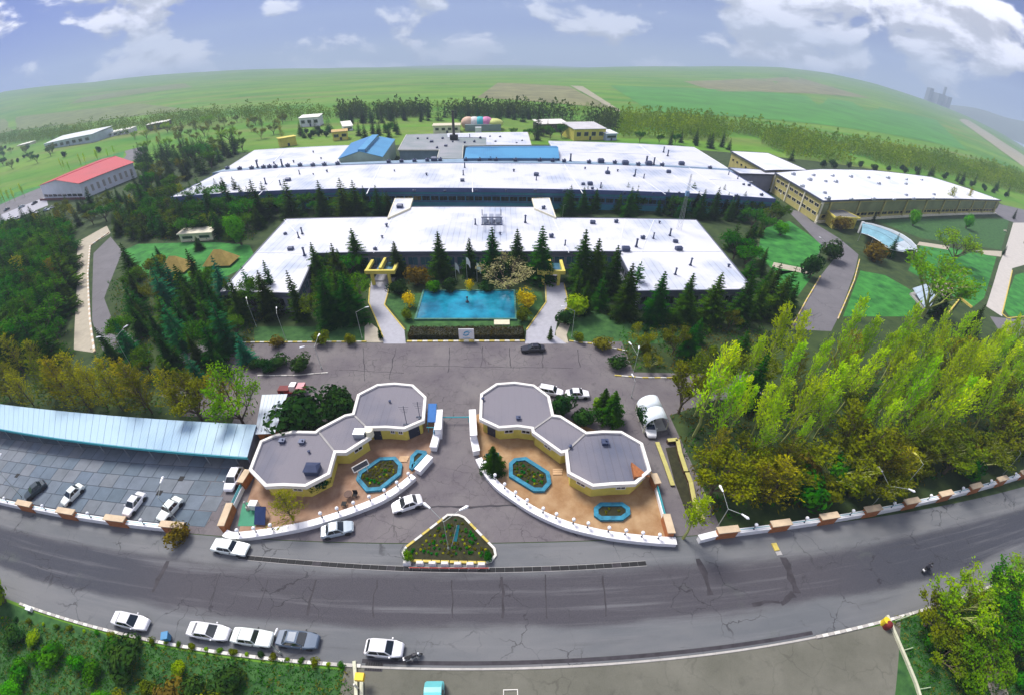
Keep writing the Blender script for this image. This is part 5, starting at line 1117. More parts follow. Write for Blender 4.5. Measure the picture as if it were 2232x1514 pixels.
def arch_shelter():
    f0, f1, b0, b1 = at(1402,944), at(1452,936), at(1384,893), at(1430,886); t = thing('arched_shelter', 'white barrel roofed car shelter right of the gatehouse', 'shelter', (f0+f1+b0+b1)/4)
    n, mm = 10, 6; hw = 1.5
    def pt(s, u):
        a = f0.lerp(b0, s); b = f1.lerp(b1, s); k = (1-math.cos(math.pi*u))/2; p = a.lerp(b, k); return Vector((p.x, p.y, hw+1.5*math.sin(math.pi*u)))
    for j in range(2):
        vs = []; s0, s1 = j/2+(.004 if j else 0), (j+1)/2-(.004 if not j else 0)
        for i in range(n+1):
            for s in (s0, s1): p = pt(s, i/n); vs += [p, p+Vector((0,0,.05))]
        fs = []
        for i in range(n): fs += [(4*i+1,4*i+3,4*i+7,4*i+5),(4*i,4*i+4,4*i+6,4*i+2),(4*i,4*i+1,4*i+5,4*i+4),(4*i+2,4*i+6,4*i+7,4*i+3)]
        MB().add(vs, fs).build('roof_sheet', M('white_vault', (.72,.78,.82), rough=.4, var=.06), t, smooth=True)
    for s in (0.03, .5, .97):
        for u in (0, 1): p = pt(s, u); MB().tube((p.x,p.y,0),(p.x,p.y,hw+.02),.08,n=6).build('post', M('cream_post', (.55,.55,.40)), t)
    z = 0; MB().sheet([f0,f1,b1,b0], .03).build('floor_slab', CONCRETE, t)
arch_shelter()
def stepped_walls():
    CAPY = M('yellow_cap', (.46,.42,.14), var=.15); BR = M('dark_brown_brick', (.07,.035,.02), var=.3, scale=2)
    for lab, pts, h in (('low dark brick wall with yellow caps beside the grass ramp, upper run', [(1455,958),(1476,956),(1482,985),(1495,1025)], .7), ('low dark brick wall with yellow caps beside the grass ramp, lower run', [(1497,1028),(1505,1048),(1515,1100),(1532,1130)], .6), ('thin pale kerb wall along the grass ramp', [(1432,962),(1450,1010),(1466,1056)], .3)):
        P_ = lift(pts, h); t = thing('ramp_wall', lab, 'wall', P_[1]*1.0); t.location.z = 0; ORG[t.name] = Vector((P_[1].x,P_[1].y,0))
        for a, b in zip(P_, P_[1:]): MB().bar(a, b, .5, 0, h-.08).build('wall_run', BR, t); MB().bar(a, b, .6, h-.078, h+.02).build('cap', CAPY, t)
    flat('flower_bed', [(1450,975),(1472,972),(1520,1125),(1502,1135),(1470,1050)], .030, SOIL)
stepped_walls()
# ------------------------------------------------------------------ vehicles, built in local space: +x is forward
TYRE, RIMM = BLACK, M('wheel_rim', (.45,.46,.48), rough=.35, metal=.6)
HEADL = M('headlight_glass', (.75,.78,.80), rough=.1, var=.05); TAILL = M('tail_light', (.40,.02,.02), rough=.25)
CAR_GLASS = glassy('car_glass', (.012,.018,.022), .06); TRIMK = M('car_trim', (.02,.02,.022), rough=.6)
def paint(name, c): return M(name, c, rough=.28, var=.04, scale=.6, obj=True, spec=.5, coat=.35)
PAINTS = {'white': paint('white_car_paint', (.80,.80,.82)), 'cream': paint('old_white_car_paint', (.72,.78,.74)), 'silver': paint('silver_car_paint', (.36,.43,.48)), 'dark': paint('dark_green_car_paint', (.015,.03,.04)), 'black': paint('black_car_paint', (.012,.012,.018)), 'slate': paint('slate_car_paint', (.10,.14,.20)), 'teal': paint('teal_van_paint', (.13,.50,.52))}
def loft(sec, close=True):
    """sec: list of (x, [(y,z)...]) half sections, mirrored"""
    mb = MB(); m = len(sec[0][1]); vs = []
    for x, half in sec:
        ring = [(x, y, z) for y, z in half]+[(x, -y, z) for y, z in reversed(half)]; vs += ring
    k = 2*m; fs = []
    for i in range(len(sec)-1):
        for j in range(k): fs.append((i*k+j, i*k+(j+1) % k, (i+1)*k+(j+1) % k, (i+1)*k+j))
    fs += [tuple(range(k-1,-1,-1)), tuple((len(sec)-1)*k+j for j in range(k))]
    return mb.add(vs, fs)
def wheel(parent, x, y, r=.31, w=.2):
    s = 1 if y > 0 else -1
    o = MB().tube((x, y-w/2, r), (x, y+w/2, r), r, r, 14).build('wheel', TYRE, parent, local=True)
    MB().tube((x, y+s*w/2, r), (x, y+s*(w/2+.015), r), r*.62, r*.55, 10).build('rim', RIMM, o, local=True)
def car(lab, px, ang, colr, kind='sedan', L_=4.4, group='parked and passing cars', world=None, name='car'):
    p = world or at(*px, .5)
    t = thing(name, lab, 'car', (p[0], p[1], .03), ang, group); P_ = PAINTS[colr]
    W = 1.70; h = L_/2; belt = .88; hood = .82; tr = .90 if kind != 'wagon' else .88
    old = kind == 'boxy'
    def half(wy, z0, zs, zt):
        w_ = W/2*wy; return [(w_*.90, z0), (w_, z0+.14), (w_, zs), (w_*.90, zt)]
    nose = .93 if old else .80
    sec = [(h, half(nose*.93, .32, .55, .60)), (h-.12, half(nose, .26, .64, .72)), (h*.62, half(.98, .22, .72, hood)), (h*.40, half(1, .22, .80, belt)), (0, half(1, .22, .82, belt+.02)), (-h*.52, half(1, .22, .82, belt+.02)), (-h*.66, half(.99, .24, .80, tr if kind in ('sedan','boxy') else belt)), (-h+.14, half(.93 if old else .88, .28, .74, tr-.04)), (-h, half(.88 if old else .80, .34, .62, tr-.18))]
    body = loft(sec).build('body', P_, t, smooth=False, local=True)
    # greenhouse: window band, roof panel and pillars
    if kind == 'wagon': xb = (.24*L_*.98, -.47*L_); xt = (.10*L_, -.42*L_)
    elif kind == 'hatch': xb = (.25*L_, -.45*L_); xt = (.08*L_, -.34*L_)
    elif old: xb = (.16*L_, -.32*L_); xt = (.08*L_, -.23*L_)
    else: xb = (.22*L_, -.34*L_); xt = (.05*L_, -.21*L_)
    zb, zt = belt, 1.40; yb, yt = W/2*.90, W/2*.70
    def q(name_, vs, mat, par=t):
        mb = MB(); mb.add(vs, [tuple(range(len(vs)))]); return mb.build(name_, mat, par, local=True)
    core = MB(); core.add([(xb[0],yb,zb-.08),(xb[1],yb,zb-.08),(xb[1],-yb,zb-.08),(xb[0],-yb,zb-.08),(xt[0],yt,zt),(xt[1],yt,zt),(xt[1],-yt,zt),(xt[0],-yt,zt)], [(0,3,7,4),(2,1,5,6),(0,4,5,1),(3,2,6,7),(4,7,6,5)]); core.build('cabin_frame', P_, t, local=True)
    e = .012
    def lerp3(a, b, u): return tuple(a[i]+(b[i]-a[i])*u for i in range(3))
    def pane(name_, a, b, c, d, m0, m1, n0, n1, off):
        """pane on the bilinear face a-b (bottom) d-c (top)"""
        def f(u, v): return lerp3(lerp3(a, b, u), lerp3(d, c, u), v)
        q(name_, [tuple(f(u, v)[i]+off[i] for i in range(3)) for u, v in ((m0,n0),(m1,n0),(m1,n1),(m0,n1))], CAR_GLASS)
    z0_ = zb
    A, B, C, D = (xb[0],yb,z0_), (xb[0],-yb,z0_), (xt[0],-yt,zt), (xt[0],yt,zt); pane('windscreen', A, B, C, D, .05, .95, .02, .94, (e,0,e))
    A2, B2, C2, D2 = (xb[1],-yb,z0_), (xb[1],yb,z0_), (xt[1],yt,zt), (xt[1],-yt,zt); pane('rear_window', A2, B2, C2, D2, .07, .93, .06, .92, (-e,0,e))
    for s in (1, -1):
        a, b, c, d = (xb[0],s*yb,z0_), (xb[1],s*yb,z0_), (xt[1],s*yt,zt), (xt[0],s*yt,zt)
        for m0, m1 in (((.06,.46),(.50,.90)) if kind != 'wagon' else ((.06,.36),(.40,.66),(.70,.95))): pane('side_window', a, b, c, d, m0, m1, .05, .88, (0,s*e,0))
    mb = MB(); r0 = .97; mb.add([(xt[0]-.02,yt*r0,zt+.003),(xt[1]+.02,yt*r0,zt+.003),(xt[1]+.02,-yt*r0,zt+.003),(xt[0]-.02,-yt*r0,zt+.003),(xt[0]-.16,yt*.8,zt+.045),(xt[1]+.14,yt*.8,zt+.045),(xt[1]+.14,-yt*.8,zt+.045),(xt[0]-.16,-yt*.8,zt+.045)], [(4,7,6,5),(0,4,5,1),(1,5,6,2),(2,6,7,3),(3,7,4,0)]); mb.build('roof', P_, t, local=True)
    wx = (h*.63, -h*.60)
    for x in wx:
        for y in (W/2-.11, -W/2+.11): wheel(t, x, y)
        for y in (W/2+.001, -W/2-.001): MB().tube((x,y-.012,.31),(x,y+.012,.31),.36,.36,14).build('wheel_arch', TRIMK, t, local=True)
    for s in (1, -1):
        MB().box(h-.13, s*W*.30-.14, .50, h-.015+(.005 if old else -.03), s*W*.30+.14, .63).build('headlight', HEADL, t, local=True)
        MB().box(-h-.012, s*W*.31-.12, .56, -h+.1, s*W*.31+.12, .70).build('tail_light', TAILL, t, local=True)
        MB().box(xb[0]-.22, s*(W/2+.09)-.07, .90, xb[0]-.10, s*(W/2+.09)+.07, 1.02).build('mirror', TRIMK if colr != 'white' else P_, t, local=True)
    MB().box(h-.05, -W*.36, .28, h+.05, W*.36, .42).build('front_bumper', TRIMK if old else P_, t, local=True); MB().box(-h-.05, -W*.36, .32, -h+.05, W*.36, .46).build('rear_bumper', TRIMK if old else P_, t, local=True)
    return t
def heading(p_front, p_rear):
    a, b = at(*p_front, .5), at(*p_rear, .5); return math.atan2(a.y-b.y, a.x-b.x)
def carpx(lab, front, rear, colr, kind='sedan', L_=None):
    a, b = at(*front, .6), at(*rear, .6); L0 = (a-b).length; L_ = L_ or max(3.8, min(4.9, L0)); m = (a+b)/2
    return car(lab, None, math.atan2(a.y-b.y, a.x-b.x), colr, kind, L_, world=(m.x, m.y))
carpx('white sedan parked first on the left along the lower kerb', (326,1362), (242,1343), 'white')
carpx('white sedan parked second from the left along the lower kerb', (497,1382), (410,1369), 'white')
carpx('old boxy white sedan parked third along the lower kerb, bumper to the grey car', (592,1394), (506,1383), 'cream', 'boxy')
carpx('slate grey sedan parked fourth along the lower kerb under a lamp', (693,1398), (604,1389), 'slate')
carpx('white hatchback parked alone on the lower kerb near the motorcycle', (876,1415), (798,1409), 'white', 'hatch')
carpx('pale old boxy sedan pulling out beside the left curved wall', (539,1198), (464,1186), 'cream', 'boxy')
carpx('silver grey sedan driving up to the gate below the left terrace', (770,1144), (700,1160), 'silver')
carpx('white sedan leaving the gate beside the traffic island', (856,1106), (919,1086), 'white')
carpx('dark green sedan parked at the left end of the parking court', (58,1082), (95,1052), 'dark')
carpx('white sedan in the parking court, second from the left', (136,1098), (178,1056), 'cream', 'sedan')
carpx('white sedan in the parking court, third from the left', (274,1120), (308,1076), 'white')
carpx('pale boxy sedan in the parking court beside the lamp post', (350,1130), (388,1088), 'cream', 'boxy')
carpx('white hatchback parked against the brick wall of the left terrace', (500,1060), (518,1024), 'white', 'hatch', 3.9)
carpx('black sedan parked at the kerb by the right walkway', (1138,760), (1187,758), 'black', 'sedan', 4.6)
carpx('white estate car behind the right gatehouse', (1224,856), (1178,848), 'white', 'wagon', 4.2)
carpx('small white sedan right of the estate car behind the gatehouse', (1281,858), (1238,858), 'white', 'sedan', 3.9)
carpx('white car parked under the arched shelter', (1420,946), (1410,912), 'white', 'sedan', 4.0)
for k, (f, r, c) in enumerate((((6,462),(24,452),'dark'),((38,455),(56,447),'silver'),((66,448),(84,438),'black'),((24,486),(0,492),'white'),((48,473),(28,478),'white'),((86,462),(66,466),'white'),((110,456),(92,459),'silver'),((124,450),(108,453),'white'))):
    carpx('%s car in the far left car park beside the red hall' % ('dark green leftmost upper','silver middle upper','black upper','white lower leftmost','white second lower','white third lower','silver fourth lower','white lower rightmost')[k], f, r, c, 'sedan', 4.2)
def van():
    a, b = at(950,1452,1.5), at(947,1560,1.5); ang = math.pi/2+.03; p = at(948,1468,2.0); t = thing('van', 'teal minibus at the bottom edge on the forecourt', 'van', (p.x-.05, p.y-2.9, .03), ang); P_ = PAINTS['teal']; h, W = 2.5, 1.85
    def half(w_, z0, zs, zt): return [(W/2*w_*.94, z0), (W/2*w_, z0+.2), (W/2*w_, zs), (W/2*w_*.86, zt)]
    loft([(h, half(.90,.35,.85,1.0)), (h-.15, half(.98,.28,1.05,1.2)), (h-.75, half(1,.28,1.35,2.0)), (h-1.2, half(1,.28,1.4,2.08)), (-h+.25, half(1,.28,1.4,2.08)), (-h, half(.96,.3,1.3,1.95))]).build('body', P_, t, local=True)
    m = MB(); m.add([(h-.20,.72,1.24),(h-.20,-.72,1.24),(h-.73,-.68,1.94),(h-.73,.68,1.94)], [(0,1,2,3)]); m.build('windscreen', CAR_GLASS, t, local=True)
    for s in (1,-1):
        for x0, x1 in ((.9,1.6),(.0,.8),(-.9,-.1),(-1.9,-1.0)): m = MB(); m.add([(x0,s*.945,1.30),(x1,s*.945,1.30),(x1,s*.86,1.85),(x0,s*.86,1.85)], [(0,1,2,3)]); m.build('side_window', CAR_GLASS, t, local=True)
        MB().box(h-.06, s*.62-.14, .62, h+.03, s*.62+.14, .82).build('headlight', HEADL, t, local=True); MB().box(-h-.02, s*.75-.08, .8, -h+.05, s*.75+.08, 1.2).build('tail_light', TAILL, t, local=True)
        for x in (h-.8, -h+.9): wheel(t, x, s*.82, .33, .2)
    MB().box(.05,-.3,2.08,.75,.3,2.13).build('roof_hatch', M('teal_hatch', (.02,.34,.33)), t, local=True); MB().box(h-.02,-.8,.32,h+.08,.8,.5).build('front_bumper', TRIMK, t, local=True)
van()
def motorcycle(lab, px, ang, rider=True, s=1.0):
    p = at(*px); t = thing('motorcycle', lab, 'motorcycle', (p.x, p.y, .02), ang); BK = M('bike_metal', (.03,.03,.035), rough=.4, metal=.4)
    for x in (.65,-.65):
        n = 14; w = MB()
        for i in range(n):
            a0, a1 = 2*math.pi*i/n, 2*math.pi*(i+1)/n; w.tube((x+.27*math.cos(a0),0,.31+.27*math.sin(a0)),(x+.27*math.cos(a1),0,.31+.27*math.sin(a1)),.05,n=5,cap=False)
        o = w.build('wheel', TYRE, t, local=True); MB().tube((x,-.05,.31),(x,.05,.31),.16,.16,10).build('hub', RIMM, o, local=True)
    loft([(.35,[(.10,.62),(.17,.72),(.15,.86),(.06,.92)]),(0,[(.12,.58),(.19,.70),(.17,.88),(.07,.93)]),(-.2,[(.1,.6),(.15,.68),(.13,.78),(.06,.8)])]).build('tank', BK, t, local=True)
    loft([(-.15,[(.12,.70),(.15,.74),(.14,.80),(.05,.82)]),(-.85,[(.10,.76),(.12,.80),(.11,.85),(.05,.87)])]).build('seat', BLACK, t, local=True)
    MB().box(-.2,-.14,.28,.25,.14,.58).build('engine', GREY_METAL, t, local=True)
    for sy in (-.09,.09): MB().tube((.65,sy,.31),(.42,sy,.98),.03,n=5).build('fork', RIMM, t, local=True)
    MB().tube((.40,-.36,1.02),(.40,.36,1.02),.025,n=5).build('handlebar', BK, t, local=True); MB().ball((.56,0,.86),.11).build('headlight', HEADL, t, local=True)
    MB().box(-1.0,-.16,.62,-.72,.16,.72).build('rear_fender', WHITE_PAINT, t, local=True); MB().tube((-.2,-.16,.3),(-.8,-.18,.34),.045,n=6).build('exhaust', RIMM, t, local=True)
    return t, p
motorcycle('black motorcycle parked at the lower kerb behind the hatchback', (902,1433), R(20))
def person(lab, p, ang, pose, top, bottom, name='person'):
    """one continuous skinned body posed by joint positions in local space (+x forward)"""
    t = thing(name, lab, 'person', (p[0], p[1], p[2] if len(p) > 2 else 0.03), ang)
    J, E, Rr = pose
    me = bpy.data.meshes.new('body'); me.from_pydata(J, E, []); o = bpy.data.objects.new('body', me); COL.objects.link(o); o.parent = t
    sk = o.modifiers.new('skin', 'SKIN')
    for i, r in enumerate(Rr): me.skin_vertices[0].data[i].radius = (r, r)
    me.skin_vertices[0].data[0].use_root = True
    o.modifiers.new('sub', 'SUBSURF').levels = 1; o.modifiers['sub'].render_levels = 1; me.materials.append(top)
    return t, o
SKIN = M('skin', (.42,.26,.19), rough=.6, obj=True); JACKET = M('dark_jacket', (.02,.02,.03), rough=.9, obj=True); JEANS = M('dark_trousers', (.025,.03,.05), rough=.9, obj=True); HAIR = M('dark_hair', (.012,.010,.009), rough=.8, obj=True)
RED_CLOTH = M('dark_red_cloth', (.16,.012,.012), rough=.8, obj=True); YEL_CLOTH = M('yellow_cloth', (.75,.55,.02), rough=.8, obj=True)
def rider(lab, px, ang):
    t0, p = motorcycle('dark motorcycle ridden along the right stretch of road', px, ang)
    J = [(-.35,0,.92),(-.30,0,1.12),(-.16,0,1.36),(-.10,0,1.48),(-.06,0,1.56), (-.34,.12,.90),(.05,.22,.86),(-.05,.20,.42),(.07,.20,.36), (-.34,-.12,.90),(.05,-.22,.86),(-.05,-.20,.42),(.07,-.20,.36), (-.16,.20,1.36),(.05,.28,1.15),(.33,.27,1.05), (-.16,-.20,1.36),(.05,-.28,1.15),(.33,-.27,1.05)]
    E = [(0,1),(1,2),(2,3),(3,4),(0,5),(5,6),(6,7),(7,8),(0,9),(9,10),(10,11),(11,12),(2,13),(13,14),(14,15),(2,16),(16,17),(17,18)]
    Rr = [.14,.15,.16,.06,.06,.1,.085,.06,.05,.1,.085,.06,.05,.075,.055,.04,.075,.055,.04]
    t, o = person(lab, (p.x, p.y, .02), ang, (J, E, Rr), JACKET, JEANS)
    h = MB().ball((-.03,0,1.68),.125,10,8,sz=1.1).build('head', SKIN, t, smooth=True, local=True); MB().ball((-.045,0,1.71),.135,10,8,sz=1.05).build('helmet', BLACK, h, smooth=True, local=True)
    for sy in (-1,1):
        m = MB().ball((.34,sy*.27,1.05),.045,6,4,sz=.8)
        for k in range(4): m.tube((.36,sy*(.235+k*.022),1.06),(.40,sy*(.235+k*.022),1.03),.011,n=4).tube((.40,sy*(.235+k*.022),1.03),(.385,sy*(.235+k*.022),1.0),.010,n=4)
        m.tube((.33,sy*.23,1.04),(.37,sy*.225,1.01),.012,n=4); m.build('hand', SKIN, t, local=True)
rider('person in dark clothes riding the motorcycle on the right stretch of road', (2016,1242), R(12))
def red_truck():
    p = at(640,856); t = thing('red_tractor', 'small red utility truck with white cab and red box near the brick shed', 'truck', (p.x, p.y, .03), R(2)); RP = paint('red_truck_paint', (.45,.03,.03))
    MB().box(-2.2,-.7,.55,2.2,.7,.75).build('chassis', RP, t, local=True)
    loft([(.95,[(.62,.75),(.70,1.0),(.70,1.4),(.58,1.95)]),(.2,[(.62,.75),(.70,1.0),(.70,1.4),(.58,2.0)]),(-.1,[(.62,.75),(.68,1.0),(.68,1.4),(.56,1.9)])]).build('cab', PAINTS['white'], t, local=True)
    m = MB(); m.add([(.962,.6,1.3),(.962,-.6,1.3),(.962,-.52,1.85),(.962,.52,1.85)], [(0,1,2,3)]); m.build('windscreen', CAR_GLASS, t, local=True)
    MB().box(1.15,-.75,.76,2.3,.75,1.6).build('box', RP, t, local=True); MB().box(1.12,-.78,1.6,2.33,.78,1.66).build('box_lid', M('pink_lid', (.60,.30,.32)), t, local=True)
    MB().box(-2.2,-.65,.76,-.35,.65,1.2).build('engine_cover', M('dark_red', (.16,.02,.02)), t, local=True)
    for x in (1.5,-1.5):
        for y in (.72,-.72): wheel(t, x, y, .42, .25)
red_truck()
# ------------------------------------------------------------------ tree prototypes (10 m tall; copies share these meshes)
def mesh_of(name, mb, mat, smooth=False):
    me = bpy.data.meshes.new(name); me.from_pydata(mb.v, [], mb.f); me.materials.append(mat)
    if smooth: me.polygons.foreach_set('use_smooth', [True]*len(mb.f))
    return me
SPRUCE_L = leaf('spruce_needles', (.009,.032,.007), (.034,.076,.010), .15, .35, .8); SPRUCE_B = leaf('bluish_needles', (.018,.07,.04), (.035,.12,.05), .15, .25, .8)
PINE_L = leaf('pine_needles', (.010,.034,.008), (.036,.080,.011), .15, .35, .7)
LIME_L = leaf('spring_leaf', (.13,.27,.018), (.24,.36,.03), .4, .18, .5); BRIGHT_L = leaf('bright_leaf', (.06,.24,.03), (.12,.32,.05), .35, .12, .5)
BROWN_L = leaf('budding_twig', (.075,.062,.022), (.13,.115,.03), .2, .25, .5); OLIVE_L = leaf('olive_tree_leaf', (.085,.115,.018), (.15,.17,.03), .3, .25, .5)
MID_L = leaf('mid_leaf', (.026,.10,.012), (.075,.18,.02), .35, .3, .6); DARK_L = leaf('dark_leaf', (.010,.030,.010), (.028,.058,.016), .15, .25, .7); RUST_L = leaf('rust_leaf', (.09,.075,.022), (.15,.12,.032), .25, .2, .6)
FORS_L = leaf('yellow_blossom', (.46,.36,.01), (.56,.48,.02), .3, .12, .8); BLOSSOM_L = leaf('pale_blossom', (.28,.27,.13), (.42,.40,.24), .3, .1, .8)
LIMB = M('pale_limb', (.30,.33,.10), rough=.9, var=.2, obj=True); TWIG = M('brown_limb', (.11,.085,.05), rough=.95, var=.25, obj=True)
def spruce(seed, rad, mat, droop=.22, gap=0.0, lv=22):
    rnd = random.Random(seed); H = 10.0; cr = MB(); tk = MB().tube((0,0,0), (0,0,H*.93), .20, .03, 6)
    for i in range(lv):
        t = i/(lv-1); z = H*(.05+.92*t**1.02); r = rad*(1-t)**.8*(.82+.3*rnd.random())+.14; nb = max(5, int(10-5*t))
        for k in range(nb):
            if rnd.random() < gap: continue
            a = 6.283*(k+rnd.random()*.7)/nb+i*1.3; rr = r*rnd.uniform(.65,1.14); d = Vector((math.cos(a), math.sin(a), 0)); s = Vector((-d.y, d.x, 0)); dz = -droop*rr*rnd.uniform(.5,1.4)
            def P(u): return d*rr*u+Vector((0,0,z+dz*u*(1.3-.5*u)+.10*rr*u*u))
            w = rr*.14+.07
            for u0, u1 in ((.08,.55),(.5,1.0)):
                w0, w1 = w*(1.2-u0), w*(1.15-u1)*(.3 if u1 == 1 else 1); cr.add([P(u0)-s*w0, P(u1)-s*w1, P(u1)+s*w1, P(u0)+s*w0], [(0,1,2,3)])
            for u in (.3,.5,.7,.88):
                for sg in (-1,1):
                    l = rr*(.38-.22*u)+.13; tip = P(u)+(s*sg*.85+d*.55).normalized()*l+Vector((0,0,-.22*l*rnd.random())); p = P(u); b = d*l*.26
                    cr.add([p-b, tip, p+b+Vector((0,0,.06)), p+Vector((0,0,-.16*l))], [(0,1,2),(0,3,1)])
    for k in range(5): a = k*1.26; cr.add([(0,0,H*.9),(.10*math.cos(a),.10*math.sin(a),H*.93),(0,0,H),(.1*math.cos(a+1.2),.1*math.sin(a+1.2),H*.92)], [(0,1,2,3)])
    return mesh_of('trunk', tk, BARK), mesh_of('crown', cr, mat)
def broad(seed, mat, wood, spread=.42, up=.55, first=.22, leaves=1500, lsize=.22, depth=4, clump=.55, kids=(3,4), shell=False, twigr=.022, n0=6):
    """trunk, limbs and leaf clumps; up 0 spreading to 1 upright"""
    rnd = random.Random(seed); H = 10.0; tk, cr = MB(), MB(); tips = []
    def grow(p, d, l, r, lev):
        q = p+d*l; tk.tube(p, q, r, r*.66, 5 if lev < 2 else 3, cap=False)
        if lev >= 2: tips.append((p.lerp(q, .55), lev)); 
        if lev >= depth: tips.append((q, lev)); return
        for k in range(rnd.randint(*kids)):
            a = rnd.uniform(0, 6.283); o = Vector((math.cos(a), math.sin(a), 0)); tilt = rnd.uniform(.35,.85)*(1.15-up)
            nd = (d*(1-.25*tilt)+o*tilt+Vector((0,0,.25*up))).normalized(); grow(q if k else p.lerp(q,.8), nd, l*rnd.uniform(.58,.82), max(twigr, r*.58), lev+1)
    tk.tube((0,0,-.05), (0,0,H*first), .24, .18, 7, cap=False); base = Vector((0,0,H*first))
    for k in range(n0):
        a = 6.283*k/n0+rnd.uniform(-.3,.3); o = Vector((math.cos(a), math.sin(a), 0)); d = (o*spread*1.6*rnd.uniform(.6,1.2)+Vector((0,0,.6+up))).normalized(); grow(base-Vector((0,0,rnd.uniform(0,H*first*.4))), d, H*.24*rnd.uniform(.8,1.15), .12, 1)
    top = max(p.z for p, _ in tips); sc = (H-.4)/top
    for i, v in enumerate(tk.v): tk.v[i] = (v[0]*sc, v[1]*sc, v[2]*sc)
    tips = [(p*sc, l) for p, l in tips]; per = max(1, leaves//len(tips))
    for p, l in tips:
        for _ in range(per):
            c = p+Vector((rnd.gauss(0,clump*.5), rnd.gauss(0,clump*.5), rnd.gauss(0,clump*.45))); u = Vector((rnd.gauss(0,1), rnd.gauss(0,1), rnd.gauss(0,.7))).normalized(); v = u.cross(Vector((rnd.gauss(0,1), rnd.gauss(0,1), rnd.gauss(0,1)))).normalized(); s = lsize*rnd.uniform(.6,1.3)
            cr.add([c-u*s, c+v*s*.55, c+u*s, c-v*s*.55], [(0,1,2,3)])
    return mesh_of('trunk', tk, wood), mesh_of('crown', cr, mat)
def bushy(seed, mat, n=1100, ls=.55, squash=.8, lob=9, wood=TWIG):
    """rounded shrub or dense crown down to the ground, 10 m tall before scaling"""
    rnd = random.Random(seed); cr = MB(); tk = MB(); cs = []
    for k in range(lob):
        a, rr = rnd.uniform(0,6.28), rnd.uniform(0,2.9); cs.append((Vector((rr*math.cos(a), rr*math.sin(a), rnd.uniform(3.2,6.6))), rnd.uniform(2.0,3.3)))
    for k in range(5): a = k*1.25; tk.tube((.3*math.cos(a),.3*math.sin(a),0), (1.8*math.cos(a),1.8*math.sin(a),5), .16, .05, 4)
    for _ in range(n):
        c, r = rnd.choice(cs); d = Vector((rnd.gauss(0,1), rnd.gauss(0,1), rnd.gauss(0,1))).normalized(); p = c+d*r*rnd.uniform(.75,1.08); p.z = max(.2, p.z*squash*1.1)
        u = d.cross(Vector((rnd.gauss(0,1), rnd.gauss(0,1), rnd.gauss(0,1)))).normalized(); v = (d.cross(u)+d*rnd.uniform(-.6,.6)).normalized(); s = ls*rnd.uniform(.6,1.3); cr.add([p-u*s, p+v*s*.6, p+u*s, p-v*s*.6], [(0,1,2,3)])
    top = max(v[2] for v in cr.v); cr.v = [(v[0], v[1], v[2]*10/top) for v in cr.v]
    return mesh_of('stems', tk, wood), mesh_of('foliage', cr, mat)
def clump_grass(seed, mat, n=190):
    rnd = random.Random(seed); cr = MB()
    for _ in range(n):
        a, l, o = rnd.uniform(0,6.28), rnd.uniform(5,10), rnd.uniform(.3,1.0); d = Vector((math.cos(a), math.sin(a), 0)); s = Vector((-d.y,d.x,0))*.07
        p0, p1, p2 = d*.4, d*l*.35*o+Vector((0,0,l*.65)), d*l*.75*o+Vector((0,0,l*(1-.45*o))); cr.add([p0-s,p0+s,p1+s,p1-s,p2], [(0,1,2,3),(3,2,4)])
    return None, mesh_of('blades', cr, mat)
def plume(seed, mat, wood, nb=78, base=.10, ang=(14,36), fat=1.0, leafy=1.0):
    """slender upswept tree in young leaf: straight stem, steep thin branches, feathery sprays"""
    rnd = random.Random(seed); H = 10.0; tk, cr = MB(), MB(); P0 = [Vector((0,0,-.05))]
    for i in range(1, 6): P0.append(Vector((rnd.gauss(0,.10), rnd.gauss(0,.10), H*i/5)))
    for i in range(5): tk.tube(P0[i], P0[i+1], .15*(1-i/5.4), .15*(1-(i+1)/5.4), 5, cap=False)
    for _ in range(nb):
        t = base+(.96-base)*rnd.random()**.85; i = min(4, int(t*5)); p = P0[i].lerp(P0[i+1], t*5-i); a = rnd.uniform(0,6.283); th = R(rnd.uniform(*ang)); l = H*(.34*(1-t)**.8+.06)*rnd.uniform(.7,1.2)
        o = Vector((math.cos(a), math.sin(a), 0)); d = (o*math.sin(th)*fat+Vector((0,0,math.cos(th)))).normalized(); q = p+d*l*.55+o*.1; e = q+(d+Vector((0,0,.25))).normalized()*l*.5
        tk.tube(p, q, .035, .022, 3, cap=False); tk.tube(q, e, .022, .008, 3, cap=False)
        for _k in range(int((7+l*5.5)*leafy)):
            u = rnd.uniform(.15,1.08); c = (p.lerp(q, u/.55) if u < .55 else q.lerp(e, (u-.55)/.5))+Vector((rnd.gauss(0,.13), rnd.gauss(0,.13), rnd.gauss(0,.12)))
            f = (d+Vector((rnd.gauss(0,.45), rnd.gauss(0,.45), rnd.gauss(0,.3)))).normalized(); v = f.cross(Vector((rnd.gauss(0,1), rnd.gauss(0,1), rnd.gauss(0,1)))).normalized(); s = rnd.uniform(.12,.26); cr.add([c-f*s, c+v*s*.34, c+f*s, c-v*s*.34], [(0,1,2,3)])
    top = max(v[2] for v in cr.v); k = 10/top
    return mesh_of('trunk', tk, wood), mesh_of('crown', cr, mat)
PLUME_L = leaf('feathery_spring_leaf', (.23,.41,.010), (.44,.60,.025), .45, .26, .22)
TAWNY_L = leaf('tawny_twig', (.18,.19,.028), (.33,.33,.045), .35, .25, .4)
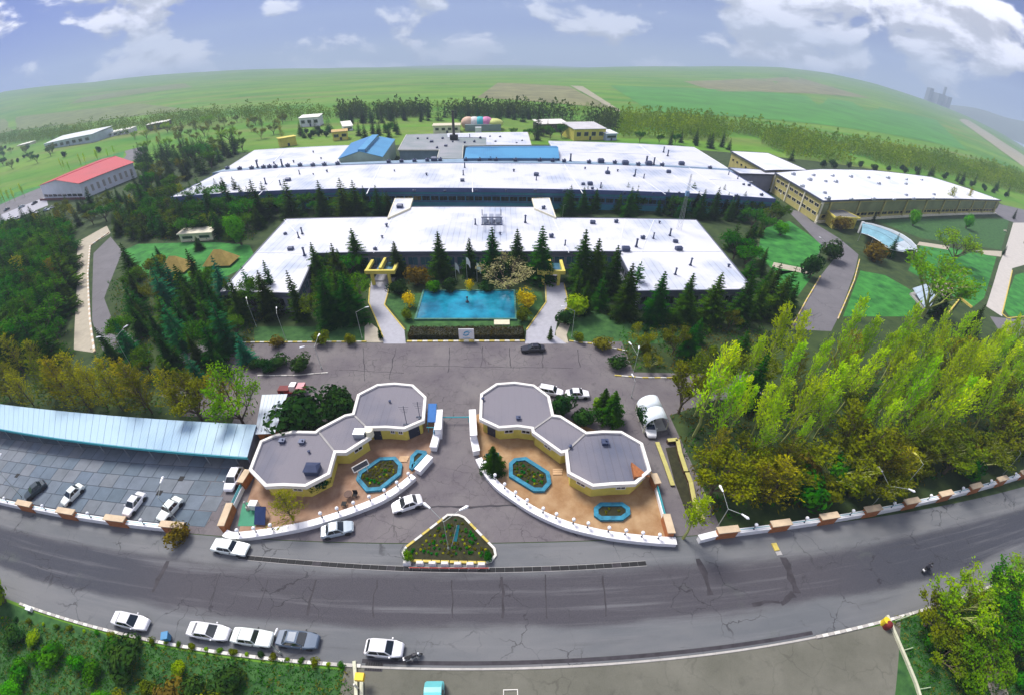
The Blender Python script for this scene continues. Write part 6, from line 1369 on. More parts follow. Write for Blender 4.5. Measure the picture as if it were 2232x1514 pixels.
PROTO = {
 'spruce': [spruce(1,2.5,SPRUCE_L), spruce(2,2.2,SPRUCE_L,.28), spruce(3,2.8,SPRUCE_L,.18,.1), spruce(4,2.4,SPRUCE_L,.3,.05)],
 'blue_spruce': [spruce(11,2.9,SPRUCE_B,.15,.05,18), spruce(12,2.6,SPRUCE_B,.2,.1,18)],
 'pine': [spruce(21,3.3,PINE_L,.05,.18,15), spruce(22,3.6,PINE_L,.02,.2,14), spruce(23,3.0,PINE_L,.1,.15,16)],
 'poplar': [plume(31,PLUME_L,LIMB,60,.2,(12,34),.9,.8), plume(32,PLUME_L,LIMB,54,.24,(10,30),.9,.8), plume(33,PLUME_L,LIMB,64,.16,(14,38),1.0,.8), plume(34,PLUME_L,LIMB,46,.22,(12,34),1.0,.55)],
 'bare': [plume(41,TAWNY_L,TWIG,90,.05,(20,58),1.5,1.0), plume(42,TAWNY_L,TWIG,84,.06,(18,55),1.6,.9), plume(43,TAWNY_L,TWIG,80,.05,(22,60),1.4,.9), plume(44,OLIVE_L,TWIG,90,.06,(20,55),1.5,1.0)],
 'olive': [broad(51,OLIVE_L,TWIG,.45,.6,.18,1900,.24,4,.6), broad(52,OLIVE_L,LIMB,.5,.5,.16,1900,.24,4,.6)],
 'mid': [broad(61,MID_L,BARK,.5,.45,.18,2600,.26,4,.7), broad(62,MID_L,BARK,.45,.5,.2,2600,.26,4,.7)],
 'lime': [broad(71,LIME_L,BARK,.55,.4,.2,2000,.22,4,.6), broad(72,LIME_L,LIMB,.45,.55,.18,2000,.22,4,.6)],
 'round': [bushy(81,BRIGHT_L,2200,.42,.95,14,BARK), bushy(82,BRIGHT_L,2200,.42,.95,12,BARK)],
 'shrub': [bushy(91,MID_L,1100), bushy(92,DARK_L,1100), bushy(93,MID_L,1000,.6,.7)], 'dark_shrub': [bushy(94,DARK_L,1300), bushy(95,DARK_L,1300,.5,.7)], 'olive_shrub': [bushy(96,OLIVE_L,1000), bushy(97,OLIVE_L,900,.6,.65)], 'lime_shrub': [bushy(98,LIME_L,1000), bushy(99,LIME_L,1000,.55,.7)], 'rust_shrub': [bushy(100,RUST_L,800), bushy(101,BROWN_L,900)],
 'forsythia': [bushy(110,FORS_L,700,.5,.8,8)], 'blossom': [broad(111,BLOSSOM_L,TWIG,.6,.35,.14,2200,.22,4,.6)], 'grass': [clump_grass(120,LIME_L)], 'cypress': [spruce(130,1.3,SPRUCE_L,-.5,0,20)],
}
NAMES = {'spruce':'spruce_tree','blue_spruce':'blue_spruce_tree','pine':'pine_tree','poplar':'poplar_tree','bare':'budding_tree','olive':'olive_green_tree','mid':'leafy_tree','lime':'spring_green_tree','round':'round_tree','shrub':'shrub','dark_shrub':'dark_shrub','olive_shrub':'olive_shrub','lime_shrub':'lime_shrub','rust_shrub':'rust_shrub','forsythia':'forsythia_bush','blossom':'blossom_tree','grass':'ornamental_grass','cypress':'cypress_tree'}
_tr = random.Random(5)
def tree(kind, p, h, lab, group=None, wide=1.0, tilt=0.0, var=None):
    pr = PROTO[kind]; tk, cr = pr[var % len(pr)] if var is not None else _tr.choice(pr)
    t = thing(NAMES[kind], lab, 'tree' if 'tree' in NAMES[kind] else ('grass' if kind == 'grass' else 'shrub'), p, _tr.uniform(0, 6.28), group)
    s = h/10; t.scale = (s*wide*_tr.uniform(.92,1.08), s*wide*_tr.uniform(.92,1.08), s)
    if tilt: t.rotation_euler = (tilt*_tr.uniform(-1,1), tilt*_tr.uniform(-1,1), t.rotation_euler[2])
    for me in (tk, cr):
        if me is None: continue
        o = bpy.data.objects.new(me.name.split('.')[0], me); COL.objects.link(o); o.parent = t
    return t
def tree_px(kind, base, top, lab, group=None, wide=1.0, h=None, **k):
    p = at(*base); return tree(kind, p, h or tall(p, top), lab, group, wide, **k)
ORD = ('first','second','third','fourth','fifth','sixth','seventh','eighth','ninth','tenth','eleventh','twelfth','thirteenth')
TREES = []
def free(p, r): return all((q[0]-p[0])**2+(q[1]-p[1])**2 > (r*.5+q[2]*.5)**2 for q in TREES)
def grove(poly, gap, kinds, hr, lab, group, seed, wide=1.0, clear=(), tilt=.04):
    rnd = random.Random(seed); W = [gp(*p) for p in poly]; W2 = [(p.x,p.y) for p in W]; made = {}
    for x, y in fill(W2, gap, rnd, .42):
        if not free((x,y), gap*.7): continue
        q = proj((x,y,hgt(x,y)))
        if any(a <= q[0] <= c and b <= q[1] <= d for a, b, c, d in clear): continue
        TREES.append((x,y,gap*.9)); k = rnd.choices([a for a, _ in kinds], [b for _, b in kinds])[0]; h = rnd.uniform(*hr)*(.75 if k in ('mid','olive','bare') else 1)*(.42 if 'shrub' in k else 1)
        t = tree(k, (x,y,hgt(x,y)-(.2 if hgt(x,y) else 0)), h, KL[k] % lab, KG[k] % group, wide*rnd.uniform(.85,1.2), tilt)
        if -20 < q[0] < 2250: made.setdefault(k, []).append((q[0], t))
    for k, v in made.items():                          # small sets are told apart by their order across the view
        if 1 < len(v) <= 13:
            for i, (_, t) in enumerate(sorted(v, key=lambda e: e[0])): t['label'] = (t['label'].replace('leafy mid green','leafy').replace('light green spring','spring') if len(t['label'].split()) > 13 else t['label'])+', %s from left' % ORD[i]
KL = {'spruce':'dark spruce %s','blue_spruce':'blue green spruce %s','pine':'broad dark pine %s','poplar':'tall yellow green poplar %s','bare':'brown budding tree %s','olive':'olive green tree %s','mid':'leafy mid green tree %s','lime':'light green spring tree %s','round':'rounded bright green tree %s','shrub':'green shrub %s','dark_shrub':'dark evergreen shrub %s','olive_shrub':'olive shrub %s','lime_shrub':'lime green shrub %s','rust_shrub':'rust brown shrub %s'}
KG = {k: NAMES[k].replace('_', ' ')+'s %s' for k in KL}
def row(kind, lst, lab, group, **k):
    for i, (bx, by, ty) in enumerate(lst):
        p = at(bx, by); TREES.append((p.x,p.y,5)); tree_px(kind, (bx,by), ty, lab % ORD[i], group, **k)
# rows one can count
row('spruce', [(784,588,497),(869,600,525),(962,602,503),(1026,600,517),(1074,606,493),(1126,598,497),(1177,612,490),(1264,622,498),(1292,632,518)], 'dark spruce before the office front behind the pool, %s from the left', 'spruces before the office front', wide=1.3)
row('spruce', [(1330,645,533),(1358,690,572),(1424,700,590),(1482,702,594),(1540,702,592),(1604,700,588),(1640,690,610)], 'dark spruce along the front of the right office wing, %s from the left', 'spruces along the right office wing', wide=1.25)
row('spruce', [(465,485,412),(512,480,392),(571,482,390),(641,478,390),(711,478,392),(757,478,387),(783,478,392),(829,476,403),(850,472,416)], 'dark spruce between the left office wing and the factory, %s from the left', 'spruces behind the left office wing', wide=1.25)
row('spruce', [(1240,472,403),(1368,476,407),(1484,478,418),(1522,478,412),(1551,478,407),(1586,480,428)], 'dark spruce between the right office wing and the factory, %s from the left', 'spruces behind the right office wing', wide=1.25)
row('spruce', [(536,700,607),(597,690,588),(702,620,527),(744,622,529),(728,708,586),(770,700,590)], 'dark spruce at the left office wing, %s from the left', 'spruces at the left office wing', wide=1.2)
row('blue_spruce', [(395,745,648),(505,760,645),(440,840,765),(300,790,700)], 'blue green spruce in the lower left shrubbery, %s planted', 'blue spruces in the lower left shrubbery', wide=1.0)
tree_px('round', (527,534), 462, 'rounded bright green tree on the left lawn edge beside the office roof', wide=.62); TREES.append((*at(527,534)[:2], 9))
# groves
CLR = [(258,522,548,612),(160,490,250,785),(200,545,285,790)]
grove([(0,520),(150,495),(158,560),(152,700),(140,800),(40,815),(0,780)], 3.7, [('pine',3),('spruce',3),('mid',4),('bare',.5)], (9,13), 'in the stand at the left edge', 'in the stand at the left edge', 1, 1.3)
grove([(0,478),(120,455),(240,440),(290,440),(240,490),(150,494),(0,518)], 6.5, [('mid',3),('olive',2),('spruce',2),('bare',1)], (7,10), 'beyond the fenced path below the red hall', 'below the red hall', 2, 1.2, [(0,430,125,490)])
grove([(240,505),(300,440),(420,432),(470,440),(600,456),(585,490),(548,526),(470,522),(300,526)], 4.3, [('pine',3.5),('spruce',3.5),('mid',3),('olive',1),('bare',.6)], (8,12), 'in the wood between left lawn and factory', 'between left lawn and factory', 3, 1.15)
grove([(600,456),(845,446),(840,468),(628,473)], 4.0, [('mid',3),('spruce',3),('pine',2)], (6,9.5), 'in the strip behind the left office wing', 'behind the left office wing', 4, 1.1)
grove([(1215,448),(1400,448),(1640,455),(1605,478),(1528,474),(1215,468)], 4.0, [('mid',2),('spruce',3),('pine',3)], (6,9.5), 'in the strip behind the right office wing', 'behind the right office wing', 5, 1.1)
grove([(235,612),(300,606),(370,624),(470,618),(488,645),(640,650),(640,690),(560,705),(300,690),(250,670)], 4.2, [('spruce',4.5),('pine',3),('blue_spruce',1.6),('olive',1.2),('mid',1.5)], (8,12), 'in the shrubbery below the left lawn', 'below the left lawn', 6, 1.05, CLR[2:])
grove([(310,700),(552,712),(552,750),(545,805),(500,840),(300,840),(200,800),(225,780)], 3.8, [('spruce',3.5),('pine',3),('blue_spruce',1.8),('mid',2)], (6,9), 'in the lower left shrubbery above the bare trees', 'in the lower left shrubbery', 7, 1.1, [(560,745,800,840)])
grove([(655,645),(795,650),(800,700),(660,708)], 3.7, [('spruce',4),('pine',3),('olive',1.4),('mid',1)], (8,12), 'on the lawn left of the left walkway', 'left of the left walkway', 8, 1.0)
grove([(700,578),(790,585),(800,622),(690,628)], 3.8, [('spruce',3),('mid',1.4)], (7,10), 'in the corner of the left office wing', 'in the corner of the left wing', 9)
grove([(1245,612),(1320,612),(1380,650),(1400,700),(1330,695),(1250,680)], 4.5, [('spruce',5),('pine',3),('mid',1)], (8,11), 'in the clump right of the right walkway', 'right of the right walkway', 10, 1.1)
grove([(1600,480),(1700,450),(1722,470),(1690,500),(1655,540),(1640,530)], 5.0, [('mid',3),('pine',2),('olive',2)], (6,9), 'at the far corner of the right office wing', 'at the corner of the right wing', 11, 1.15, [(1690,455,1800,560)])
grove([(1580,540),(1655,545),(1668,600),(1690,655),(1740,660),(1715,712),(1650,712),(1640,640)], 4.6, [('spruce',5),('pine',4),('mid',1)], (7,11), 'in the clump beside the right office wing', 'beside the right office wing', 12, 1.1)
grove([(1345,712),(1540,712),(1715,722),(1690,765),(1500,812),(1400,815),(1345,800),(1380,760)], 5.2, [('olive',2),('pine',2),('spruce',1.5),('dark_shrub',2),('olive_shrub',2)], (4,7), 'in the bank between plaza and right office wing', 'below the right office wing', 13, 1.15)
grove([(560,796),(630,792),(716,795),(716,808),(560,814)], 2.6, [('dark_shrub',1)], (4.5,7.5), 'in the hedge island left of the plaza', 'in the hedge island left of the plaza', 14, 1.6)
grove([(1340,790),(1478,795),(1476,816),(1345,812)], 2.8, [('dark_shrub',3),('shrub',1)], (4.5,8), 'in the hedge island right of the plaza', 'in the hedge island right of the plaza', 15, 1.6)
grove([(-40,858),(300,872),(540,890),(545,912),(300,898),(-40,882)], 2.9, [('bare',6),('poplar',.5)], (11,16), 'in the row behind the parking shed', 'behind the parking shed', 16, 1.15)
tree_px('lime', (535,930), 805, 'light green spring tree at the corner of the parking shed', wide=.85)
tree_px('olive', (440,915), 825, 'yellow olive tree overhanging the parking shed roof', wide=1.0)
grove([(1492,920),(1535,862),(1640,832),(1740,812),(1850,798),(2010,782),(2165,790),(2260,815),(2260,930),(2000,990),(1700,1020),(1520,1040)], 3.1, [('poplar',10),('lime',.3),('bare',1.0),('olive',.6),('spruce',.2)], (8,16), 'in the grove on the right', 'in the grove on the right', 17, .95, [(1735,690,1870,712)], .10)
grove([(1530,1045),(1700,1025),(2000,992),(2260,935),(2260,985),(2000,1052),(1700,1105),(1545,1122)], 2.3, [('bare',4),('olive',3.5),('rust_shrub',1.4),('olive_shrub',4),('shrub',1.5),('dark_shrub',1.5)], (8,12), 'at the road edge of the right grove', 'at the road edge of the grove', 18, 1.3)
# lawn trees on the right
for kind, base, top, lab, wd in [
    ('lime', (2010,690), 560, 'spreading light green tree leaning over the cold frame', 1.25), ('lime', (2075,575), 500, 'pale lime tree standing alone on the right lawn', 1.5), ('round', (1990,492), 455, 'bright green tree before the ochre building front, left of two', .7), ('round', (2105,498), 465, 'bright green tree before the ochre building front, right of two', .8),
    ('dark_shrub', (1806,566), 522, 'large round dark bush on the left verge of the garden road', 1.25), ('dark_shrub', (1762,606), 552, 'pointed dark bush below the round one on the garden road', 1.0), ('spruce', (1938,562), 508, 'dark leaning spruce in front of the curved canopy', 1.0), ('spruce', (2040,690), 612, 'dark spruce beside the pink terrace', 1.0), ('spruce', (2110,730), 662, 'dark spruce at the end of the pale path', 1.1), ('rust_shrub', (1830,502), 470, 'brown shrub beside the yellow porch', 1.6), ('rust_shrub', (1905,568), 530, 'brown shrub at the foot of the curved canopy', 1.7), ('spruce', (2152,462), 430, 'dark spruce at the far end of the ochre building', 1.3), ('bare', (2060,462), 408, 'bare pale tree before the ochre building, right of the middle', .9), ('bare', (2100,460), 412, 'bare pale tree before the ochre building, rightmost', .9), ('cypress', (1903,484), 460, 'small dark cypress before the ochre building front', 1.6), ('round', (1700,512), 482, 'low bright green tree at the top of the right lawn', 1.3), ('mid', (1690,490), 445, 'leafy tree beside the ochre building side wall', 1.1), ('cypress', (2186,556), 536, 'small dark cypress beside the pale path, lower', 1.8), ('cypress', (2208,478), 456, 'small dark cypress beside the upper road', 1.6)]:
    tree_px(kind, base, top, lab, None, wd)
# pool garden and forecourt planting
for kind, base, top, lab, wd in [
    ('forsythia', (892,668), 636, 'yellow flowering bush at the left end of the pool', 1.2), ('forsythia', (1148,672), 630, 'yellow flowering bush at the right end of the pool', 1.3), ('forsythia', (1024,634), 606, 'yellow flowering bush behind the middle of the pool', .9), ('blossom', (1106,632), 572, 'pale blossoming tree behind the right of the pool', 1.5), ('shrub', (975,634), 606, 'green shrub behind the left of the pool', 1.4), ('shrub', (945,636), 612, 'low green shrub behind the pool corner', 1.5), ('dark_shrub', (1060,634), 614, 'dark shrub behind the pool', 1.6), ('rust_shrub', (910,622), 580, 'brown shrub before the office left of the flagpoles', 1.4), ('dark_shrub', (870,640), 612, 'dark shrub left of the pool beside the walkway', 1.5), ('olive_shrub', (888,695), 672, 'small olive bush at the lower left pool corner', 1.2), ('olive_shrub', (1140,698), 672, 'small olive bush at the lower right pool corner', 1.3), ('cypress', (830,738), 712, 'small clipped cypress at the left walkway mouth', 1.5), ('cypress', (1200,740), 710, 'small clipped cypress at the right walkway mouth', 1.5), ('dark_shrub', (1232,706), 674, 'dark clipped bush beside the right walkway', 1.3), ('rust_shrub', (605,752), 732, 'rust shrub on the kerb of the left lawn', 1.7), ('olive_shrub', (705,748), 722, 'olive shrub beside the left lawn lamp', 1.4), ('olive_shrub', (765,748), 728, 'round olive shrub left of the left walkway', 1.3), ('rust_shrub', (1312,760), 736, 'rust mound shrub on the kerb of the right lawn', 1.8), ('olive_shrub', (1262,745), 726, 'olive shrub right of the right walkway', 1.3), ('olive', (1392,768), 708, 'yellow green conifer at the plaza corner, left of two', .9), ('olive', (1465,772), 708, 'yellow green conifer at the plaza corner, right of two', .9), ('lime_shrub', (1262,690), 645, 'lime bush between the spruces and the right walkway', 1.2),
    ('dark_shrub', (668,928), 868, 'large dark green ivy tree behind the left gatehouse', 1.7), ('dark_shrub', (744,898), 846, 'dark clipped bush behind the left gatehouse near the plaza', 1.3), ('dark_shrub', (752,912), 868, 'second dark bush beside the left gatehouse parapet', 1.2), ('dark_shrub', (1226,905), 862, 'dark bush beside the right gatehouse link', 1.2), ('spruce', (1312,900), 845, 'dark conifer behind the right gatehouse, left of two', 1.6), ('spruce', (1330,915), 850, 'dark conifer behind the right gatehouse, right of two', 1.5), ('dark_shrub', (1275,925), 895, 'low dark bush between the gatehouse volumes', 1.6), ('lime_shrub', (1300,886), 868, 'small lime bush on the grass behind the gatehouse', 1.2), ('spruce', (1075,1025), 972, 'young conifer in the small planter behind the curved wall', 1.4), ('bare', (640,1130), 1075, 'wispy yellow green weeping bush on the left terrace', 1.5), ('poplar', (1488,1172), 1085, 'feathery yellow green bush at the end of the right curved wall', 1.5), ('dark_shrub', (702,1058), 1028, 'dark bush against the left gatehouse wall', 1.3), ('dark_shrub', (1400,920), 890, 'dark bush left of the arched shelter', 1.3), ('olive', (1478,900), 790, 'thin olive tree behind the arched shelter', .8), ('rust_shrub', (395,1172), 1150, 'brown weeds at the end of the left boundary wall', 1.6), ('shrub', (890,1214), 1202, 'round green bush at the left corner of the island', 1.1), ('shrub', (1064,1215), 1204, 'round green bush at the right corner of the island', 1.1), ('olive_shrub', (345,590), 560, 'olive mound on the left lawn beside the thatched shelter', 1.8), ('spruce', (352,572), 535, 'small dark spruce on the left lawn', 1.4), ('spruce', (436,545), 515, 'small dark spruce below the cream shelter', 1.7), ('spruce', (492,572), 548, 'small dark spruce beside the right thatched shelter', 1.4), ('lime_shrub', (425,612), 590, 'lime shrub below the thatched shelters', 1.3), ('forsythia', (378,632), 600, 'yellow flowering bush among the spruces below the left lawn', 1.2)]:
    tree_px(kind, base, top, lab, None, wd)
# lower gardens
grove([(-20,1372),(300,1412),(755,1474),(755,1540),(-20,1540)], 3.0, [('shrub',4),('dark_shrub',1.6),('rust_shrub',.7),('olive_shrub',2.2),('lime_shrub',.3)], (1.6,5.6), 'in the garden below the lower kerb', 'in the lower left garden', 19, 2.1)
tree_px('round', (40,1512), 1425, 'round bright green bush at the lower left corner', None, 1.25, h=2.8); tree_px('round', (235,1540), 1470, 'round bright green bush at the bottom edge', None, 1.35, h=2.4); tree_px('lime_shrub', (12,1310), 1262, 'lime bush at the left frame edge beside the road', None, 1.2)
grove([(1985,1375),(2060,1325),(2260,1262),(2260,1540),(2120,1540),(2060,1480)], 2.0, [('mid',3),('lime',.8),('dark_shrub',1.5),('olive',1.2),('shrub',4),('lime_shrub',1.2)], (4,6.5), 'in the garden at the lower right corner', 'in the lower right garden', 20, 1.6, [(2125,1425,2210,1540)])
tree_px('lime', (2050,1345), 1285, 'lime green tree overhanging the road at the lower right', None, 1.5)
for i in range(26):
    x = 8+i*29.5; y = 1338+(x/760)*108-(x/760)*(1-x/760)*-26; p = at(x, y+6); tree(('lime_shrub','shrub','olive_shrub')[i % 3], p, .35+.3*((i*7) % 3)/2, 'low hedge plant along the lower kerb of the left garden', 'hedge plants along the lower left kerb', 1.7)
# ------------------------------------------------------------------ distant planting
grove([(742,262),(900,258),(1180,258),(1180,268),(900,268),(742,276)], 9.0, [('spruce',5),('pine',2)], (10,15), 'in the belt behind the rear halls', 'in the belt behind the rear halls', 21, .8)
grove([(775,292),(862,285),(880,296),(865,308),(790,306)], 8.0, [('spruce',4),('mid',2)], (9,12), 'behind the blue gabled hall', 'behind the blue gabled hall', 22, .9)
grove([(645,288),(722,284),(722,300),(650,306)], 7.0, [('pine',3),('dark_shrub',3)], (8,10), 'in the dark clump below the white house', 'below the white house', 23, 1.0)
grove([(1095,296),(1240,290),(1240,302),(1165,308)], 8.0, [('mid',3),('spruce',2)], (7,11), 'between the tent and the yellow workshop', 'by the yellow workshop', 24, 1.0)
tree_px('spruce', (1172,296), 232, 'tall dark spruce standing above the belt beside the long shed', None, .9)
grove([(300,345),(480,318),(545,322),(470,372),(370,430),(300,438)], 7.5, [('spruce',4),('pine',3),('mid',1.5),('olive',1)], (9,13), 'in the wood left of the rear hall', 'left of the rear hall', 25, 1.0, [(95,345,300,420)])
grove([(265,308),(330,288),(480,268),(640,258),(640,300),(560,312),(480,320),(330,345)], 15, [('olive',5),('bare',3),('lime',1.5)], (8,12), 'in the loose wood behind the rear hall', 'in the loose wood on the left', 26, 1.1, [(262,310,320,352)])
grove([(0,322),(90,318),(100,330),(210,325),(262,330),(150,345),(0,382)], 26, [('mid',3),('dark_shrub',3),('olive',2)], (10,14), 'in the belt around the grey depot', 'around the grey depot', 27, 1.1)
grove([(0,436),(60,422),(75,428),(0,452)], 8, [('poplar',1)], (7,9), 'in the row on the far left lawn', 'on the far left lawn', 28, .9)
grove([(120,372),(260,335),(268,340),(130,385)], 10, [('poplar',1)], (7,9), 'in the row behind the red hall', 'behind the red hall', 29, .8)
grove([(1380,310),(1510,312),(1590,322),(1600,330),(1500,320),(1385,318)], 9.0, [('spruce',3),('mid',1)], (7,11), 'along the foot of the plantation behind the right halls', 'at the foot of the plantation', 30, .9)
grove([(1690,345),(1800,358),(2030,378),(2200,425),(2190,432),(2030,386),(1800,366)], 9.0, [('dark_shrub',3),('spruce',2)], (8,11), 'along the back of the ochre building', 'behind the ochre building', 31, 1.0)
def mass(name, lab, cat, poly, gap, hr, mat, wood, seed, slim=.35, per=46):
    """plantation too far to pick apart: one object of many small trees"""
    rnd = random.Random(seed); cr = MB(); pts = [(p.x,p.y) for p in (at_t(*q) for q in poly)]
    for x, y in fill(pts, gap, rnd, .45):
        z = hgt(x,y); h = rnd.uniform(*hr)*rnd.uniform(.45,1.1)
        if mnoise.noise(Vector((x/38, y/38, seed))) < -.28: continue
        cr.tube((x,y,z),(x,y,z+h*.6),.16,.06,3,1,False)
        for _ in range(per):
            t = rnd.uniform(.12,1); r = h*slim*(math.sin(math.pi*min(1,t*.85+.12)))*rnd.uniform(.2,1); a = rnd.uniform(0,6.28); c = Vector((x+r*math.cos(a), y+r*math.sin(a), z+h*t)); u = Vector((rnd.gauss(0,1),rnd.gauss(0,1),rnd.gauss(0,1.4))).normalized()*h*.075; v = u.cross(Vector((rnd.gauss(0,1),rnd.gauss(0,1),rnd.gauss(0,1)))).normalized()*h*.04; cr.add([c-u,c+v,c+u,c-v], [(0,1,2,3)])
    o = cr.build(name, [mat, wood]); tag(o, lab, cat); return stuff(o)
FAR1 = leaf('plantation_leaf', (.10,.18,.02), (.20,.26,.045), .3, 0, .05); FAR2 = leaf('scrub_leaf', (.08,.14,.025), (.15,.19,.04), .3, 0, .04); FAR3 = leaf('belt_leaf', (.03,.055,.012), (.075,.10,.022), .2, 0, .06)
mass('plantation', 'yellow green plantation of thin trees behind the halls on the right', 'wood', [(1345,302),(1500,306),(1600,318),(1700,342),(1800,356),(2030,376),(2236,428),(2236,392),(2030,345),(1750,306),(1500,268),(1350,262)], 3.9, (8,14), FAR1, LIMB, 1, .36, 30)
mass('scrub_wood', 'pale olive scrub wood along the back of the site on the left', 'wood', [(0,300),(0,318),(250,300),(480,272),(740,262),(740,246),(480,248),(250,272)], 6.5, (7,14), FAR2, TWIG, 2, .6, 30)
mass('tree_belt', 'dark tree belt along the back of the factory site', 'wood', [(740,262),(1100,258),(1345,272),(1345,290),(1250,264),(1100,250),(740,252)], 2.7, (7,15), FAR3, BARK, 3, .42, 34)
mass('orchard', 'pale young orchard behind the dark tree belt', 'wood', [(740,250),(1100,246),(1345,262),(1345,246),(1100,232),(740,238)], 5.5, (4,9), FAR1, LIMB, 4, .45, 30)
# clipped hedge before the pool
def pool_hedge():
    rnd = random.Random(8); mb = MB(); x0, x1, y0, y1, h = -18.2, 4.6, 67.2, 70.4, 1.1
    t = thing('hedge', 'dark clipped hedge between pool and kerb', 'hedge', ((x0+x1)/2, (y0+y1)/2, 0)); MB().box(x0+.15, y0+.15, 0, x1-.15, y1-.15, h-.12).build('core', M('hedge_core', (.018,.022,.010), var=.3, scale=2), t)
    for _ in range(4200):
        f = rnd.random(); p = Vector((rnd.uniform(x0,x1), rnd.uniform(y0,y1), h+rnd.uniform(-.1,.08))) if f < .62 else (Vector((rnd.uniform(x0,x1), y0+rnd.uniform(-.05,.12), rnd.uniform(.05,h))) if f < .86 else Vector((rnd.choice((x0,x1)), rnd.uniform(y0,y1), rnd.uniform(.05,h))))
        u = Vector((rnd.gauss(0,1),rnd.gauss(0,1),rnd.gauss(0,.6))).normalized()*.16; v = u.cross(Vector((rnd.gauss(0,1),rnd.gauss(0,1),rnd.gauss(0,1)))).normalized()*.09; mb.add([p-u,p+v,p+u,p-v], [(0,1,2,3)])
    stuff(mb.build('foliage', leaf('hedge_leaf', (.022,.026,.010), (.055,.048,.016), .15), t))
pool_hedge()

# ------------------------------------------------------------------ undergrowth under the groves and rough grass: uncountable, one object each
def cover(name, lab, cat, polys, gap, hr, mats, seed, n=8, sz=.28, upright=.6):
    rnd = random.Random(seed); mb = MB()
    for poly in polys:
        W2 = [tuple(at(*p)[:2]) for p in poly]
        for x, y in fill(W2, gap, rnd, .5):
            mi = rnd.randrange(len(mats)); h = rnd.uniform(*hr)
            for _ in range(n):
                c = Vector((x+rnd.gauss(0,gap*.33), y+rnd.gauss(0,gap*.33), h*rnd.uniform(.1,1))); u = Vector((rnd.gauss(0,.7), rnd.gauss(0,.7), rnd.gauss(0,1)*upright+upright)).normalized()*sz*rnd.uniform(.6,1.4); v = u.cross(Vector((rnd.gauss(0,1), rnd.gauss(0,1), rnd.gauss(0,1)))).normalized()*sz*.35; mb.add([c-u,c+v,c+u,c-v], [(0,1,2,3)], mi)
    o = mb.build(name, mats); tag(o, lab, cat); return stuff(o)
G1, G2, G3 = leaf('grass_blade', (.018,.085,.012), (.05,.15,.02), .3, 0, .3), leaf('dry_blade', (.10,.12,.03), (.17,.16,.045), .3, 0, .3), leaf('litter_leaf', (.07,.06,.02), (.12,.10,.03), .2, 0, .3)
cover('undergrowth', 'mixed green undergrowth beneath the woods on the left of the site', 'undergrowth', [[(0,520),(150,495),(158,560),(152,700),(140,800),(40,840),(0,800)],[(235,612),(300,606),(370,624),(470,618),(488,645),(640,650),(640,690),(560,705),(552,812),(300,850),(200,800),(250,670)],[(240,505),(300,440),(470,440),(600,456),(585,490),(548,526),(300,526)],[(-40,835),(300,850),(550,850),(550,915),(300,898),(-40,880)]], 1.9, (.2,.9), [G1,G2,G1], 1, 8, .34)
cover('undergrowth', 'olive undergrowth and leaf litter beneath the grove on the right', 'undergrowth', [[(1470,900),(1545,870),(1640,850),(1720,830),(1850,800),(2010,780),(2165,790),(2250,800),(2250,985),(2000,1052),(1700,1112),(1535,1135),(1490,1000)],[(1345,712),(1715,722),(1690,765),(1500,812),(1345,800)]], 1.7, (.3,1.3), [G2,G1,G3], 2, 9, .34)
cover('rough_grass', 'rough grass and weeds of the garden below the lower left kerb', 'grass', [[(-30,1335),(300,1392),(760,1456),(765,1545),(-30,1545)]], .55, (.05,.35), [G1,G1,G2], 3, 9, .16)
cover('rough_grass', 'rough grass of the garden at the lower right corner', 'grass', [[(1945,1350),(2040,1320),(2260,1250),(2260,1545),(2020,1545)]], .55, (.05,.4), [G1,G1,G2], 4, 9, .16)
# ------------------------------------------------------------------ lamps, flags, mast and small things
LAMPM = {}
def lamp_head(mb, p, d, s=1.0):
    s *= .78
    d = Vector(d).normalized(); n = Vector((-d.y, d.x, 0)); up = Vector((0,0,1)); a = Vector(p); b = a+d*.95*s
    mb.add([a-n*.10*s, a+n*.10*s, b+n*.20*s, b-n*.20*s, a-n*.07*s+up*.10*s, a+n*.07*s+up*.10*s, b+n*.13*s+up*.20*s, b-n*.13*s+up*.20*s, b+d*.25*s+up*.05*s], [(3,2,1,0),(4,5,6,7),(0,1,5,4),(1,2,6,5),(3,0,4,7),(2,3,8),(6,2,8),(7,6,8),(3,7,8)])
def lamp(lab, base, h, arms, z=0.0, lean=None, headmat=None, s=1.0, name='street_lamp', r=.055):
    p = base if isinstance(base, Vector) else at(*base, z); t = thing(name, lab, 'street lamp', (p.x, p.y, z), 0, 'street lamps')
    MB().tube((p.x,p.y,z),(p.x,p.y,z+h),r,r*.6,8).build('pole', POLE, t); MB().tube((p.x,p.y,z),(p.x,p.y,z+.5),r*1.9,r*1.6,8).build('base', POLE, t)
    for a, l in arms:
        d = Vector((math.cos(R(a)), math.sin(R(a)), 0)); e = Vector((p.x,p.y,z+h))+d*l+Vector((0,0,l*.38)); MB().tube((p.x,p.y,z+h-.05), e, r*.55, r*.45, 6).build('arm', POLE, t)
        m = MB(); lamp_head(m, e, d, s); m.build('lamp_head', headmat or LAMP_WHITE, t)
YH = M('yellowed_lamp_shell', (.62,.60,.12), rough=.4)
lamp('twin headed lamp in the middle of the traffic island', (978,1196), 6.2, ((142,1.9),(28,1.9)), s=1.25)
lamp('curved single lamp at the right end of the parking court wall', (405,1156), 7.2, ((100,1.6),), s=1.15)
lamp('single lamp at the left frame edge of the parking court', (48,1082), 6.5, ((105,1.5),), s=1.1)
lamp('twin lamp behind the right boundary wall, nearest the gate', (1560,1152), 4.6, ((95,1.9),(-50,1.5)), s=1.1)
lamp('twin lamp behind the right boundary wall, second from the gate', (1899,1104), 4.8, ((100,1.8),(-40,2.2)), s=1.1)
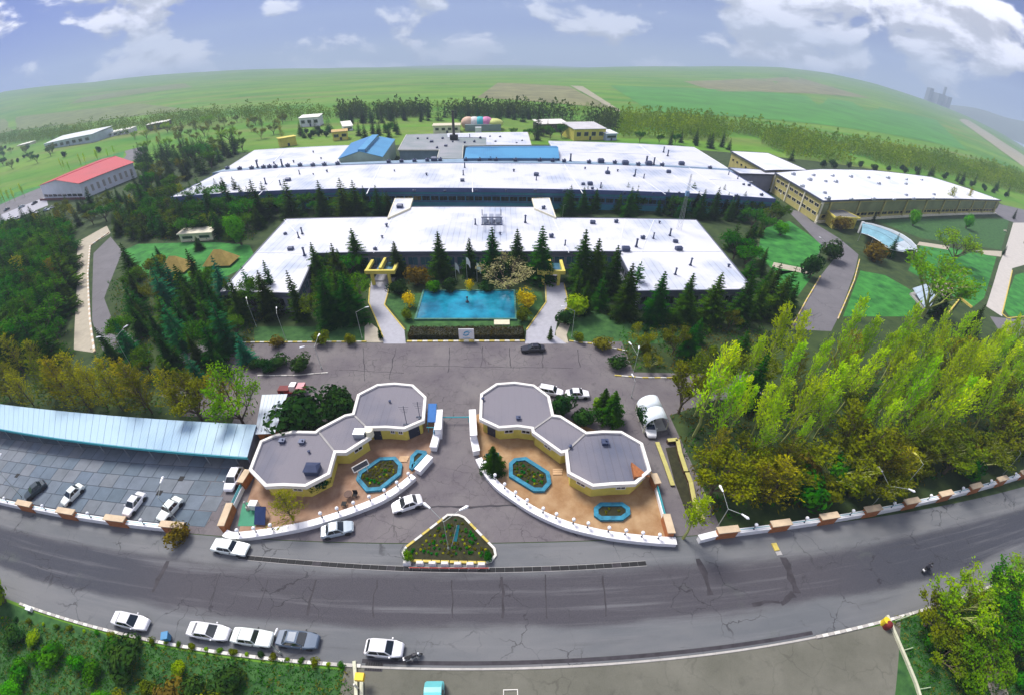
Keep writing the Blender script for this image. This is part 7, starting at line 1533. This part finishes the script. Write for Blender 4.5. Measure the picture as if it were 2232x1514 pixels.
lamp('lamp behind the right boundary wall at the right frame edge', (2185,1034), 5.2, ((100,1.8),), s=1.1)
lamp('twin lamp on the left hedge island of the plaza', (702,803), 5.0, ((85,1.9),(-150,1.5)), s=1.0)
lamp('twin lamp on the right hedge island of the plaza', (1378,822), 5.0, ((110,2.0),(70,1.2)), s=1.0)
lamp('green single lamp beside the left walkway', (790,738), 6.2, ((15,1.8),), s=.9)
lamp('green single lamp beside the right walkway', (1247,735), 6.2, ((170,1.9),), s=.9)
lamp('twin lamp over the left service road', (290,805), 7.5, ((65,2.2),(200,2.4)), s=1.1)
lamp('thin lamp on the lawn under the left office wing', (626,745), 6.5, ((110,1.2),), s=.8)
lamp('lamp in the planted strip right of the courtyard', (1226,474), 4.0, ((25,1.8),), s=1.0)
lamp('lamp behind the right gatehouse at the plaza exit', (1376,866), 3.6, ((100,.8),), s=.9)
lamp('lamp beside the parking shed corner', (560,712), 5.5, ((120,1.4),), s=.9)
lamp('short lamp on the lower kerb beside the slate grey car', (612,1424), 2.6, ((80,.9),), s=.8)
lamp('tall thin lamp beside the ochre building entrance', (1690,462), 6.0, ((60,1.4),), s=1.0)
lamp('thin lamp beside the right garden road', (1782,562), 5.5, ((120,1.2),), s=.8)
lamp('yellow headed lamp deep in the grove near the road', (1950,1085), 7.5, ((110,1.0),), headmat=YH)
def mast():
    b = at(1479,501,OZ); h = tall((b.x,b.y,OZ), 380); t = thing('lattice_mast', 'tall lattice radio mast on the right office roof', 'mast', (b.x,b.y,OZ)); w = .55
    for sx in (-1,1):
        for sy in (-1,1): MB().tube((b.x+sx*w,b.y+sy*w,OZ),(b.x+sx*.12,b.y+sy*.12,OZ+h),.035,.025,4).build('leg', POLE, t)
    n = 12
    for i in range(n):
        z0, z1 = OZ+h*i/n, OZ+h*(i+1)/n; w0, w1 = w-(w-.12)*i/n, w-(w-.12)*(i+1)/n
        for k, (sx, sy, tx, ty) in enumerate(((-1,-1,1,-1),(1,-1,1,1),(1,1,-1,1),(-1,1,-1,-1))): MB().tube((b.x+sx*w0,b.y+sy*w0,z0),(b.x+tx*w1,b.y+ty*w1,z1),.014,n=3).build('brace', DARK_METAL, t)
    MB().box(b.x-.45,b.y-.45,OZ+h*.62,b.x+.45,b.y+.45,OZ+h*.70).build('antenna_box', M('antenna_blue', (.12,.22,.36)), t)
mast()
for k, (px, py, ty, c, nm) in enumerate(((994,614,572,(.45,.50,.48),'grey'),(1018,612,560,(.78,.80,.78),'white'),(1040,614,572,(.62,.72,.66),'pale green'))):
    p = at(px, py); h = tall(p, ty); t = thing('flagpole', 'flagpole with %s flag behind the pool, %s from the left' % (nm, ORD[k]), 'flagpole', p, 0, 'flagpoles behind the pool'); MB().tube(p, p+Vector((0,0,h)), .07, .04, 6).build('pole', POLE, t)
    m = MB(); n = 8; vs = []
    for i in range(n+1):
        for zz in (0, -1.7): u = i/n; vs.append((p.x+.06+u*.9, p.y+.25*math.sin(u*5)*u, p.z+h-.1+zz-u*u*1.1))
    m.add(vs, [(2*i,2*i+1,2*i+3,2*i+2) for i in range(n)]); m.build('flag', M('flag_cloth', c, rough=.9), t)
def small_things():
    p = at(368,1392); t = thing('blue_bin', 'tilted blue wheeled bin on the lower kerb between two white cars', 'bin', p, R(20)); B_ = M('blue_plastic', (.05,.22,.42), rough=.5, obj=True)
    m = MB(); m.add([(-.28,-.3,.05),(.28,-.3,.05),(.28,.3,.05),(-.28,.3,.05),(-.36,-.4,1.0),(.36,-.4,1.0),(.36,.4,1.0),(-.36,.4,1.0)], [(0,1,5,4),(1,2,6,5),(2,3,7,6),(3,0,4,7),(3,2,1,0),(4,5,6,7)]); m.build('body', B_, t, local=True); MB().box(-.4,-.44,1.0,.4,.44,1.08).build('lid', B_, t, local=True)
    for s in (-1,1): MB().tube((s*.3-.04,-.32,.1),(s*.3+.04,-.32,.1),.1,n=8).build('wheel', BLACK, t, local=True)
    p = at(780,1500); t = thing('yellow_sign', 'yellow square box sign on a pale post at the forecourt corner', 'sign', p); MB().box(p.x-.08,p.y-.08,0,p.x+.08,p.y+.08,1.6).build('post', KERB_WHITE, t); q = at(784,1476,1.6); MB().box(q.x-.42,q.y-.32,1.35,q.x+.42,q.y+.36,1.95).build('box', M('sign_yellow', (.78,.52,.01), rough=.5), t)
    p = at(1930,1366); t = thing('litter_bin', 'yellow and dark red round litter bin at the forecourt corner', 'bin', p); MB().tube((p.x,p.y,0),(p.x,p.y,.85),.42,.5,12).build('drum', RED_CLOTH, t); MB().tube((p.x-.15,p.y+.45,0),(p.x-.15,p.y+.45,1.0),.38,.42,12).build('rear_drum', YEL_CLOTH, t); MB().ball((p.x,p.y,.85),.46,12,6,sz=.6).build('dome', RED_CLOTH, t, smooth=True)
    def low_wall(lab, pts, h, mats, stakes=()):
        P_ = [at(*q) for q in pts]; t = thing('low_wall', lab, 'wall', P_[0])
        for i, (a, b) in enumerate(zip(P_, P_[1:])): MB().bar(a, b, .32, 0, h+.004*i).build('wall_run', mats, t)
        for a, b in stakes: a, b = at(*a, .3), at(*b, .3); MB().tube(a, b, .06, n=5).build('stake', M('pale_stake', (.40,.50,.30)), t)
    CR = M('cream_kerb', (.52,.52,.38), var=.12)
    low_wall('pale kerb wall down the right side of the forecourt', [(1932,1342),(1962,1412),(1994,1490),(2006,1530)], .35, CR, (((1952,1352),(1985,1340)),((1970,1416),(1990,1410)),((2005,1500),(2028,1496))))
    low_wall('pale kerb wall down the left side of the forecourt', [(773,1442),(776,1480),(778,1530)], .35, CR)
    low_wall('thin pale rail wall beside the forecourt kerb wall on the left', [(789,1486),(789,1530)], .3, CR)
    for px, py, lab in ((68,1328,'white box cabinet on the lower kerb at the far left'),):
        p = at(px, py); t = thing('white_box', lab, 'cabinet', p); MB().box(p.x-.45,p.y-.25,0,p.x+.45,p.y+.25,.5).build('body', WHITE_PAINT, t); MB().box(p.x-.5,p.y-.3,.5,p.x+.5,p.y+.3,.56).build('lid', WHITE_TRIM, t)
    for px, py in ((38,1036),(347,1074),(360,1100),(395,1043)):
        p = at(px, py); o = MB().box(p.x-.42,p.y-.42,.052,p.x+.42,p.y+.42,.062).build('manhole_cover', BLACK, PARK)
    p = at(815,1452); t = thing('manhole', 'dark open gully grate beside the hatchback at the kerb', 'drain', p); MB().box(p.x-.9,p.y-.45,.012,p.x+.9,p.y+.45,.03).build('frame', TAR, t)
    for k in range(7): MB().box(p.x-.8+k*.24,p.y-.38,.03,p.x-.68+k*.24,p.y+.38,.045).build('bar', BLACK, t)
    p = at(1690,1192); t = thing('yellow_marker', 'small yellow marker block on the road edge before the right wall', 'marker', p); MB().box(p.x-.35,p.y-.5,.02,p.x+.3,p.y+.5,.2).build('block', KERB_YEL, t); MB().box(p.x-.3,p.y-1.1,.02,p.x+.45,p.y-.52,.08).build('base_patch', CONCRETE, t)
    p = at(1016,1443); 
    p = at(1113,1512); t = thing('pallet', 'small white timber pallet lying at the bottom edge of the forecourt', 'pallet', p)
    for x0, y0, x1, y1 in ((-.7,-.4,.7,-.32),(-.7,.32,.7,.4),(-.7,-.31,-.62,.31),(.62,-.31,.7,.31)): MB().box(p.x+x0,p.y+y0,.02,p.x+x1,p.y+y1,.12).build('bar', KERB_WHITE, t)
    p = at(2075,537); t = thing('park_bench', 'pale park bench on the upper right lawn', 'bench', at(2190,505)); p = at(2190,505)
    MB().box(p.x-1.2,p.y-.3,.4,p.x+1.2,p.y+.2,.48).build('seat', CREAM, t); MB().box(p.x-1.2,p.y+.22,.48,p.x+1.2,p.y+.3,.95).build('backrest', CREAM, t)
    for s in (-1,1): MB().box(p.x+s*1.0-.06,p.y-.28,.02,p.x+s*1.0+.06,p.y+.18,.4).build('leg', GREY_METAL, t)
small_things()
def far_plant():
    d = ray(2045,214); L_ = 3900; b = Vector((d.x*L_, d.y*L_, CAM_H+d.z*L_-10)); t = thing('distant_works', 'hazy distant works with two towers on the right skyline', 'building', b); G_ = M('distant_grey', (.20,.22,.25), var=.1)
    e = Vector((d.y,-d.x,0)).normalized()
    for o, w, h, nm in ((-64,34,60,'block'),(0,64,40,'block'),(28,13,92,'tower'),(60,40,36,'block')):
        c = b+e*o; MB().box(c.x-w/2,c.y-w/2,b.z-90,c.x+w/2,c.y+w/2,b.z+h).build(nm, G_, t)
far_plant()
# ------------------------------------------------------------------ haze
def haze():
    mb = MB().box(-5400, -5400, -130, 5400, 5400, 470); m = bpy.data.materials.new('haze_air'); m.use_nodes = True; N, L = m.node_tree.nodes, m.node_tree.links
    N.remove(N['Principled BSDF']); v = N.new('ShaderNodeVolumePrincipled'); v.inputs['Color'].default_value = (.66,.82,1.0,1); v.inputs['Density'].default_value = HAZE; v.inputs['Anisotropy'].default_value = 0.0
    L.new(v.outputs[0], N['Material Output'].inputs['Volume']); o = mb.build('haze', m); stuff(o)
HAZE = .00032
haze()
